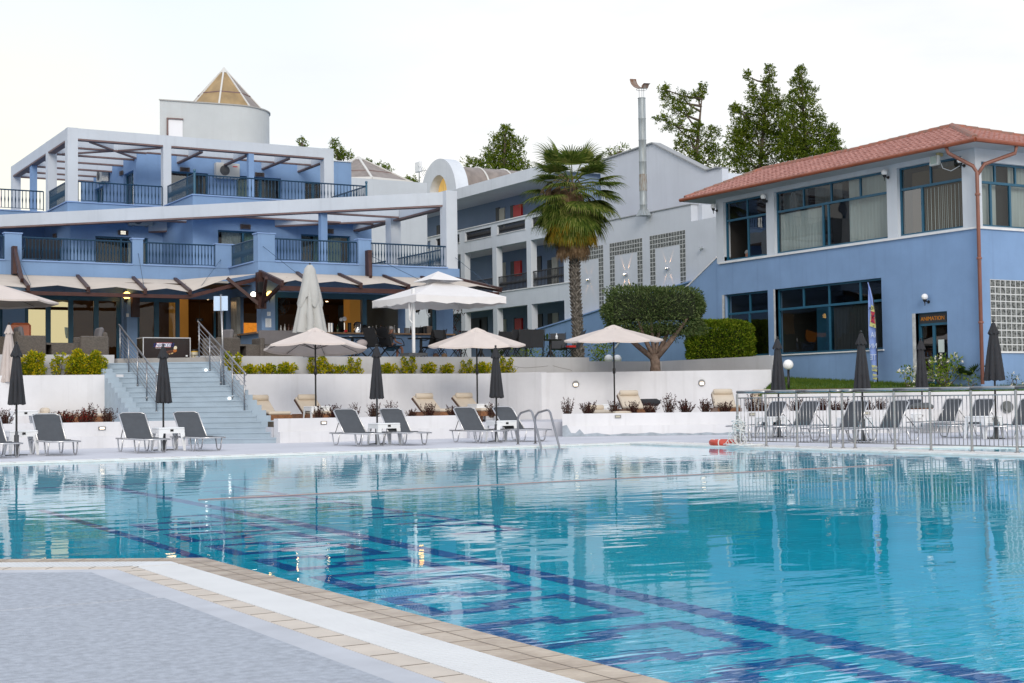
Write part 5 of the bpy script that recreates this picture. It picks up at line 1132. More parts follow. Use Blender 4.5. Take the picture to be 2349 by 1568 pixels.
for dx, dz, r in ((-.95, 1.25, .085), (-.45, 1.5, .07), (.18, 1.6, .06), (.5, 1.45, .075), (.85, 1.5, .09), (-.1, 1.55, .06)):
    a = ob + Vector((0, 0, .45)); e = ob + WD * dx + ND * random.uniform(-.4, .4) + Vector((0, 0, dz)); m = a.lerp(e, .5) + WD * dx * .08 + Vector((0, 0, .05)); br.tube([a, m, e, e + (e - m) * .6], [r * 1.15, r, r * .7, .02], 7)
br.build('trunk', mat('olive_bark', (.21, .15, .115), .9, var=.45, vscale=8, bump=.7, bscale=20), OT, smooth=True)
b = MB(); blob_leaves(b, cc, WD, ND, (hw * .97, .95, (zt - zb) / 2), 25000, .095, ex=6, w=.34, thick=.45, lump=.09)
b2 = MB(); b2.prism([(cc + WD * a * hw * .8 + ND * c * .75).xy for a, c in ((-1, -1), (1, -1), (1, 1), (-1, 1))], zb + .5, zt - .25); b2.build('dark_core', mat('hedge_core', (.015, .022, .008), .95), OT)  # solid dark block stands for the shaded inside and closes leaf gaps
blob_leaves(b, cc + Vector((0, 0, -.12)), WD, ND, (hw * .9, .85, (zt - zb) / 2 + .1), 1500, .09, ex=3, thick=.3)
b.build('crown', leafmat('olive_leaf', [(.018, .036, .012), (.045, .075, .022), (.085, .125, .040), (.17, .21, .085)], tl=.2, scale=2.5), OT)
random.seed(33); hl = atD(M3, 1815, 1000, 51.3); hr_ = atD(M4, 288, 900, 47.6); hc = (hl + hr_) / 2; hz0, hz1 = 2.05, atD(M4, 100, 720, 49.4).z
HG = thing('hedge', (hc.x, hc.y, 2.1), 'rounded bright green clipped hedge in front of the right building, beside the olive', 'hedge')
hc = atD(DD, 1655, 780, 49.4); ux = WD.copy(); hwid = 1.12; uy = ND.copy() * .9
hc.z = (hz0 + hz1) / 2; b = MB(); blob_leaves(b, hc + uy * .5, ux, uy, (hwid, .85, (hz1 - hz0) / 2), 24000, .08, ex=4.5, w=.5, thick=.3, lump=.04)
b.build('foliage', leafmat('hedge_leaf', [(.025, .055, .005), (.07, .13, .008), (.14, .21, .012), (.24, .28, .025)], tl=.25, scale=2.2), HG)
b = MB(); b.prism([(hc + ux * a + uy * (.5 + c)).xy for a, c in ((-hwid * .75, -.5), (hwid * .75, -.5), (hwid * .75, .5), (-hwid * .75, .5))], hz0, hz1 - .35); b.build('dark_core', mat('hedge_core', (.015, .022, .008), .95), HG)  # dark block in place of the hedge's shaded interior, filling gaps
# ------------------------------------------------------------------ yellow shrubs on the upper planter
m_yel = leafmat('golden_euonymus_leaf', [(.05, .11, .008), (.15, .22, .010), (.40, .38, .012), (.66, .50, .015)], tl=.3, scale=3.0)
m_twig = mat('brown_twig', (.09, .06, .04), .9)
def golden(seed, lobes, label='x', n=420):
    """lobes (x, z, r) in metres above the shrub's foot"""
    random.seed(seed); t = thing('golden_shrub', (0, 0, 0), label, 'shrub'); b = MB(); s = MB()
    for x, z, r in lobes:
        c = Vector((x, random.uniform(-.06, .06), z)); s.tube([(x * .25, 0, 0), (x * .7, 0, z * .5), c], [.012, .009, .005], 4)
        for p, u in lobe_points(c, r, r * .9, r * 1.05, int(n * r * r * 38), .35): leaf(b, p, random.uniform(.05, .075), u + rv(.7) + Vector((0, 0, .4)), .6)
    b.build('foliage', m_yel, t); s.build('twigs', m_twig, t); return t
gp_ = [golden(41, [(-.14, .12, .12), (.05, .14, .13), (.16, .24, .09), (-.04, .27, .10), (-.18, .25, .06)]), golden(42, [(0, .12, .13), (-.12, .25, .08), (-.06, .42, .07), (.10, .30, .09), (.16, .45, .06), (.24, .16, .06), (-.1, .52, .045)]),
       golden(43, [(-.16, .14, .12), (.0, .17, .12), (.15, .22, .10), (.23, .36, .07), (-.26, .2, .06), (.26, .46, .045)]), golden(44, [(0, .11, .13), (.1, .2, .08), (-.1, .2, .08), (.02, .28, .06)])]
ordw = ['first', 'second', 'third', 'fourth', 'fifth', 'sixth', 'seventh', 'eighth', 'ninth', 'tenth', 'eleventh', 'twelfth', 'thirteenth', 'fourteenth', 'fifteenth', 'sixteenth', 'seventeenth', 'eighteenth', 'nineteenth', 'twentieth', 'twenty-first', 'twenty-second']
used = [0] * 8
def put(protos, k, loc, rz, label, group, sc=None):
    o = place(protos[k], used_count(protos[k]), loc, rz, label, group, sc); return o
_uc = {}
def used_count(p): _uc[p.name] = _uc.get(p.name, -1) + 1; return _uc[p.name]
row = [(M2, 100, 1300, 0, 1.0), (M2, 245, 1300, 0, 1.05), (M2, 415, 1300, 0, 1.15), (M2, 658, 1298, 1, 1.15), (M2, 825, 1298, 2, 1.2), (M2, 1000, 1298, 1, 1.05), (M2, 1310, 1296, 0, 1.1), (M2, 1495, 1296, 1, 1.15), (M2, 1665, 1296, 3, 1.3), (M2, 1825, 1296, 3, 1.2), (M2, 2005, 1296, 1, .95), (M2, 2145, 1294, 0, 1.2), (M3, 225, 1292, 1, 1.1)]
for i, (T, x, y, k, s) in enumerate(row):
    p = onY(T, x, y, 40.45); p.z = 1.80; put(gp_, k, p, TH * -1 + pi * (i % 3 == 1), '%s small yellow-green shrub along the white planter, counted from the stair handrail' % ordw[i], 'yellow shrubs on the planter right of the stairs', s)
p = onY(M1, 2040, 1300, 40.45); p.z = 1.8; put(gp_, 1, p, -TH, 'tall thin yellow-green shrub standing beside the right stair handrail', 'yellow shrubs on the planter right of the stairs', 1.3)
gb_ = [golden(45, [(-.3, .15, .18), (-.05, .2, .22), (.2, .22, .2), (-.12, .45, .18), (.15, .48, .2), (.02, .62, .13), (-.38, .32, .12), (.28, .6, .09)]), golden(46, [(0, .25, .22), (-.12, .45, .2), (.1, .5, .2), (0, .68, .14), (.16, .22, .16), (-.18, .18, .16)]),
       golden(47, [(-.05, .15, .10), (-.1, .35, .12), (.05, .42, .11), (-.02, .58, .05), (.12, .58, .05), (.25, .25, .08), (.34, .38, .05)], n=300)]
for i, (x, k, s, lb) in enumerate(((280, 0, 1.0, 'broad golden shrub nearest the closed cream parasol on the left planter'), (515, 2, 1.1, 'thin leggy golden shrub with bare twigs on the left planter'), (680, 1, 1.0, 'dense egg-shaped golden shrub on the left planter beside a matching one'), (850, 1, .95, 'dense golden shrub on the left planter closest to the stair handrail'))):
    p = onY(M1, x, 1310, 41.0); p.z = 1.80; put(gb_, k, p, -TH + (pi if lb.startswith('dense golden') else 0), lb, 'golden shrubs on the left planter', s)
# ------------------------------------------------------------------ dark red shrubs on the lower beds
m_redl = leafmat('dark_red_leaf', [(.022, .008, .010), (.045, .014, .016), (.085, .022, .020)], tl=.15, scale=4)
def barb(seed, n, h, w, mt=None):
    random.seed(seed); t = thing('barberry_shrub', (0, 0, 0), 'x', 'shrub'); b = MB(); s = MB()
    for i in range(n):
        a = random.uniform(0, 2 * pi); sp = random.uniform(0, w); top = Vector((cos(a) * sp, sin(a) * sp, h * random.uniform(.55, 1.15))); o = Vector((cos(a) * .05, sin(a) * .05, 0)); s.tube([o, o.lerp(top, .5) + rv(.015), top], [.006, .005, .003], 3, cap=False)
        for j in range(13): p = o.lerp(top, .2 + .8 * j / 12); leaf(b, p + rv(.012), random.uniform(.035, .05), (top - o).normalized() * .6 + rv(.8), .55)
    b.build('foliage', mt or m_redl, t); s.build('twigs', m_twig, t); return t
bp_ = [barb(51, 50, .33, .26), barb(52, 42, .37, .24), barb(53, 26, .42, .2), barb(54, 60, .30, .3, leafmat('bright_red_leaf', [(.03, .01, .01), (.10, .015, .012), (.25, .02, .015)], tl=.2, scale=4))]
def bed(T, x, y): p = onY(T, x, y, 35.15) if T in (L1, L2) else onN(T, x, y, 39.75); p.z = .55; return p
rs = [(L1, 40, 700, 1, 1, 'left edge of the picture'), (L1, 505, 680, 0, 1, ''), (L1, 600, 680, 3, 1.05, ''), (L1, 735, 680, 3, 1.1, ''), (L1, 790, 680, 2, 1.1, ''), (L1, 945, 675, 1, 1.0, ''),
      (L2, 690, 625, 1, .95, ''), (L2, 830, 622, 1, 1.0, ''), (L2, 1000, 620, 2, .95, ''), (L2, 1180, 618, 1, 1.05, ''), (L2, 1335, 615, 2, 1.05, ''), (L2, 1510, 610, 0, .75, ''), (L2, 1670, 605, 1, 1., ''), (L2, 1880, 602, 0, .95, ''),
      (L2, 2215, 598, 1, .95, '')]
for i, (T, x, y, k, s, _) in enumerate(rs):
    lb = ('%s dark red spiky shrub on the low wall left of the stairs, from the left' % ordw[i]) if i < 6 else ('%s dark red spiky shrub along the low wall, going right from the stairs' % ordw[i - 6])
    put(bp_, k, bed(T, x, y), i * 1.3, lb, 'dark red shrubs above the low walls', s)
rs2 = [(L3, 775, 2, 1.1), (L3, 950, 0, 1.1), (L3, 1180, 1, 1.0), (L3, 1350, 1, .95), (L3, 1500, 0, 1.0), (L3, 1660, 2, 1.25), (L3, 1810, 0, 1.15), (L3, 1985, 1, 1.05), (L3, 2155, 0, 1.0)]
for i, (T, x, k, s) in enumerate(rs2): put(bp_, k, bed(T, x, 580), i * .9, '%s dark red spiky shrub along the right low wall, counted from the pool ladder' % ordw[i], 'dark red shrubs above the right low wall', s)
rs3 = [(250, 2, 1.2), (330, 1, .9), (590, 0, 1.1), (790, 1, 1.0), (900, 0, .95), (990, 1, .95), (1150, 0, .9), (1240, 1, .9)]
for i, (x, k, s) in enumerate(rs3): put(bp_, k, bed(L4, x, 492), i * .9, '%s dark red spiky shrub seen through the pool fence, from its left end' % ordw[i], 'dark red shrubs behind the pool fence', s)
# ------------------------------------------------------------------ garden plants by the right building
random.seed(61)
def bush(name, lobes, base, mt, label, size=.08, dens=1., flowers=0, cat='shrub', w=.4):
    t = thing(name, base, label, cat); b = MB(); s = MB()
    for c, r in lobes:
        s.tube([base, Vector(base).lerp(c, .6) + rv(.05), c], [.015, .01, .005], 4)
        for p, u in lobe_points(c, r, r, r, int(900 * r * r * dens), .5): leaf(b, p, size * random.uniform(.7, 1.3), u + rv(.6) + Vector((0, 0, .3)), w)
    b.build('foliage', mt, t); s.build('twigs', m_twig, t)
    if flowers:
        f = MB()
        for _ in range(flowers):
            c, r = random.choice(lobes); p = c + rv(r * 1.02)
            for j in range(5): leaf(f, p, .06, rv(1), .6)
        f.build('flowers', mat('white_petals', (.75, .72, .6), .7), t)
    return t
m_brt = leafmat('bright_green_leaf', [(.03, .08, .01), (.09, .17, .015), (.20, .28, .03), (.36, .40, .08)], tl=.35, scale=2)
def LB(T, pts, k): return [(onN(T, x, y, k), r) for x, y, r in pts]
bb = onN(M4, 1730, 1230, 41.9); bb.z = 1.15
bush('oleander_bush', LB(M4, [(1700, 1080, .33), (1640, 1120, .28), (1760, 1110, .35), (1820, 1060, .25), (1815, 1010, .12), (1690, 1030, .12), (1780, 1180, .4), (1680, 1190, .35), (1860, 1130, .2)], 41.9), bb, m_brt, 'big bright green bush with small white flowers below the doorway', flowers=34, size=.10)
bb = onN(M4, 1450, 1230, 41.9); bb.z = 1.15
bush('oleander_bush', LB(M4, [(1440, 1130, .2), (1470, 1170, .22), (1415, 1110, .12), (1500, 1200, .2), (1480, 1090, .1)], 41.9), bb, m_brt, 'smaller flowering green bush left of the doorway, beside a closed umbrella', flowers=22, size=.10)
bb = onN(M4, 2270, 1230, 41.7); bb.z = 1.15
bush('rose_bush', LB(M4, [(2260, 1190, .14), (2290, 1160, .1), (2300, 1210, .14), (2250, 1140, .06)], 41.7), bb, leafmat('dull_green_leaf', [(.02, .05, .02), (.05, .09, .03), (.1, .14, .05)], scale=2), 'thin bush with a few pale pink flowers at the far right', flowers=5)
bb = onN(M4, 1930, 1230, 41.4); bb.z = 1.15
bush('garden_shrub', LB(M4, [(1960, 1190, .25), (1930, 1150, .15), (1990, 1210, .22)], 41.5), bb, m_brt, 'low leafy green shrub under the small fan palm', size=.09)
sp = onN(M4, 1960, 1180, 41.8); SP = thing('small_palm', (sp.x, sp.y, 1.2), 'small spiky fan palm at the foot of the red-brown downpipe', 'palm'); b = MB()
for i in range(12): az = i * 2.4; frond(b, Vector((sp.x, sp.y, 1.45)), az, radians(55 - 5 * (i % 6) * 1.2), .28, .38, spread=1.1, nseg=14, droop=.15)
b.build('fronds', leafmat('dark_palm_leaf', [(.015, .035, .012), (.035, .07, .02), (.07, .11, .03)], scale=2), SP)
cp = onY(M2, 2270, 960, 47); CP = thing('cycad', (cp.x, cp.y, 2.3), 'arching dark green cycad between the bar and the palm trunk', 'cycad'); b = MB(); random.seed(5)
for i in range(16):
    az = i * 2.4; pts = [Vector((cp.x, cp.y, 2.45)) + Vector((cos(az), sin(az), 0)) * r + Vector((0, 0, z)) for r, z in ((0, 0), (.3, .55), (.65, .85), (1.0, .85), (1.2, .65))]
    for p, q in zip(pts, pts[1:]):
        for j in range(9):
            o = p.lerp(q, j / 9); d = (q - p).normalized(); sd = d.cross(Vector((0, 0, 1))).normalized()
            for s in (-1, 1): leaf(b, o, .22, sd * s + d * .7 + Vector((0, 0, .1)), .16)
b.build('fronds', leafmat('dark_palm_leaf', [(.015, .035, .012), (.035, .07, .02), (.07, .11, .03)], scale=2), CP)
bb = onY(M3, 1090, 1150, 44); bb.z = 2.2; bush('garden_shrub', [(onY(M3, x, y, 44), r) for x, y, r in ((1100, 1120, .35), (1080, 1060, .25), (1040, 1150, .3), (1120, 1050, .15), (970, 1060, .14), (1000, 1120, .14))], bb, m_brt, 'bright green bush behind the pair of white globe lamps', size=.12)
for i, (x0, x1, lb) in enumerate(((600, 780, 'dark green shrubs in shade below the cafe table, beside the palm foot'), (330, 460, 'yellow-green shrub seen between the legs of the black terrace chairs'))):
    bb = onY(M3, (x0 + x1) / 2, 1160, 45.5); bb.z = 2.2; bush('garden_shrub', [(onY(M3, x, 1120, 45.5), .28) for x in (x0, (x0 + x1) / 2, x1)], bb, m_brt if i else leafmat('dull_green_leaf', [(.02, .05, .02), (.05, .09, .03), (.1, .14, .05)]), lb, size=.1)
vn = onY(M2, 1955, 850, 43.8); VN = thing('climbing_vine', (vn.x, vn.y, 2.4), 'thin climbing vine with red leaves up the right corner of the blue bar', 'vine'); b = MB(); s = MB(); random.seed(9)
for k in range(3):
    pts = [Vector((23.55 + .12 * sin(i * .8 + k), 43.9 + .15 * cos(i + k), 2.4 + i * .24)) for i in range(11)]; s.tube(pts, .012, 4)
    for i in range(40): p = pts[random.randint(0, 10)] + rv(.12); leaf(b, p, .08, None, .7)
s.build('stem', m_twig, VN); b.build('leaves', leafmat('vine_leaf', [(.02, .04, .015), (.06, .05, .03), (.25, .03, .03)], scale=3), VN)
# grass blades on the lawn edge
random.seed(71); b = MB()
lwv = [Vector(v) for v in lw]
def lawn_z(x, y):
    t = max(0, min(1, ((ND.x * x + ND.y * y) - RW) / 4.0)); return 1.06 + .55 * t
from mathutils import geometry as _g
tri = [(me_.vertices) for me_ in lawn.data.polygons]; lv = [v.co.copy() for v in lawn.data.vertices]
tops = [p for p in lawn.data.polygons if all(lv[i].z > .9 for i in p.vertices)]
for p in tops:
    a, c, d = [lv[i] for i in p.vertices]; area = ((c - a).cross(d - a)).length / 2
    for _ in range(int(area * 420)):
        u, v = random.random(), random.random()
        if u + v > 1: u, v = 1 - u, 1 - v
        q = a + (c - a) * u + (d - a) * v
        if q.x < 36: h = random.uniform(.04, .10); dx = rv(.03); w_ = .008; b.add([(q.x - w_, q.y, q.z), (q.x + w_, q.y, q.z), (q.x + dx.x, q.y + dx.y, q.z + h)], [(0, 1, 2)])
stuff(b.build('grass', leafmat('grass_blade', [(.03, .07, .01), (.07, .13, .02), (.14, .19, .03)], scale=1.5)), 'short green grass on the sloping lawn below the right building', 'grass')
b = MB(); e0, e1 = onN(L4, 545, 312, RW + .7), onN(L4, 1010, 322, RW + .45); nbr = 34
for i in range(nbr): p = e0.lerp(e1, i / nbr); q = e0.lerp(e1, (i + .92) / nbr); b.bar((p.x, p.y, 1.17), (q.x, q.y, 1.17), .12, .12)
tag(b.build('brick_edging', m_brick), 'row of red bricks edging the lawn below the right building', 'edging')
pb_ = MB(); random.seed(8)
for _ in range(420):
    p = onN(M3, random.uniform(1130, 1600), 1280, 45.3 + random.uniform(-.25, .6)); pb_.sphere((p.x, p.y, 1.80), random.uniform(.02, .045), 6, 4, 1, 1, .7)
stuff(pb_.build('white_pebbles', mat('white_pebble', (.72, .72, .70), .6)), 'white pebbles round the foot of the olive tree', 'pebbles')
# ================================================================== pool deck furniture
m_alu = mat('aluminium', (.62, .62, .63), .3, metal=.9); m_sling = mat('charcoal_mesh', (.072, .080, .092), .8, var=.12, vscale=6); m_joint2 = mat('black_joint', (.01, .01, .01), .5)
m_char = mat('charcoal_fabric', (.028, .029, .034), .85, var=.15, vscale=3, bump=.15, bscale=25); m_plast = mat('white_plastic', (.78, .8, .82), .35); m_pole = mat('black_pole', (.010, .010, .011), .35)
m_cream = mat('cream_fabric', (.66, .58, .53), .85, var=.05, vscale=3, bump=.1, bscale=12); m_mat = mat('cream_mattress', (.60, .52, .42), .85, var=.06, vscale=4, bump=.15, bscale=14); m_teak = mat('teak', (.24, .10, .04), .5, var=.35, vscale=5, stretch=(1, 4, 4)); m_teakd = mat('dark_teak', (.10, .045, .025), .5, var=.3, vscale=5)
def rbox(x0, y0, z0, x1, y1, z1, name, m, parent, bv=.02): b = MB(); b.box(x0, y0, z0, x1, y1, z1); return b.build(name, m, parent, bevel=bv)
def lounger_proto(back=(.17, .82)):
    t = thing('sun_lounger', (0, 0, 0), 'x', 'sun lounger'); hx, hz_ = .74, .30; bx, bz = back; w = .29
    b = MB()
    for s in (-1, 1): b.tube([(0, s * w, .285), (1.92, s * w, .285)], .018, 6)
    for x in (0, 1.92, .95): b.tube([(x, -w, .285), (x, w, .285)], .016, 6)
    b.build('frame', m_alu, t, smooth=True)
    b = MB(); b.box(hx, -w + .02, .292, 1.88, w - .02, .302); b.box(.95, -w - .004, .284, 1.15, w + .004, .31); b.build('seat_sling', m_sling, t)
    b = MB(); u = Vector((bx - hx, 0, bz - hz_)); n = Vector((-u.z, 0, u.x)).normalized() * .006; a = Vector((hx, 0, hz_)); e = a + u
    b.add([a + Vector((0, -w + .02, 0)), a + Vector((0, w - .02, 0)), e + Vector((0, w - .02, 0)), e + Vector((0, -w + .02, 0)), a + Vector((0, -w + .02, 0)) + n, a + Vector((0, w - .02, 0)) + n, e + Vector((0, w - .02, 0)) + n, e + Vector((0, -w + .02, 0)) + n], [(0, 1, 2, 3), (7, 6, 5, 4), (0, 4, 5, 1), (1, 5, 6, 2), (2, 6, 7, 3), (3, 7, 4, 0)])
    bs = b.build('back_sling', m_sling, t)
    b = MB(); e2 = a + u * 1.0; c = a + u * .93
    b.tube([a + Vector((0, -w, 0)), c + Vector((0, -w, 0)), e2 + Vector((0, -w + .09, 0)), e2 + Vector((0, w - .09, 0)), c + Vector((0, w, 0)), a + Vector((0, w, 0))], .016, 6); b.build('back_frame', m_alu, t, smooth=True)
    b = MB(); m_ = a + u * .55
    for s in (-1, 1): b.tube([m_ + Vector((0, s * (w - .05), 0)), (.18, s * (w - .05), .27)], .009, 5)
    b.build('back_stay', m_joint2, t)
    for x in (.30, 1.50):
        for s in (-1, 1):
            b = MB(); b.tube([(x - .17, s * w, .28), (x - .10, s * w, .06), (x - .06, s * w, .02), (x + .08, s * w, .02), (x + .13, s * w, .06), (x + .21, s * w, .28)], .016, 6); b.build('leg', m_alu, t, smooth=True)
    return t
def table_proto():
    t = thing('side_table', (0, 0, 0), 'x', 'side table'); h = .44; a = .25
    rbox(-a, -a, h - .035, a, a, h, 'table_top', m_plast, t, .012)
    b = MB()
    for s in (-1, 1):
        for (p, q, r, u) in (((-a, s * a), (a, s * a), 0, 0),): b.box(-a + .004, s * (a - .012) - .010, h - .11, a - .004, s * (a - .012) + .010, h - .035)
        b.box(s * (a - .012) - .010, -a + .02, h - .11, s * (a - .012) + .010, a - .02, h - .035)
    b.build('skirt', m_plast, t)
    b = MB(); b.box(-.03, -a - .008, h - .075, .03, -a + .006, h - .035); b.build('drain_hole', m_black, t)
    for sx in (-1, 1):
        for sy in (-1, 1):
            b = MB(); pts = [(sx * a, sy * a), (sx * (a - .09), sy * a), (sx * (a - .09), sy * (a - .015)), (sx * (a - .015), sy * (a - .015)), (sx * (a - .015), sy * (a - .09)), (sx * a, sy * (a - .09))]
            lo = [(x * .5 + sx * a * .56, y * .5 + sy * a * .56) for x, y in pts]; n = 6
            b.add([(x, y, 0) for x, y in lo] + [(x, y, h - .10) for x, y in pts], [tuple(range(6)), tuple(range(6, 12))[::-1]] + [(i, (i + 1) % 6, 6 + (i + 1) % 6, 6 + i) for i in range(6)]); fixn(b.build('leg', m_plast, t))
    return t
def closed_umbrella(H=2.35, zb=1.05, r=.19, m=None, pole=m_pole, base=True, label='x', seed=1, tw=.25, cap=True):
    t = thing('parasol', (0, 0, 0), label, 'parasol'); random.seed(seed); b = MB(); n = 48; lobes = 8; rows = []
    ph = [random.uniform(-.2, .2) for _ in range(lobes)]; am = [random.uniform(.75, 1.15) for _ in range(lobes)]
    zt = H - .06; K = 14
    for j in range(K + 1):
        s = j / K; z = zt + (zb - zt) * s; rr_ = .035 + (r - .035) * (s ** .8) ; row_ = []
        for k in range(n):
            a = 2 * pi * k / n + tw * s; q = (a * lobes / (2 * pi)) % 1; li = int(a * lobes / (2 * pi)) % lobes
            pl = abs(sin(pi * q + ph[li] * .3)); fold = (1 - .42 * s ** .6 * (1 - pl) ** 1.5) * (1 + .10 * (am[li] - 1) * 4 * s)
            zz = z + (.03 * sin(pi * q) * (1 if s > .95 else 0)) - (.04 * (am[li] - .95) if s == 1 else 0); row_.append((cos(a) * rr_ * fold, sin(a) * rr_ * fold, zz))
        rows.append(row_)
    last = [(x * .55, y * .55, z + .03) for x, y, z in rows[-1]]; rows.append(last)
    vs = [v for r_ in rows for v in r_]; b.add(vs, [(i * n + k, i * n + (k + 1) % n, (i + 1) * n + (k + 1) % n, (i + 1) * n + k) for i in range(len(rows) - 1) for k in range(n)])
    b.build('canopy', m or m_char, t, smooth=True, auto=50)
    if cap:
        b = MB(); vs = []; nn = 32
        for j, (s, rr_) in enumerate(((0, .04), (.5, .075), (1, .115))):
            for k in range(nn): a = 2 * pi * k / nn; f = 1 + .12 * s * cos(8 * a); vs.append((cos(a) * rr_ * f, sin(a) * rr_ * f, zt + .005 - s * .24 + .02 * s * cos(8 * a)))
        b.add(vs, [(i * nn + k, i * nn + (k + 1) % nn, (i + 1) * nn + (k + 1) % nn, (i + 1) * nn + k) for i in range(2) for k in range(nn)]); b.build('vent_flap', m or m_char, t, smooth=True)
    b = MB(); b.lathe((0, 0, 0), [(.035, H - .07), (.035, H - .045), (.012, H - .04), (.014, H - .03), (.028, H - .02), (.028, H), (.012, H + .015)], 10); b.build('finial', m_black, t, smooth=True, auto=40)
    b = MB(); b.lathe((0, 0, 0), [(.022, .0), (.022, H - .1)], 10); b.build('pole', pole, t, smooth=True, auto=40)
    if base:
        b = MB(); b.lathe((0, 0, 0), [(.05, .0), (.05, .42), (.03, .43), (.03, .5)], 12)
        for a in (0, pi / 2, pi, 3 * pi / 2): b.bar((cos(a) * .04, sin(a) * .04, .02), (cos(a) * .22, sin(a) * .22, .012), .05, .02)
        b.build('base', mat('grey_base', (.07, .075, .08), .5), t)
    return t
lgA = lounger_proto((.17, .84)); lgB = lounger_proto((.40, .88))
tb = table_proto(); GL = 'grey sun loungers on the left deck'; ti = [0]
def head(T, x, y): return onZ(T, x, y, .03)
def lplace(pr, T, x, y, label, rz=0., off=(.30, -.29), group=GL):
    p = onZ(T, x, y, .03); c, s = cos(rz), sin(rz); o = Vector((off[0] * c - off[1] * s, off[0] * s + off[1] * c, 0)); q = p - o; q.z = .028
    return put([lgA], 0, q, rz, label, group)
RZL = radians(-90)
for pr, T, x, y, side, lb in ((0, L2, 1050, 880, -1, 'grey sling lounger left of the table under the third closed umbrella'), (0, L2, 1420, 872, -1, 'grey sling lounger right of the table under the third closed umbrella'),
        (0, L1, 1205, 940, -1, 'grey sling lounger left of the umbrella in front of the stairs'), (0, L1, 1700, 922, -1, 'grey sling lounger right of the umbrella in front of the stairs'),
        (0, L1, 410, 962, -1, 'grey sling lounger right of the leftmost closed umbrella'), (0, L1, 150, 977, 1, 'grey sling lounger cut by the left picture edge, only its foot end visible'),
        (0, L2, 2105, 853, -1, 'grey sling lounger left of the table nearest the pool ladder'), (0, L3, 372, 840, -1, 'grey sling lounger right behind the pool ladder')):
    lplace(pr, T, x, y, lb, RZL + random.uniform(-.06, .06), (1.52, .29 * side))
def tplace(T, x, y, label, rz=0., sc=1.15, group='white plastic side tables'):
    p = onZ(T, x, y, .03); p.z = .028; o = place(tb, ti[0], p, rz, label, group, sc); ti[0] += 1; return o
tplace(L1, 185, 952, 'white plastic side table at the leftmost closed umbrella', -.0); tplace(L1, 1480, 916, 'white plastic side table before the stairs, between two grey loungers')
tplace(L2, 1270, 864, 'white plastic side table at the umbrella in the middle of the deck'); tplace(L3, 190, 834, 'white plastic side table beside the pool ladder')
um = []
for (T, x, y, H, zb, lb, sd_) in ((L1, 145, 962, 2.33, 1.03, 'closed charcoal parasol, leftmost on the deck, beside a closed cream one', 1), (L1, 1440, 915, 2.33, 1.03, 'closed charcoal parasol in front of the blue stairs', 2), (L2, 1210, 862, 2.36, 1.06, 'closed charcoal parasol with pleated skirt left of the pool ladder loungers', 3), (L3, 148, 838, 2.33, 1.05, 'closed charcoal parasol closest to the pool ladder', 4)):
    p = onZ(T, x, y, .03); o = closed_umbrella(H, zb, .185, label=lb, seed=sd_, tw=.2 * sd_); o.location = (p.x, p.y, .028); o['group'] = 'closed charcoal parasols'
# loungers, tables and umbrellas behind the fence
RG = 'grey sun loungers behind the pool fence'
for x, X, lb in ((375, 24.0, 'grey lounger behind the fence, its foot end sticking out past the left fence post'), (625, 24.0, 'grey lounger behind the fence, right of the first side table'),
        (990, 23.0, 'grey lounger behind the fence, left of the second side table'), (1315, 23.0, 'grey lounger behind the fence, right of the second side table'),
        (1445, 29.3, 'grey lounger set farther back behind the fence, left of the wooden bin'), (1745, 29.3, 'grey lounger behind the fence right of the wooden bin'),
        (1975, 26.6, 'grey lounger behind the fence left of the umbrella at the far right'), (2330, 26.4, 'grey lounger cut by the right picture edge behind the fence')):
    q = onX(L4, x, 620, X); o = put([lgB], 0, (q.x + .74, q.y, .028), pi + random.uniform(-.07, .07), lb, RG)
for x, y, lb in ((400, 700, 'white side table behind the fence at the first closed umbrella'), (1045, 720, 'white side table behind the fence at the flag banner umbrella'), (1510, 662, 'white side table farther back behind the fence near the wooden bin'), (2040, 712, 'white side table behind the fence at the far right umbrella')): tplace(L4, x, y, lb, 0, 1.15, 'white side tables behind the fence')
for (x, y, H, zb, lb, sd_, r) in ((458, 702, 2.47, 1.12, 'closed charcoal parasol at the left end of the pool fence', 5, .2), (1108, 730, 2.42, 1.1, 'closed charcoal parasol beside the blue feather flag', 6, .2), (1568, 662, 2.50, 1.17, 'closed charcoal parasol in front of the ANIMATION doorway', 7, .2), (2135, 714, 2.62, 1.28, 'closed charcoal parasol in front of the glass-block window, the widest', 8, .26)):
    p = onZ(L4, x, y, .03); o = closed_umbrella(H, zb, r, label=lb, seed=sd_, tw=.2 * sd_); o.location = (p.x, p.y, .028); o['group'] = 'closed charcoal parasols'
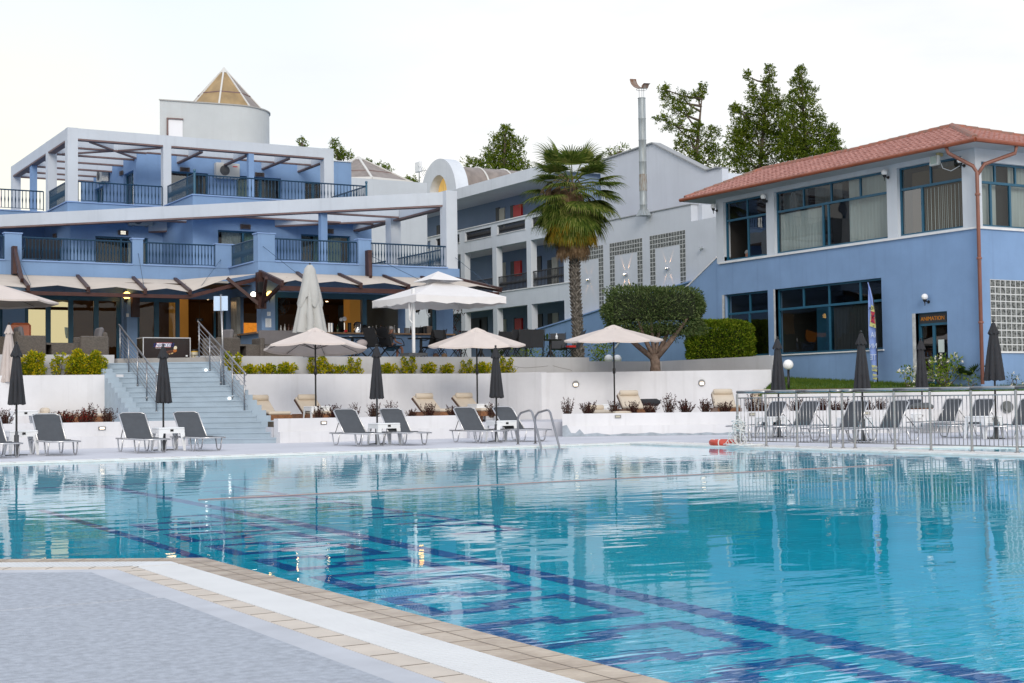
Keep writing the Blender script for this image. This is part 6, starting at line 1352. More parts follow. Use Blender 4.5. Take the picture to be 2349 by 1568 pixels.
# ------------------------------------------------------------------ open cream parasols on the lower terrace
def open_parasol(R, H, zr, label, tilt=(0, 0), m=None, nr=8, vent=True, pole_r=.024, polem=m_pole, a0=.2):
    t = thing('parasol', (0, 0, 0), label, 'parasol'); b = MB(); tv = Matrix.Rotation(tilt[0], 4, Vector((cos(tilt[1]), sin(tilt[1]), 0))); c0_ = Vector((0, 0, H)); n = nr * 4; K = 5; P = []
    def pt(a, s, sag=1.):
        q = (a * nr / (2 * pi)) % 1; rr_ = R * s * (cos(pi / nr) / cos((q - .5) * 2 * pi / nr)) * 1.0; z = -(H - zr) * (s ** 1.08) - .035 * s * sin(pi * q) * sag; return c0_ + tv @ Vector((cos(a + a0) * rr_, sin(a + a0) * rr_, z))
    for j in range(1, K + 1):
        for k in range(n): P.append(pt(2 * pi * k / n, j / K))
    vs = [c0_] + P; fs = [(0, 1 + k, 1 + (k + 1) % n) for k in range(n)] + [(1 + j * n + k, 1 + (j + 1) * n + k, 1 + (j + 1) * n + (k + 1) % n, 1 + j * n + (k + 1) % n) for j in range(K - 1) for k in range(n)]
    lo = [p + Vector((0, 0, -.05)) for p in P[-n:]]; o = len(vs); vs += lo; fs += [(1 + (K - 1) * n + k, o + k, o + (k + 1) % n, 1 + (K - 1) * n + (k + 1) % n) for k in range(n)]
    b.add(vs, fs); b.build('canopy', m or m_cream, t)
    if vent:
        b = MB(); V = []
        for s, dz in ((.02, .05), (.16, .025), (.21, -.0)):
            for k in range(n): q = pt(2 * pi * k / n, s, 3.); V.append(q + Vector((0, 0, dz + (.02 * sin(2 * pi * k * nr / n) if s > .2 else 0))))
        b.add(V, [(i * n + k, i * n + (k + 1) % n, (i + 1) * n + (k + 1) % n, (i + 1) * n + k) for i in range(2) for k in range(n)] + [tuple(range(n))]); b.build('vent', m or m_cream, t)
    b = MB(); b.lathe((0, 0, 0), [(pole_r, 0), (pole_r, H)], 10); b.lathe((0, 0, 0), [(pole_r, 1.35), (.045, 1.38), (.045, 1.5), (pole_r, 1.55)], 10, cap=False); b.build('pole', polem, t, smooth=True, auto=40)
    for k in range(nr): b = MB(); a = 2 * pi * k / nr; q = pt(a, .98); q.z -= .03; h = c0_ + Vector((0, 0, -.1)); b.tube([h, q], .008, 4, cap=False); mq = h.lerp(q, .5); b.tube([(0, 0, H - .55), mq], .007, 4, cap=False); b.build('rib', polem, t)
    b = MB(); b.lathe((0, 0, 0), [(.22, 0), (.22, .05), (.05, .07), (.05, .3)], 16); b.build('base', mat('grey_base', (.07, .075, .08), .5), t)
    return t
toc = atan2(-CF.y, -CF.x)
for T, x, Y, yt, yb_, R, lb, tl in ((M2, 662, 36.9, 905, 1085, 1.42, 'open peach-cream parasol nearest the stairs, its underside and ribs showing', -radians(5)), (M2, 2083, 36.9, 905, 1055, 1.42, 'open cream parasol in the middle, left of the palm trunk', radians(3.5)), (M3, 1175, 36.4, 880, 1010, 1.5, 'open cream parasol in front of the olive tree', radians(3))):
    p = onY(T, x, yt, Y); H = p.z - .43; zr = onY(T, x, yb_, Y).z - .43; o = open_parasol(R, H, zr + .04, lb, (tl, toc + pi / 2)); o.location = (p.x, p.y, .43); o['group'] = 'open cream parasols on the lower terrace'
# wooden loungers with cream mattresses
def teak_lounger(label, flat=False, fl=1.95):
    t = thing('teak_lounger', (0, 0, 0), label, 'sun lounger'); w = .33
    b = MB(); b.box(0, -w, .16, fl, -w + .04, .30); b.box(0, w - .04, .16, fl, w, .30); b.box(0, -w + .04, .16, .04, w - .04, .30); b.box(fl - .04, -w + .04, .16, fl, w - .04, .30)
    for i in range(14): b.box(.06 + i * .13, -w + .04, .27, .14 + i * .13, w - .04, .29)
    b.build('frame', m_teak, t)
    for x in (.06, fl - .12):
        for s in (-1, 1): b = MB(); b.box(x, s * (w - .06) - .03, 0, x + .07, s * (w - .06) + .03, .2); b.build('leg', m_teakd, t)
    hx = .78; a = Vector((hx, 0, .30)); e = Vector((.14, 0, .70)) if not flat else Vector((0, 0, .34))
    u = (e - a); nn = Vector((-u.z, 0, u.x)).normalized(); nn = nn if nn.x > 0 or flat else -nn
    if flat: nn = Vector((0, 0, 1))
    rbox(hx, -w + .02, .30, fl - .02, w - .02, .39, 'seat_cushion', m_mat, t, .03)
    b = MB(); b.bar(a + nn * .055, e + nn * .055, w * 2 - .05, .09, up=tuple(nn)); b.build('back_cushion', m_mat, t, bevel=.028)
    if not flat: b = MB(); [b.bar(a + u * k - nn * .02 + Vector((0, -w + .05, 0)), a + u * k - nn * .02 + Vector((0, w - .05, 0)), .03, .09, up=tuple(u.normalized())) for k in (.2, .4, .6, .8, .97)]; [b.bar(a + Vector((0, s * (w - .03), 0)), e + Vector((0, s * (w - .03), 0)) - nn * .01, .03, .05) for s in (-1, 1)]; b.build('back_slats', m_teakd, t)
    c = e.lerp(a, .17) + nn * .15; b = MB(); b.tube([c + Vector((0, -w + .06, 0)), c + Vector((0, -w + .08, 0)), c + Vector((0, w - .08, 0)), c + Vector((0, w - .06, 0))], [.06, .085, .085, .06], 12); b.build('bolster', m_mat, t, smooth=True); return t
def tkplace(T, x, y, Y, label, rz=radians(-90), flat=False, org=(1.9, -.33)):
    p = onY(T, x, y, Y); o = teak_lounger(label, flat); c, s = cos(rz), sin(rz); o.location = (p.x - (org[0] * c - org[1] * s), p.y - (org[0] * s + org[1] * c), .425); o.rotation_euler.z = rz; o['group'] = 'teak loungers with cream mattresses'; return o
tkplace(L2, 248, 650, 36.2, 'teak lounger with cream roll pillow closest to the right side of the stairs'); tkplace(L2, 690, 640, 36.2, 'teak lounger with cream roll pillow right of the first open parasol pole')
tkplace(L2, 1755, 600, 36.2, 'teak lounger with cream roll pillow, left of the middle open parasol pole'); tkplace(L2, 2115, 600, 36.2, 'teak lounger with cream pillow half hidden by the parasol nearest the ladder')
p = onN(L3, 940, 540, 41.6); o = teak_lounger('teak lounger lying flat with its cushion, right of the white step block', True); o.location = (p.x, p.y - .3, .3); o.rotation_euler.z = radians(-90) - .1; o['group'] = 'teak loungers with cream mattresses'
p = onN(L3, 1375, 540, 41.9); o = teak_lounger('teak lounger with upright cream back and a crooked pillow, facing the pool under the olive'); o.location = (p.x, p.y + .5, .43); o.rotation_euler.z = radians(-122) + .2; o['group'] = 'teak loungers with cream mattresses'
p = onN(L3, 2225, 540, 41.9); o = teak_lounger('teak lounger with upright cream back at the left end of the pool fence'); o.location = (p.x, p.y + .5, .43); o.rotation_euler.z = radians(-122); o['group'] = 'teak loungers with cream mattresses'
p = onN(L4, 400, 440, 42.1); o = teak_lounger('teak lounger mostly hidden behind fence and the closed parasol'); o.location = (p.x, p.y + .5, .40); o.rotation_euler.z = radians(-122); o['group'] = 'teak loungers with cream mattresses'
p = onN(L1, 350, 600, 38.4); o = teak_lounger('teak lounger lying almost flat with a roll pillow, below the left planter', True); o.location = (p.x, p.y, .43); o['group'] = 'teak loungers with cream mattresses'
# covers, small tables on the lower terrace
for T, x, y, k, lb in ((L2, 680, 560, 36.9, 'low white table under the first open parasol'), (L2, 2120, 530, 36.9, 'low white table under the middle open parasol')):
    p = onY(T, x, y, k); o = dup(tb, (p.x, p.y, .43), 0, lb, 'white tables on the lower terrace')
p = onY(L1, 205, 590, 36.6); dup(tb, (p.x, p.y, .43), 0, 'white table on the left terrace beside the flat teak lounger', 'white tables on the lower terrace')
p = onN(L3, 1180, 510, 42.3); o = dup(tb, (p.x, p.y, .43), radians(-33), 'long white table beside the rolled charcoal parasol', 'white tables on the lower terrace', scale=(2.6, 1, 1))
t = thing('folded_parasol', (0, 0, 0), 'charcoal parasol lying folded behind the upright teak lounger', 'parasol'); b = MB(); p0, p1 = onN(L3, 1240, 505, 42.4), onN(L3, 1590, 490, 42.4); b.tube([p0, p0.lerp(p1, .1), p0.lerp(p1, .9), p1], [.05, .13, .11, .04], 10); b.build('canopy', m_char, t, smooth=True); b = MB(); b.tube([p0, p0 - (p1 - p0) * .08], .02, 6); b.build('pole', m_pole, t)
# wooden bin and hose reel and access panel, wall lights
t = thing('litter_bin', (0, 0, 0), 'round timber-clad bin with a grey lid behind the fence loungers', 'bin'); p = onN(L4, 1560, 535, 39.9)
c0_ = onN(L4, 1560, 535, 39.9); zt_ = onN(L4, 1560, 475, 39.9).z; c0_.z = .03; b = MB()
for k in range(20): a = 2 * pi * k / 20; b.bar(c0_ + Vector((cos(a) * .28, sin(a) * .28, .03)), Vector((c0_.x + cos(a) * .28, c0_.y + sin(a) * .28, zt_)), .07, .02, up=(cos(a), sin(a), 0))
b.build('slats', mat('orange_timber', (.30, .12, .04), .6, var=.3), t); b = MB(); b.lathe((c0_.x, c0_.y, 0), [(.27, .05), (.27, zt_ - .02), (.32, zt_), (.32, zt_ + .06), (.2, zt_ + .14)], 20); b.build('liner', mat('grey_liner', (.12, .13, .13), .6), t, smooth=True, auto=40)
hr2 = onN(L4, 2217, 468, RW - .02); t = thing('water_inlet', hr2, 'round grey inlet cover on the white retaining wall at the far right', 'cover'); b = MB(); bk = hr2 + ND * .0
for r in (.17, .10): b.tube([hr2 - ND * (.05 if r < .12 else .0), hr2 - ND * (.09 if r < .12 else .04)], r, 18)
b.build('disc', mat('grey_liner', (.12, .13, .13), .6), t)
def wall_light_round(p, nrm, label):
    t = thing('wall_light', p, label, 'wall light'); b = MB(); b.tube([p, p + nrm * .05], [.11, .10], 20); b.build('rim', mat('grey_zinc', (.22, .22, .22), .4, metal=.5), t); b = MB(); rt = Vector((nrm.y, -nrm.x, 0))
    q = p + nrm * .055; b.add([q + rt * x + Vector((0, 0, z)) for x, z in ((-.055, -.06), (.055, -.06), (.065, .0), (.04, .03), (-.04, .03), (-.065, 0))], [tuple(range(6))]); fixn(b.build('lens', mat('warm_lens', (1, .85, .65), .4, emit=(1, .80, .60), estr=1.6), t)); return t
wall_light_round(onN(M3, 843, 1390, TW2 - .003), -ND, 'round lit wall light on the tall wall, left of the third open parasol pole'); wall_light_round(onN(M3, 1953, 1378, TW2 - .003), -ND, 'round lit wall light on the tall wall above the fence loungers')
def step_light(p, ax, nrm, label, lit=True):
    t = thing('step_light', p, label, 'wall light'); ax = Vector(ax); nrm = Vector(nrm); b = MB(); b.bar(p - ax * .085, p + ax * .085, .03, .085, up=(0, 0, 1)); b.build('frame', mat('grey_zinc', (.22, .22, .22), .4, metal=.5), t)
    b = MB(); q = p + nrm * .018; b.add([q + ax * x + Vector((0, 0, z)) for x, z in ((-.055, -.02), (.055, -.02), (.055, .022), (-.055, .022))], [(0, 1, 2, 3)]); b.build('lens', mat('warm_lens', (1, .85, .65), .4, emit=(1, .80, .60), estr=1.6) if lit else mat('unlit_lens', (.45, .42, .32), .4), t); return t
step_light(onY(L1, 898, 722, 34.71), (1, 0, 0), (0, -1, 0), 'lit rectangular step light in the low wall left of the stairs'); step_light(onY(L2, 737, 673, 34.59), (1, 0, 0), (0, -1, 0), 'lit rectangular step light in the low wall right of the stairs')
step_light(onN(L3, 1215, 618, B1L - .01), WD, -ND, 'unlit rectangular step light in the right low wall by the ladder', False); step_light(onN(L4, 250, 525, B1L - .01), WD, -ND, 'unlit rectangular step light behind the left end of the fence', False); step_light(onN(L4, 1137, 516, B1L - .01), WD, -ND, 'unlit rectangular step light behind the middle of the fence', False)
for x, y, k, lb in ((1813, 210, 15, 'small lit spotlight in the riser near the top of the blue stairs'), (2020, 458, 9, 'small lit spotlight in the riser lower on the blue stairs')):
    p = onN(L1, x, y, B0 + .28 * (k - 1) - .022); t = thing('step_spotlight', p, lb, 'step light'); b = MB(); b.bar(p - WD * .03, p + WD * .03, .02, .06); b.build('lens', mat('white_lens', (1, 1, 1), .4, emit=(1, .95, .85), estr=3), t)
p = onN(L1, 850, 540, 40.24); t = thing('mirror_panel', p, 'small framed white panel leaning on the tall wall left of the stairs', 'panel'); b = MB(); b.bar(p - WD * .22, p + WD * .22, .03, .33); b.build('frame', mat('black_frame', (.03, .03, .03), .5), t, bevel=.01); b = MB(); b.bar(p - WD * .20 - ND * .004, p + WD * .20 - ND * .004, .032, .29); b.build('face', mat('pale_face', (.62, .64, .66), .4), t)
p = onX(L1, 1120, 480, 11.0); 
# ------------------------------------------------------------------ pool ladder, fence, lifebuoy, ropes
t = thing('pool_ladder', (16.8, 27.6, .03), 'curved stainless steel grab rails of the pool ladder', 'pool ladder')
for dx in (0, .46):
    b = MB(); X0 = 16.75 + dx; X1 = 16.34 + dx; P = lambda s, z: (X0 + (X1 - X0) * s, 28.38 + (26.72 - 28.38) * s, z)
    pts = [P(0, .03), P(0, .55), P(.03, .66), P(.15, .74), P(.52, .80), P(.60, .79), P(.66, .74), P(1.0, .03), P(1.12, -.5), P(1.14, -1.0)]; b.tube(pts, .024, 10); b.lathe((X0, 28.38, .026), [(.05, 0), (.05, .012)], 12); b.build('grab_rail', m_steel, t, smooth=True)
b = MB(); [b.box(16.26, 26.5 - .04, z, 16.84, 26.56, z + .03) for z in (-.3, -.6, -.9)]; b.build('treads', m_steel, t)
t = thing('pool_fence', (19.5, 20, .03), 'stainless steel pool fence with thin vertical bars between the two pools', 'fence')
run1 = [(19.12, 23.5), (19.28, 22.8), (19.35, 21.95), (19.36, 21.02)]; run2 = [(19.36, 21.02), (19.5, 20.83), (19.63, 20.64), (19.65, 19.62), (19.67, 18.76), (19.70, 17.84), (19.73, 16.89), (19.76, 15.94), (19.79, 15.0), (19.8, 14.1)]
posts = run1 + run2[1:]
for i, (x, y) in enumerate(posts):
    if i == 5: pass
    b = MB(); b.lathe((x, y, .03), [(.045, 0), (.045, .012), (.024, .02), (.024, 1.06)], 12); b.build('post', m_steel, t, smooth=True, auto=40)
for (p, q) in zip(posts, posts[1:]):
    b = MB(); b.tube([(*p, 1.13), (*q, 1.13)], .032, 10); b.build('top_rail', m_steel, t, smooth=True)
    b = MB(); [b.tube([(*p, z), (*q, z)], .012, 6) for z in (.13, 1.01)]; b.build('rail', m_steel, t, smooth=True)
    n = max(2, round((Vector(q) - Vector(p)).length / .095)); b = MB()
    for k in range(1, n): c = Vector(p).lerp(Vector(q), k / n); b.tube([(c.x, c.y, .13), (c.x, c.y, 1.01)], .0075, 6)
    b.build('bars', m_steel, t, smooth=True)
lb_ = onZ(L3, 2155, 870, .03); t = thing('lifebuoy', lb_, 'red and white lifebuoy lying on the pool rim beside the fence', 'lifebuoy'); b = MB(); b.tube([lb_ + Vector((.27 * cos(2 * pi * k / 24), .27 * sin(2 * pi * k / 24), .06)) for k in range(25)], .062, 10, cap=False); b.build('ring', mat('faded_red', (.60, .085, .055), .5, var=.15), t, smooth=True)
for k in range(4): a = 2 * pi * k / 4 + .5; b = MB(); c = lb_ + Vector((.27 * cos(a), .27 * sin(a), .06)); b.tube([c + Vector((cos(a) * .066 * cos(s), sin(a) * .066 * cos(s), .066 * sin(s))) for s in [2 * pi * j / 10 for j in range(11)]], .012, 5); b.build('rope_band', mat('white_rope', (.72, .72, .70), .8), t)
random.seed(77); fp_ = onZ(L4, 160, 765, .03); t = tag(MB().add([(0, 0, 0)], []).build('rope_heap', mat('white_rope', (.72, .72, .70), .8)), 'tangled white rope hanging in a heap on the left fence post', 'rope'); bpy.data.objects.remove(t)
b = MB()
for k in range(22):
    c = Vector((19.12, 23.45, random.uniform(.1, .6))); a = random.uniform(0, 6); pts = []
    r0 = random.uniform(.10, .26) * (1.2 - c.z); nv = rv()
    u1 = nv.orthogonal().normalized(); u2 = nv.cross(u1)
    for j in range(13): th_ = 2 * pi * j / 12; q = c + u1 * cos(th_) * r0 + u2 * sin(th_) * r0 + Vector((-.05, -.05, 0)); q.z = max(.04, q.z); pts.append(q)
    b.tube(pts, .008, 4, cap=False)
for k in range(10):
    c = Vector((19.0, 23.2, .045)) + Vector((random.uniform(-.15, .3), random.uniform(-.35, .3), 0)); r0 = random.uniform(.12, .25); b.tube([c + Vector((cos(2 * pi * j / 12) * r0, sin(2 * pi * j / 12) * r0, random.uniform(0, .03))) for j in range(13)], .008, 4, cap=False)
tag(b.build('rope_heap', mat('white_rope', (.72, .72, .70), .8)), 'tangled white rope hanging in a heap on the left fence post', 'rope')
b = MB(); pts = [Vector((5.0 + (15.7 - 5.0) * i / 60, 15.25 + .5 * (i / 60) + .02 * sin(i * .8), .005)) for i in range(61)]; b.tube(pts, .007, 6); tag(b.build('lane_rope', mat('faded_red_rope', (.42, .27, .25), .7)), 'thin faded red rope floating across the pool', 'rope')
# closed cream parasols
p = atD(M1, 78, 850, 39.2); H = p.z - .43; o = closed_umbrella(H, H - 1.62, .27, m=mat('closed_cream_fabric', (.50, .44, .41), .85, var=.08, bump=.15, bscale=10), label='closed cream parasol at the left edge behind the leftmost charcoal one', seed=9, cap=True); o.location = (p.x, p.y, .43)
p = atD(M2, 615, 325, 42.6); H = p.z - 2.36; o = closed_umbrella(H, atD(M2, 640, 940, 42.6).z - 2.36, .50, m=mat('closed_grey_canvas', (.46, .46, .44), .85, var=.06, bump=.15, bscale=6), label='tall closed grey-white canvas parasol standing on the bar terrace', seed=10, tw=.5, cap=False); o.location = (p.x, p.y, 2.36)
cv = MB(); 
for j in range(1): pass
zz0 = H + 2.36
b = MB(); vs = []; nn = 40; random.seed(4)
for s, rr_ in ((0, .07), (.12, .16), (.35, .21), (.62, .27), (.95, .33), (1.05, .31)):
    for k in range(nn): a = 2 * pi * k / nn; f = 1 + .22 * s * cos(5 * a + 1) + .08 * s * cos(11 * a); vs.append((cos(a) * rr_ * f, sin(a) * rr_ * f, H - .05 - s * 1.05 - .16 * s * cos(5 * a + 1.6)))
b.add(vs, [(i * nn + k, i * nn + (k + 1) % nn, (i + 1) * nn + (k + 1) % nn, (i + 1) * nn + k) for i in range(5) for k in range(nn)] + [tuple(range(nn))]); b.v = [(x, y, z) for x, y, z in b.v]; b.build('outer_fold', MATS['closed_grey_canvas'], o, smooth=True, auto=60)
p = atD(M1, -160, 470, 41.5); o = open_parasol(2.1, p.z - 2.36, onX(M1, 255, 560, p.x).z - 2.36 + .1, 'open cream parasol entering the picture at the left edge over the wicker sofa', a0=.6); o.location = (p.x, p.y, 2.36)
# big square side-post parasol on the terrace, aligned with the buildings
cx_, cy_ = atD(M2, 1745, 395, 44).xy; zt_ = atD(M2, 1745, 395, 44).z; SPA = thing('parasol', (cx_, cy_, 2.36), 'large square white double-top parasol on a white side post', 'parasol')
hs = 1.5; zr = onY(M2, 1590, 598, cy_ - hs).z; m_wc = mat('white_canvas', (.74, .72, .71), .8, var=.04, bump=.08, bscale=8)
def pyr(b, h, z0, z1, inner, K=6, sag=.05):
    n = 4; 
    for q in range(4):
        c0_, c1_ = [Vector((cx_ + sx * h, cy_ + sy * h, z0)) for sx, sy in (((-1, -1), (1, -1)), ((1, -1), (1, 1)), ((1, 1), (-1, 1)), ((-1, 1), (-1, -1)))[q]]
        ap = Vector((cx_, cy_, z1)); g = []
        for i in range(K + 1):
            r_ = []
            for j in range(K + 1): e_ = c0_.lerp(c1_, j / K); p = ap.lerp(e_, inner + (1 - inner) * i / K); p.z -= sag * sin(pi * j / K) * (i / K) * .6; r_.append(p)
            g.append(r_)
        for i in range(K):
            for j in range(K): b.face(g[i][j], g[i + 1][j], g[i + 1][j + 1], g[i][j + 1])
b = MB(); pyr(b, hs, zr, zt_ - .27, .12); b.build('canopy', m_wc, SPA)
b = MB(); pyr(b, hs * .38, zt_ - .30, zt_, .0, sag=.02); b.build('vent_top', m_wc, SPA)
b = MB()
for q in range(4):
    c0_, c1_ = [Vector((cx_ + sx * hs, cy_ + sy * hs, zr)) for sx, sy in (((-1, -1), (1, -1)), ((1, -1), (1, 1)), ((1, 1), (-1, 1)), ((-1, 1), (-1, -1)))[q]]; K = 12
    for j in range(K):
        p, r_ = c0_.lerp(c1_, j / K), c0_.lerp(c1_, (j + 1) / K); z1 = -.03 * sin(pi * j / K); z2 = -.03 * sin(pi * (j + 1) / K); w1, w2 = .20 + .025 * sin(j * 2.1 + q), .20 + .025 * sin((j + 1) * 2.1 + q)
        b.face(p + Vector((0, 0, z1)), r_ + Vector((0, 0, z2)), r_ + Vector((0, 0, z2 - w2)), p + Vector((0, 0, z1 - w1)))
b.build('valance', m_wc, SPA)
m_wp = mat('white_powder_coat', (.75, .75, .75), .35); pp_ = onY(M2, 1525, 640, cy_ - .9); b = MB(); b.box(pp_.x - .035, pp_.y - .035, 2.36, pp_.x + .035, pp_.y + .035, zr + .22); b.build('post', m_wp, SPA); b = MB(); b.box(pp_.x - .3, pp_.y - .3, 2.36, pp_.x + .3, pp_.y + .3, 2.44); b.build('base', mat('grey_base', (.07, .075, .08), .5), SPA)
b = MB(); q0 = onY(M2, 1488, 620, cy_ - .9); q1 = onY(M2, 1492, 820, cy_ - .9); q2 = onY(M2, 1515, 850, cy_ - .9)
b.bar((pp_.x, pp_.y, q0.z), q1, .03, .03); b.bar((q0.x, q0.y, q0.z - .0), q1, .03, .03); b.bar(q1, q2, .035, .035); b.bar(q0, (cx_, cy_, zt_ - .45), .04, .04); b.bar((pp_.x, pp_.y, zr + .1), (cx_, cy_, zt_ - .5), .04, .04); b.build('lifting_arm', m_wp, SPA)
for sx, sy in ((-1, -1), (1, -1), (1, 1), (-1, 1)): b = MB(); b.bar((cx_, cy_, zt_ - .3), (cx_ + sx * hs, cy_ + sy * hs, zr - .02), .03, .03); b.build('rib', m_wp, SPA)
# ================================================================== bar terrace furniture and small fittings
m_wick = mat('grey_wicker', (.145, .125, .105), .8, var=.25, vscale=30, bump=1, bscale=60); m_cush = mat('grey_cushion', (.16, .15, .155), .9, var=.1, bump=.2, bscale=15)
def wickmat():
    m = mat('woven_rattan', (.15, .13, .11), .8); n = m.node_tree.nodes; l = m.node_tree.links; p = n['Principled BSDF']; tcn = n.new('ShaderNodeTexCoord'); br = n.new('ShaderNodeTexBrick')
    br.inputs['Scale'].default_value = 12; br.inputs['Color1'].default_value = (.19, .165, .14, 1); br.inputs['Color2'].default_value = (.13, .11, .095, 1); br.inputs['Mortar'].default_value = (.04, .035, .03, 1); br.inputs['Mortar Size'].default_value = .03
    mp = n.new('ShaderNodeMapping'); mp.inputs['Rotation'].default_value = (pi / 2, 0, 0); sx = n.new('ShaderNodeSeparateXYZ'); cx2 = n.new('ShaderNodeCombineXYZ'); ad = n.new('ShaderNodeMath'); ad.operation = 'ADD'
    l.new(tcn.outputs['Object'], sx.inputs[0]); l.new(sx.outputs['X'], ad.inputs[0]); l.new(sx.outputs['Y'], ad.inputs[1]); l.new(ad.outputs[0], cx2.inputs['X']); l.new(sx.outputs['Z'], cx2.inputs['Y']); l.new(cx2.outputs[0], br.inputs['Vector']); l.new(br.outputs['Color'], p.inputs['Base Color'])
    bp = n.new('ShaderNodeBump'); bp.inputs['Strength'].default_value = .6; bp.inputs['Distance'].default_value = .01; l.new(br.outputs['Fac'], bp.inputs['Height']); bp.invert = True; l.new(bp.outputs['Normal'], p.inputs['Normal']); return m
m_rat = wickmat(); ZT = 2.36
def armchair(label, loc, rz, w=.85, d=.8, back=True):
    """woven box chair, open side towards +y local; arms as high as the back"""
    t = thing('wicker_armchair', (0, 0, 0), label, 'armchair'); h = .66
    rbox(-w / 2, -d / 2, .04, -w / 2 + .14, d / 2, h, 'arm', m_rat, t, .03); rbox(w / 2 - .14, -d / 2, .04, w / 2, d / 2, h, 'arm', m_rat, t, .03)
    rbox(-w / 2 + .14, -d / 2, .04, w / 2 - .14, -d / 2 + .13, h + (.12 if back else 0), 'backrest', m_rat, t, .03); rbox(-w / 2 + .14, -d / 2 + .13, .04, w / 2 - .14, d / 2 - .03, .30, 'seat', m_rat, t, .01)
    rbox(-w / 2 + .15, -d / 2 + .14, .30, w / 2 - .15, d / 2, .42, 'seat_cushion', m_cush, t, .04)
    b = MB(); b.bar((0, -d / 2 + .22, .42), (0, -d / 2 + .14, .92), w - .34, .14, up=(0, 1, 0)); b.build('back_cushion', m_cush, t, bevel=.05)
    t.location = loc; t.rotation_euler.z = rz; return t
def tp(T, x, y, Y): p = onY(T, x, y, Y); return (p.x, p.y, ZT)
GW = 'wicker armchairs on the bar terrace'
for T, x, Y, rz, w, lb in ((M1, 240, 42.4, -pi / 2, 1.1, 'wicker sofa with dark cushions at the left, beside the closed cream parasol'), (M1, 800, 42.3, pi / 2, .95, 'wicker armchair with a grey cushion, left of the stairs'), (M1, 1950, 42.2, pi / 2 + .3, .85, 'wicker armchair with a grey cushion behind the right stair handrail'), (M1, -40, 43.2, -pi / 2, .95, 'wicker armchair at the left picture edge under the open parasol')):
    o = armchair(lb, tp(T, x, 1100, Y), rz, w); o['group'] = GW
p = tp(M2, 400, 1100, 42.2); o = armchair('long low wicker sofa under the first open parasol', p, pi, 1.9, .8, False); o['group'] = GW
def wtable(label, loc, w, d, rz=0.):
    t = thing('wicker_table', (0, 0, 0), label, 'table'); b = MB(); h = .46; x0, x1 = -w / 2, w / 2
    b.box(x0, -d / 2, h - .05, x1, d / 2, h); b.box(x0, -d / 2, 0, x1, d / 2, .06); b.box(x0 + .30, -d / 2 + .003, .06, x1, d / 2 - .003, h - .05); b.box(x0, d / 2 - .05, .06, x0 + .3, d / 2, h - .05); b.build('body', m_rat, t)
    b = MB(); b.box(x0 + .01, -d / 2 + .01, h, x1 - .01, d / 2 - .01, h + .008); b.build('glass_top', mat('dark_glass_top', (.04, .045, .05), .1), t); b = MB(); b.lathe((x0 + .15, 0, h + .008), [(.06, 0), (.07, .03), (.03, .035)], 12); b.build('ashtray', m_plast, t); t.location = loc; t.rotation_euler.z = rz; return t
o = wtable('low wicker table with an open shelf and a white ashtray, left of the stairs', tp(M1, 520, 1100, 42.3), 1.15, .6); o['group'] = 'wicker tables'
o = wtable('low wicker table with an open shelf, right of the stairs by the blue corner pillar', tp(M1, 2215, 1100, 42.2), 1.15, .6); o['group'] = 'wicker tables'
p = tp(M1, 180, 920, 43.2); t = thing('cushion_pack', (0, 0, 0), 'orange cushions wrapped in clear plastic on the wicker sofa', 'cushions'); rbox(-.28, -.15, .62, .28, .15, 1.08, 'cushions', mat('orange_cushion', (.50, .13, .05), .4, coat=.6, var=.2, bump=.3, bscale=10), t, .07); t.location = (p[0], p[1], ZT)
b = MB(); b.box(p[0] - .3, p[1] - .2, ZT, p[0] + .3, p[1] + .2, ZT + .62); tag(b.build('wicker_stool', m_rat), 'square wicker stool carrying the wrapped orange cushions', 'stool')
# freezer, bucket
p = onY(M1, 1467, 1160, 43.3); FZ = thing('chest_freezer', (p.x, 43.3, ZT), 'dark chest freezer with chocolate ice cream advert at the head of the stairs', 'freezer')
xl, xr = onY(M1, 1260, 1000, 43.0).x, onY(M1, 1675, 1000, 43.0).x; zt_ = onY(M1, 1460, 985, 43.0).z
b = MB(); b.box(xl, 43.0, ZT, xr, 43.65, zt_); b.build('cabinet', mat('freezer_brown', (.018, .010, .010), .25, var=.3, vscale=2), FZ)
b = MB(); b.box(xl - .01, 42.99, zt_, xr + .01, 43.66, zt_ + .025); b.box(xl - .01, 42.985, ZT, xl + .015, 43.0, zt_); b.box(xr - .015, 42.985, ZT, xr + .01, 43.0, zt_); b.build('lid_trim', mat('freezer_trim', (.55, .56, .58), .3), FZ)
def fp2(x, y, e=.01): q = onY(M1, x, y, 43.0 - e); return q
b = MB(); q = [fp2(1368, 1062), fp2(1500, 1062), fp2(1511, 1028), fp2(1380, 1028)]; b.add(q, [(0, 1, 2, 3)]); b.build('logo_plate', mat('logo_white', (.8, .8, .82), .4), FZ)
b = MB(); q = [fp2(1366, 1065, .006), fp2(1503, 1065, .006), fp2(1515, 1025, .006), fp2(1378, 1025, .006)]; b.add(q, [(0, 1, 2, 3)]); b.build('logo_border', mat('logo_red', (.5, .02, .03), .4), FZ)
c = fp2(1440, 1046, .014); text_mesh('logo_text', 'SNICKERS', .145, mat('logo_blue', (.01, .03, .22), .4), FZ, c, (1, 0, .02), (0, 0, 1), .002, shear=.25)
c = fp2(1395, 1072, .014); text_mesh('advert_text', 'ICE CREAM', .035, mat('logo_white', (.8, .8, .82), .4), FZ, c, (1, 0, 0), (0, 0, 1), .001)
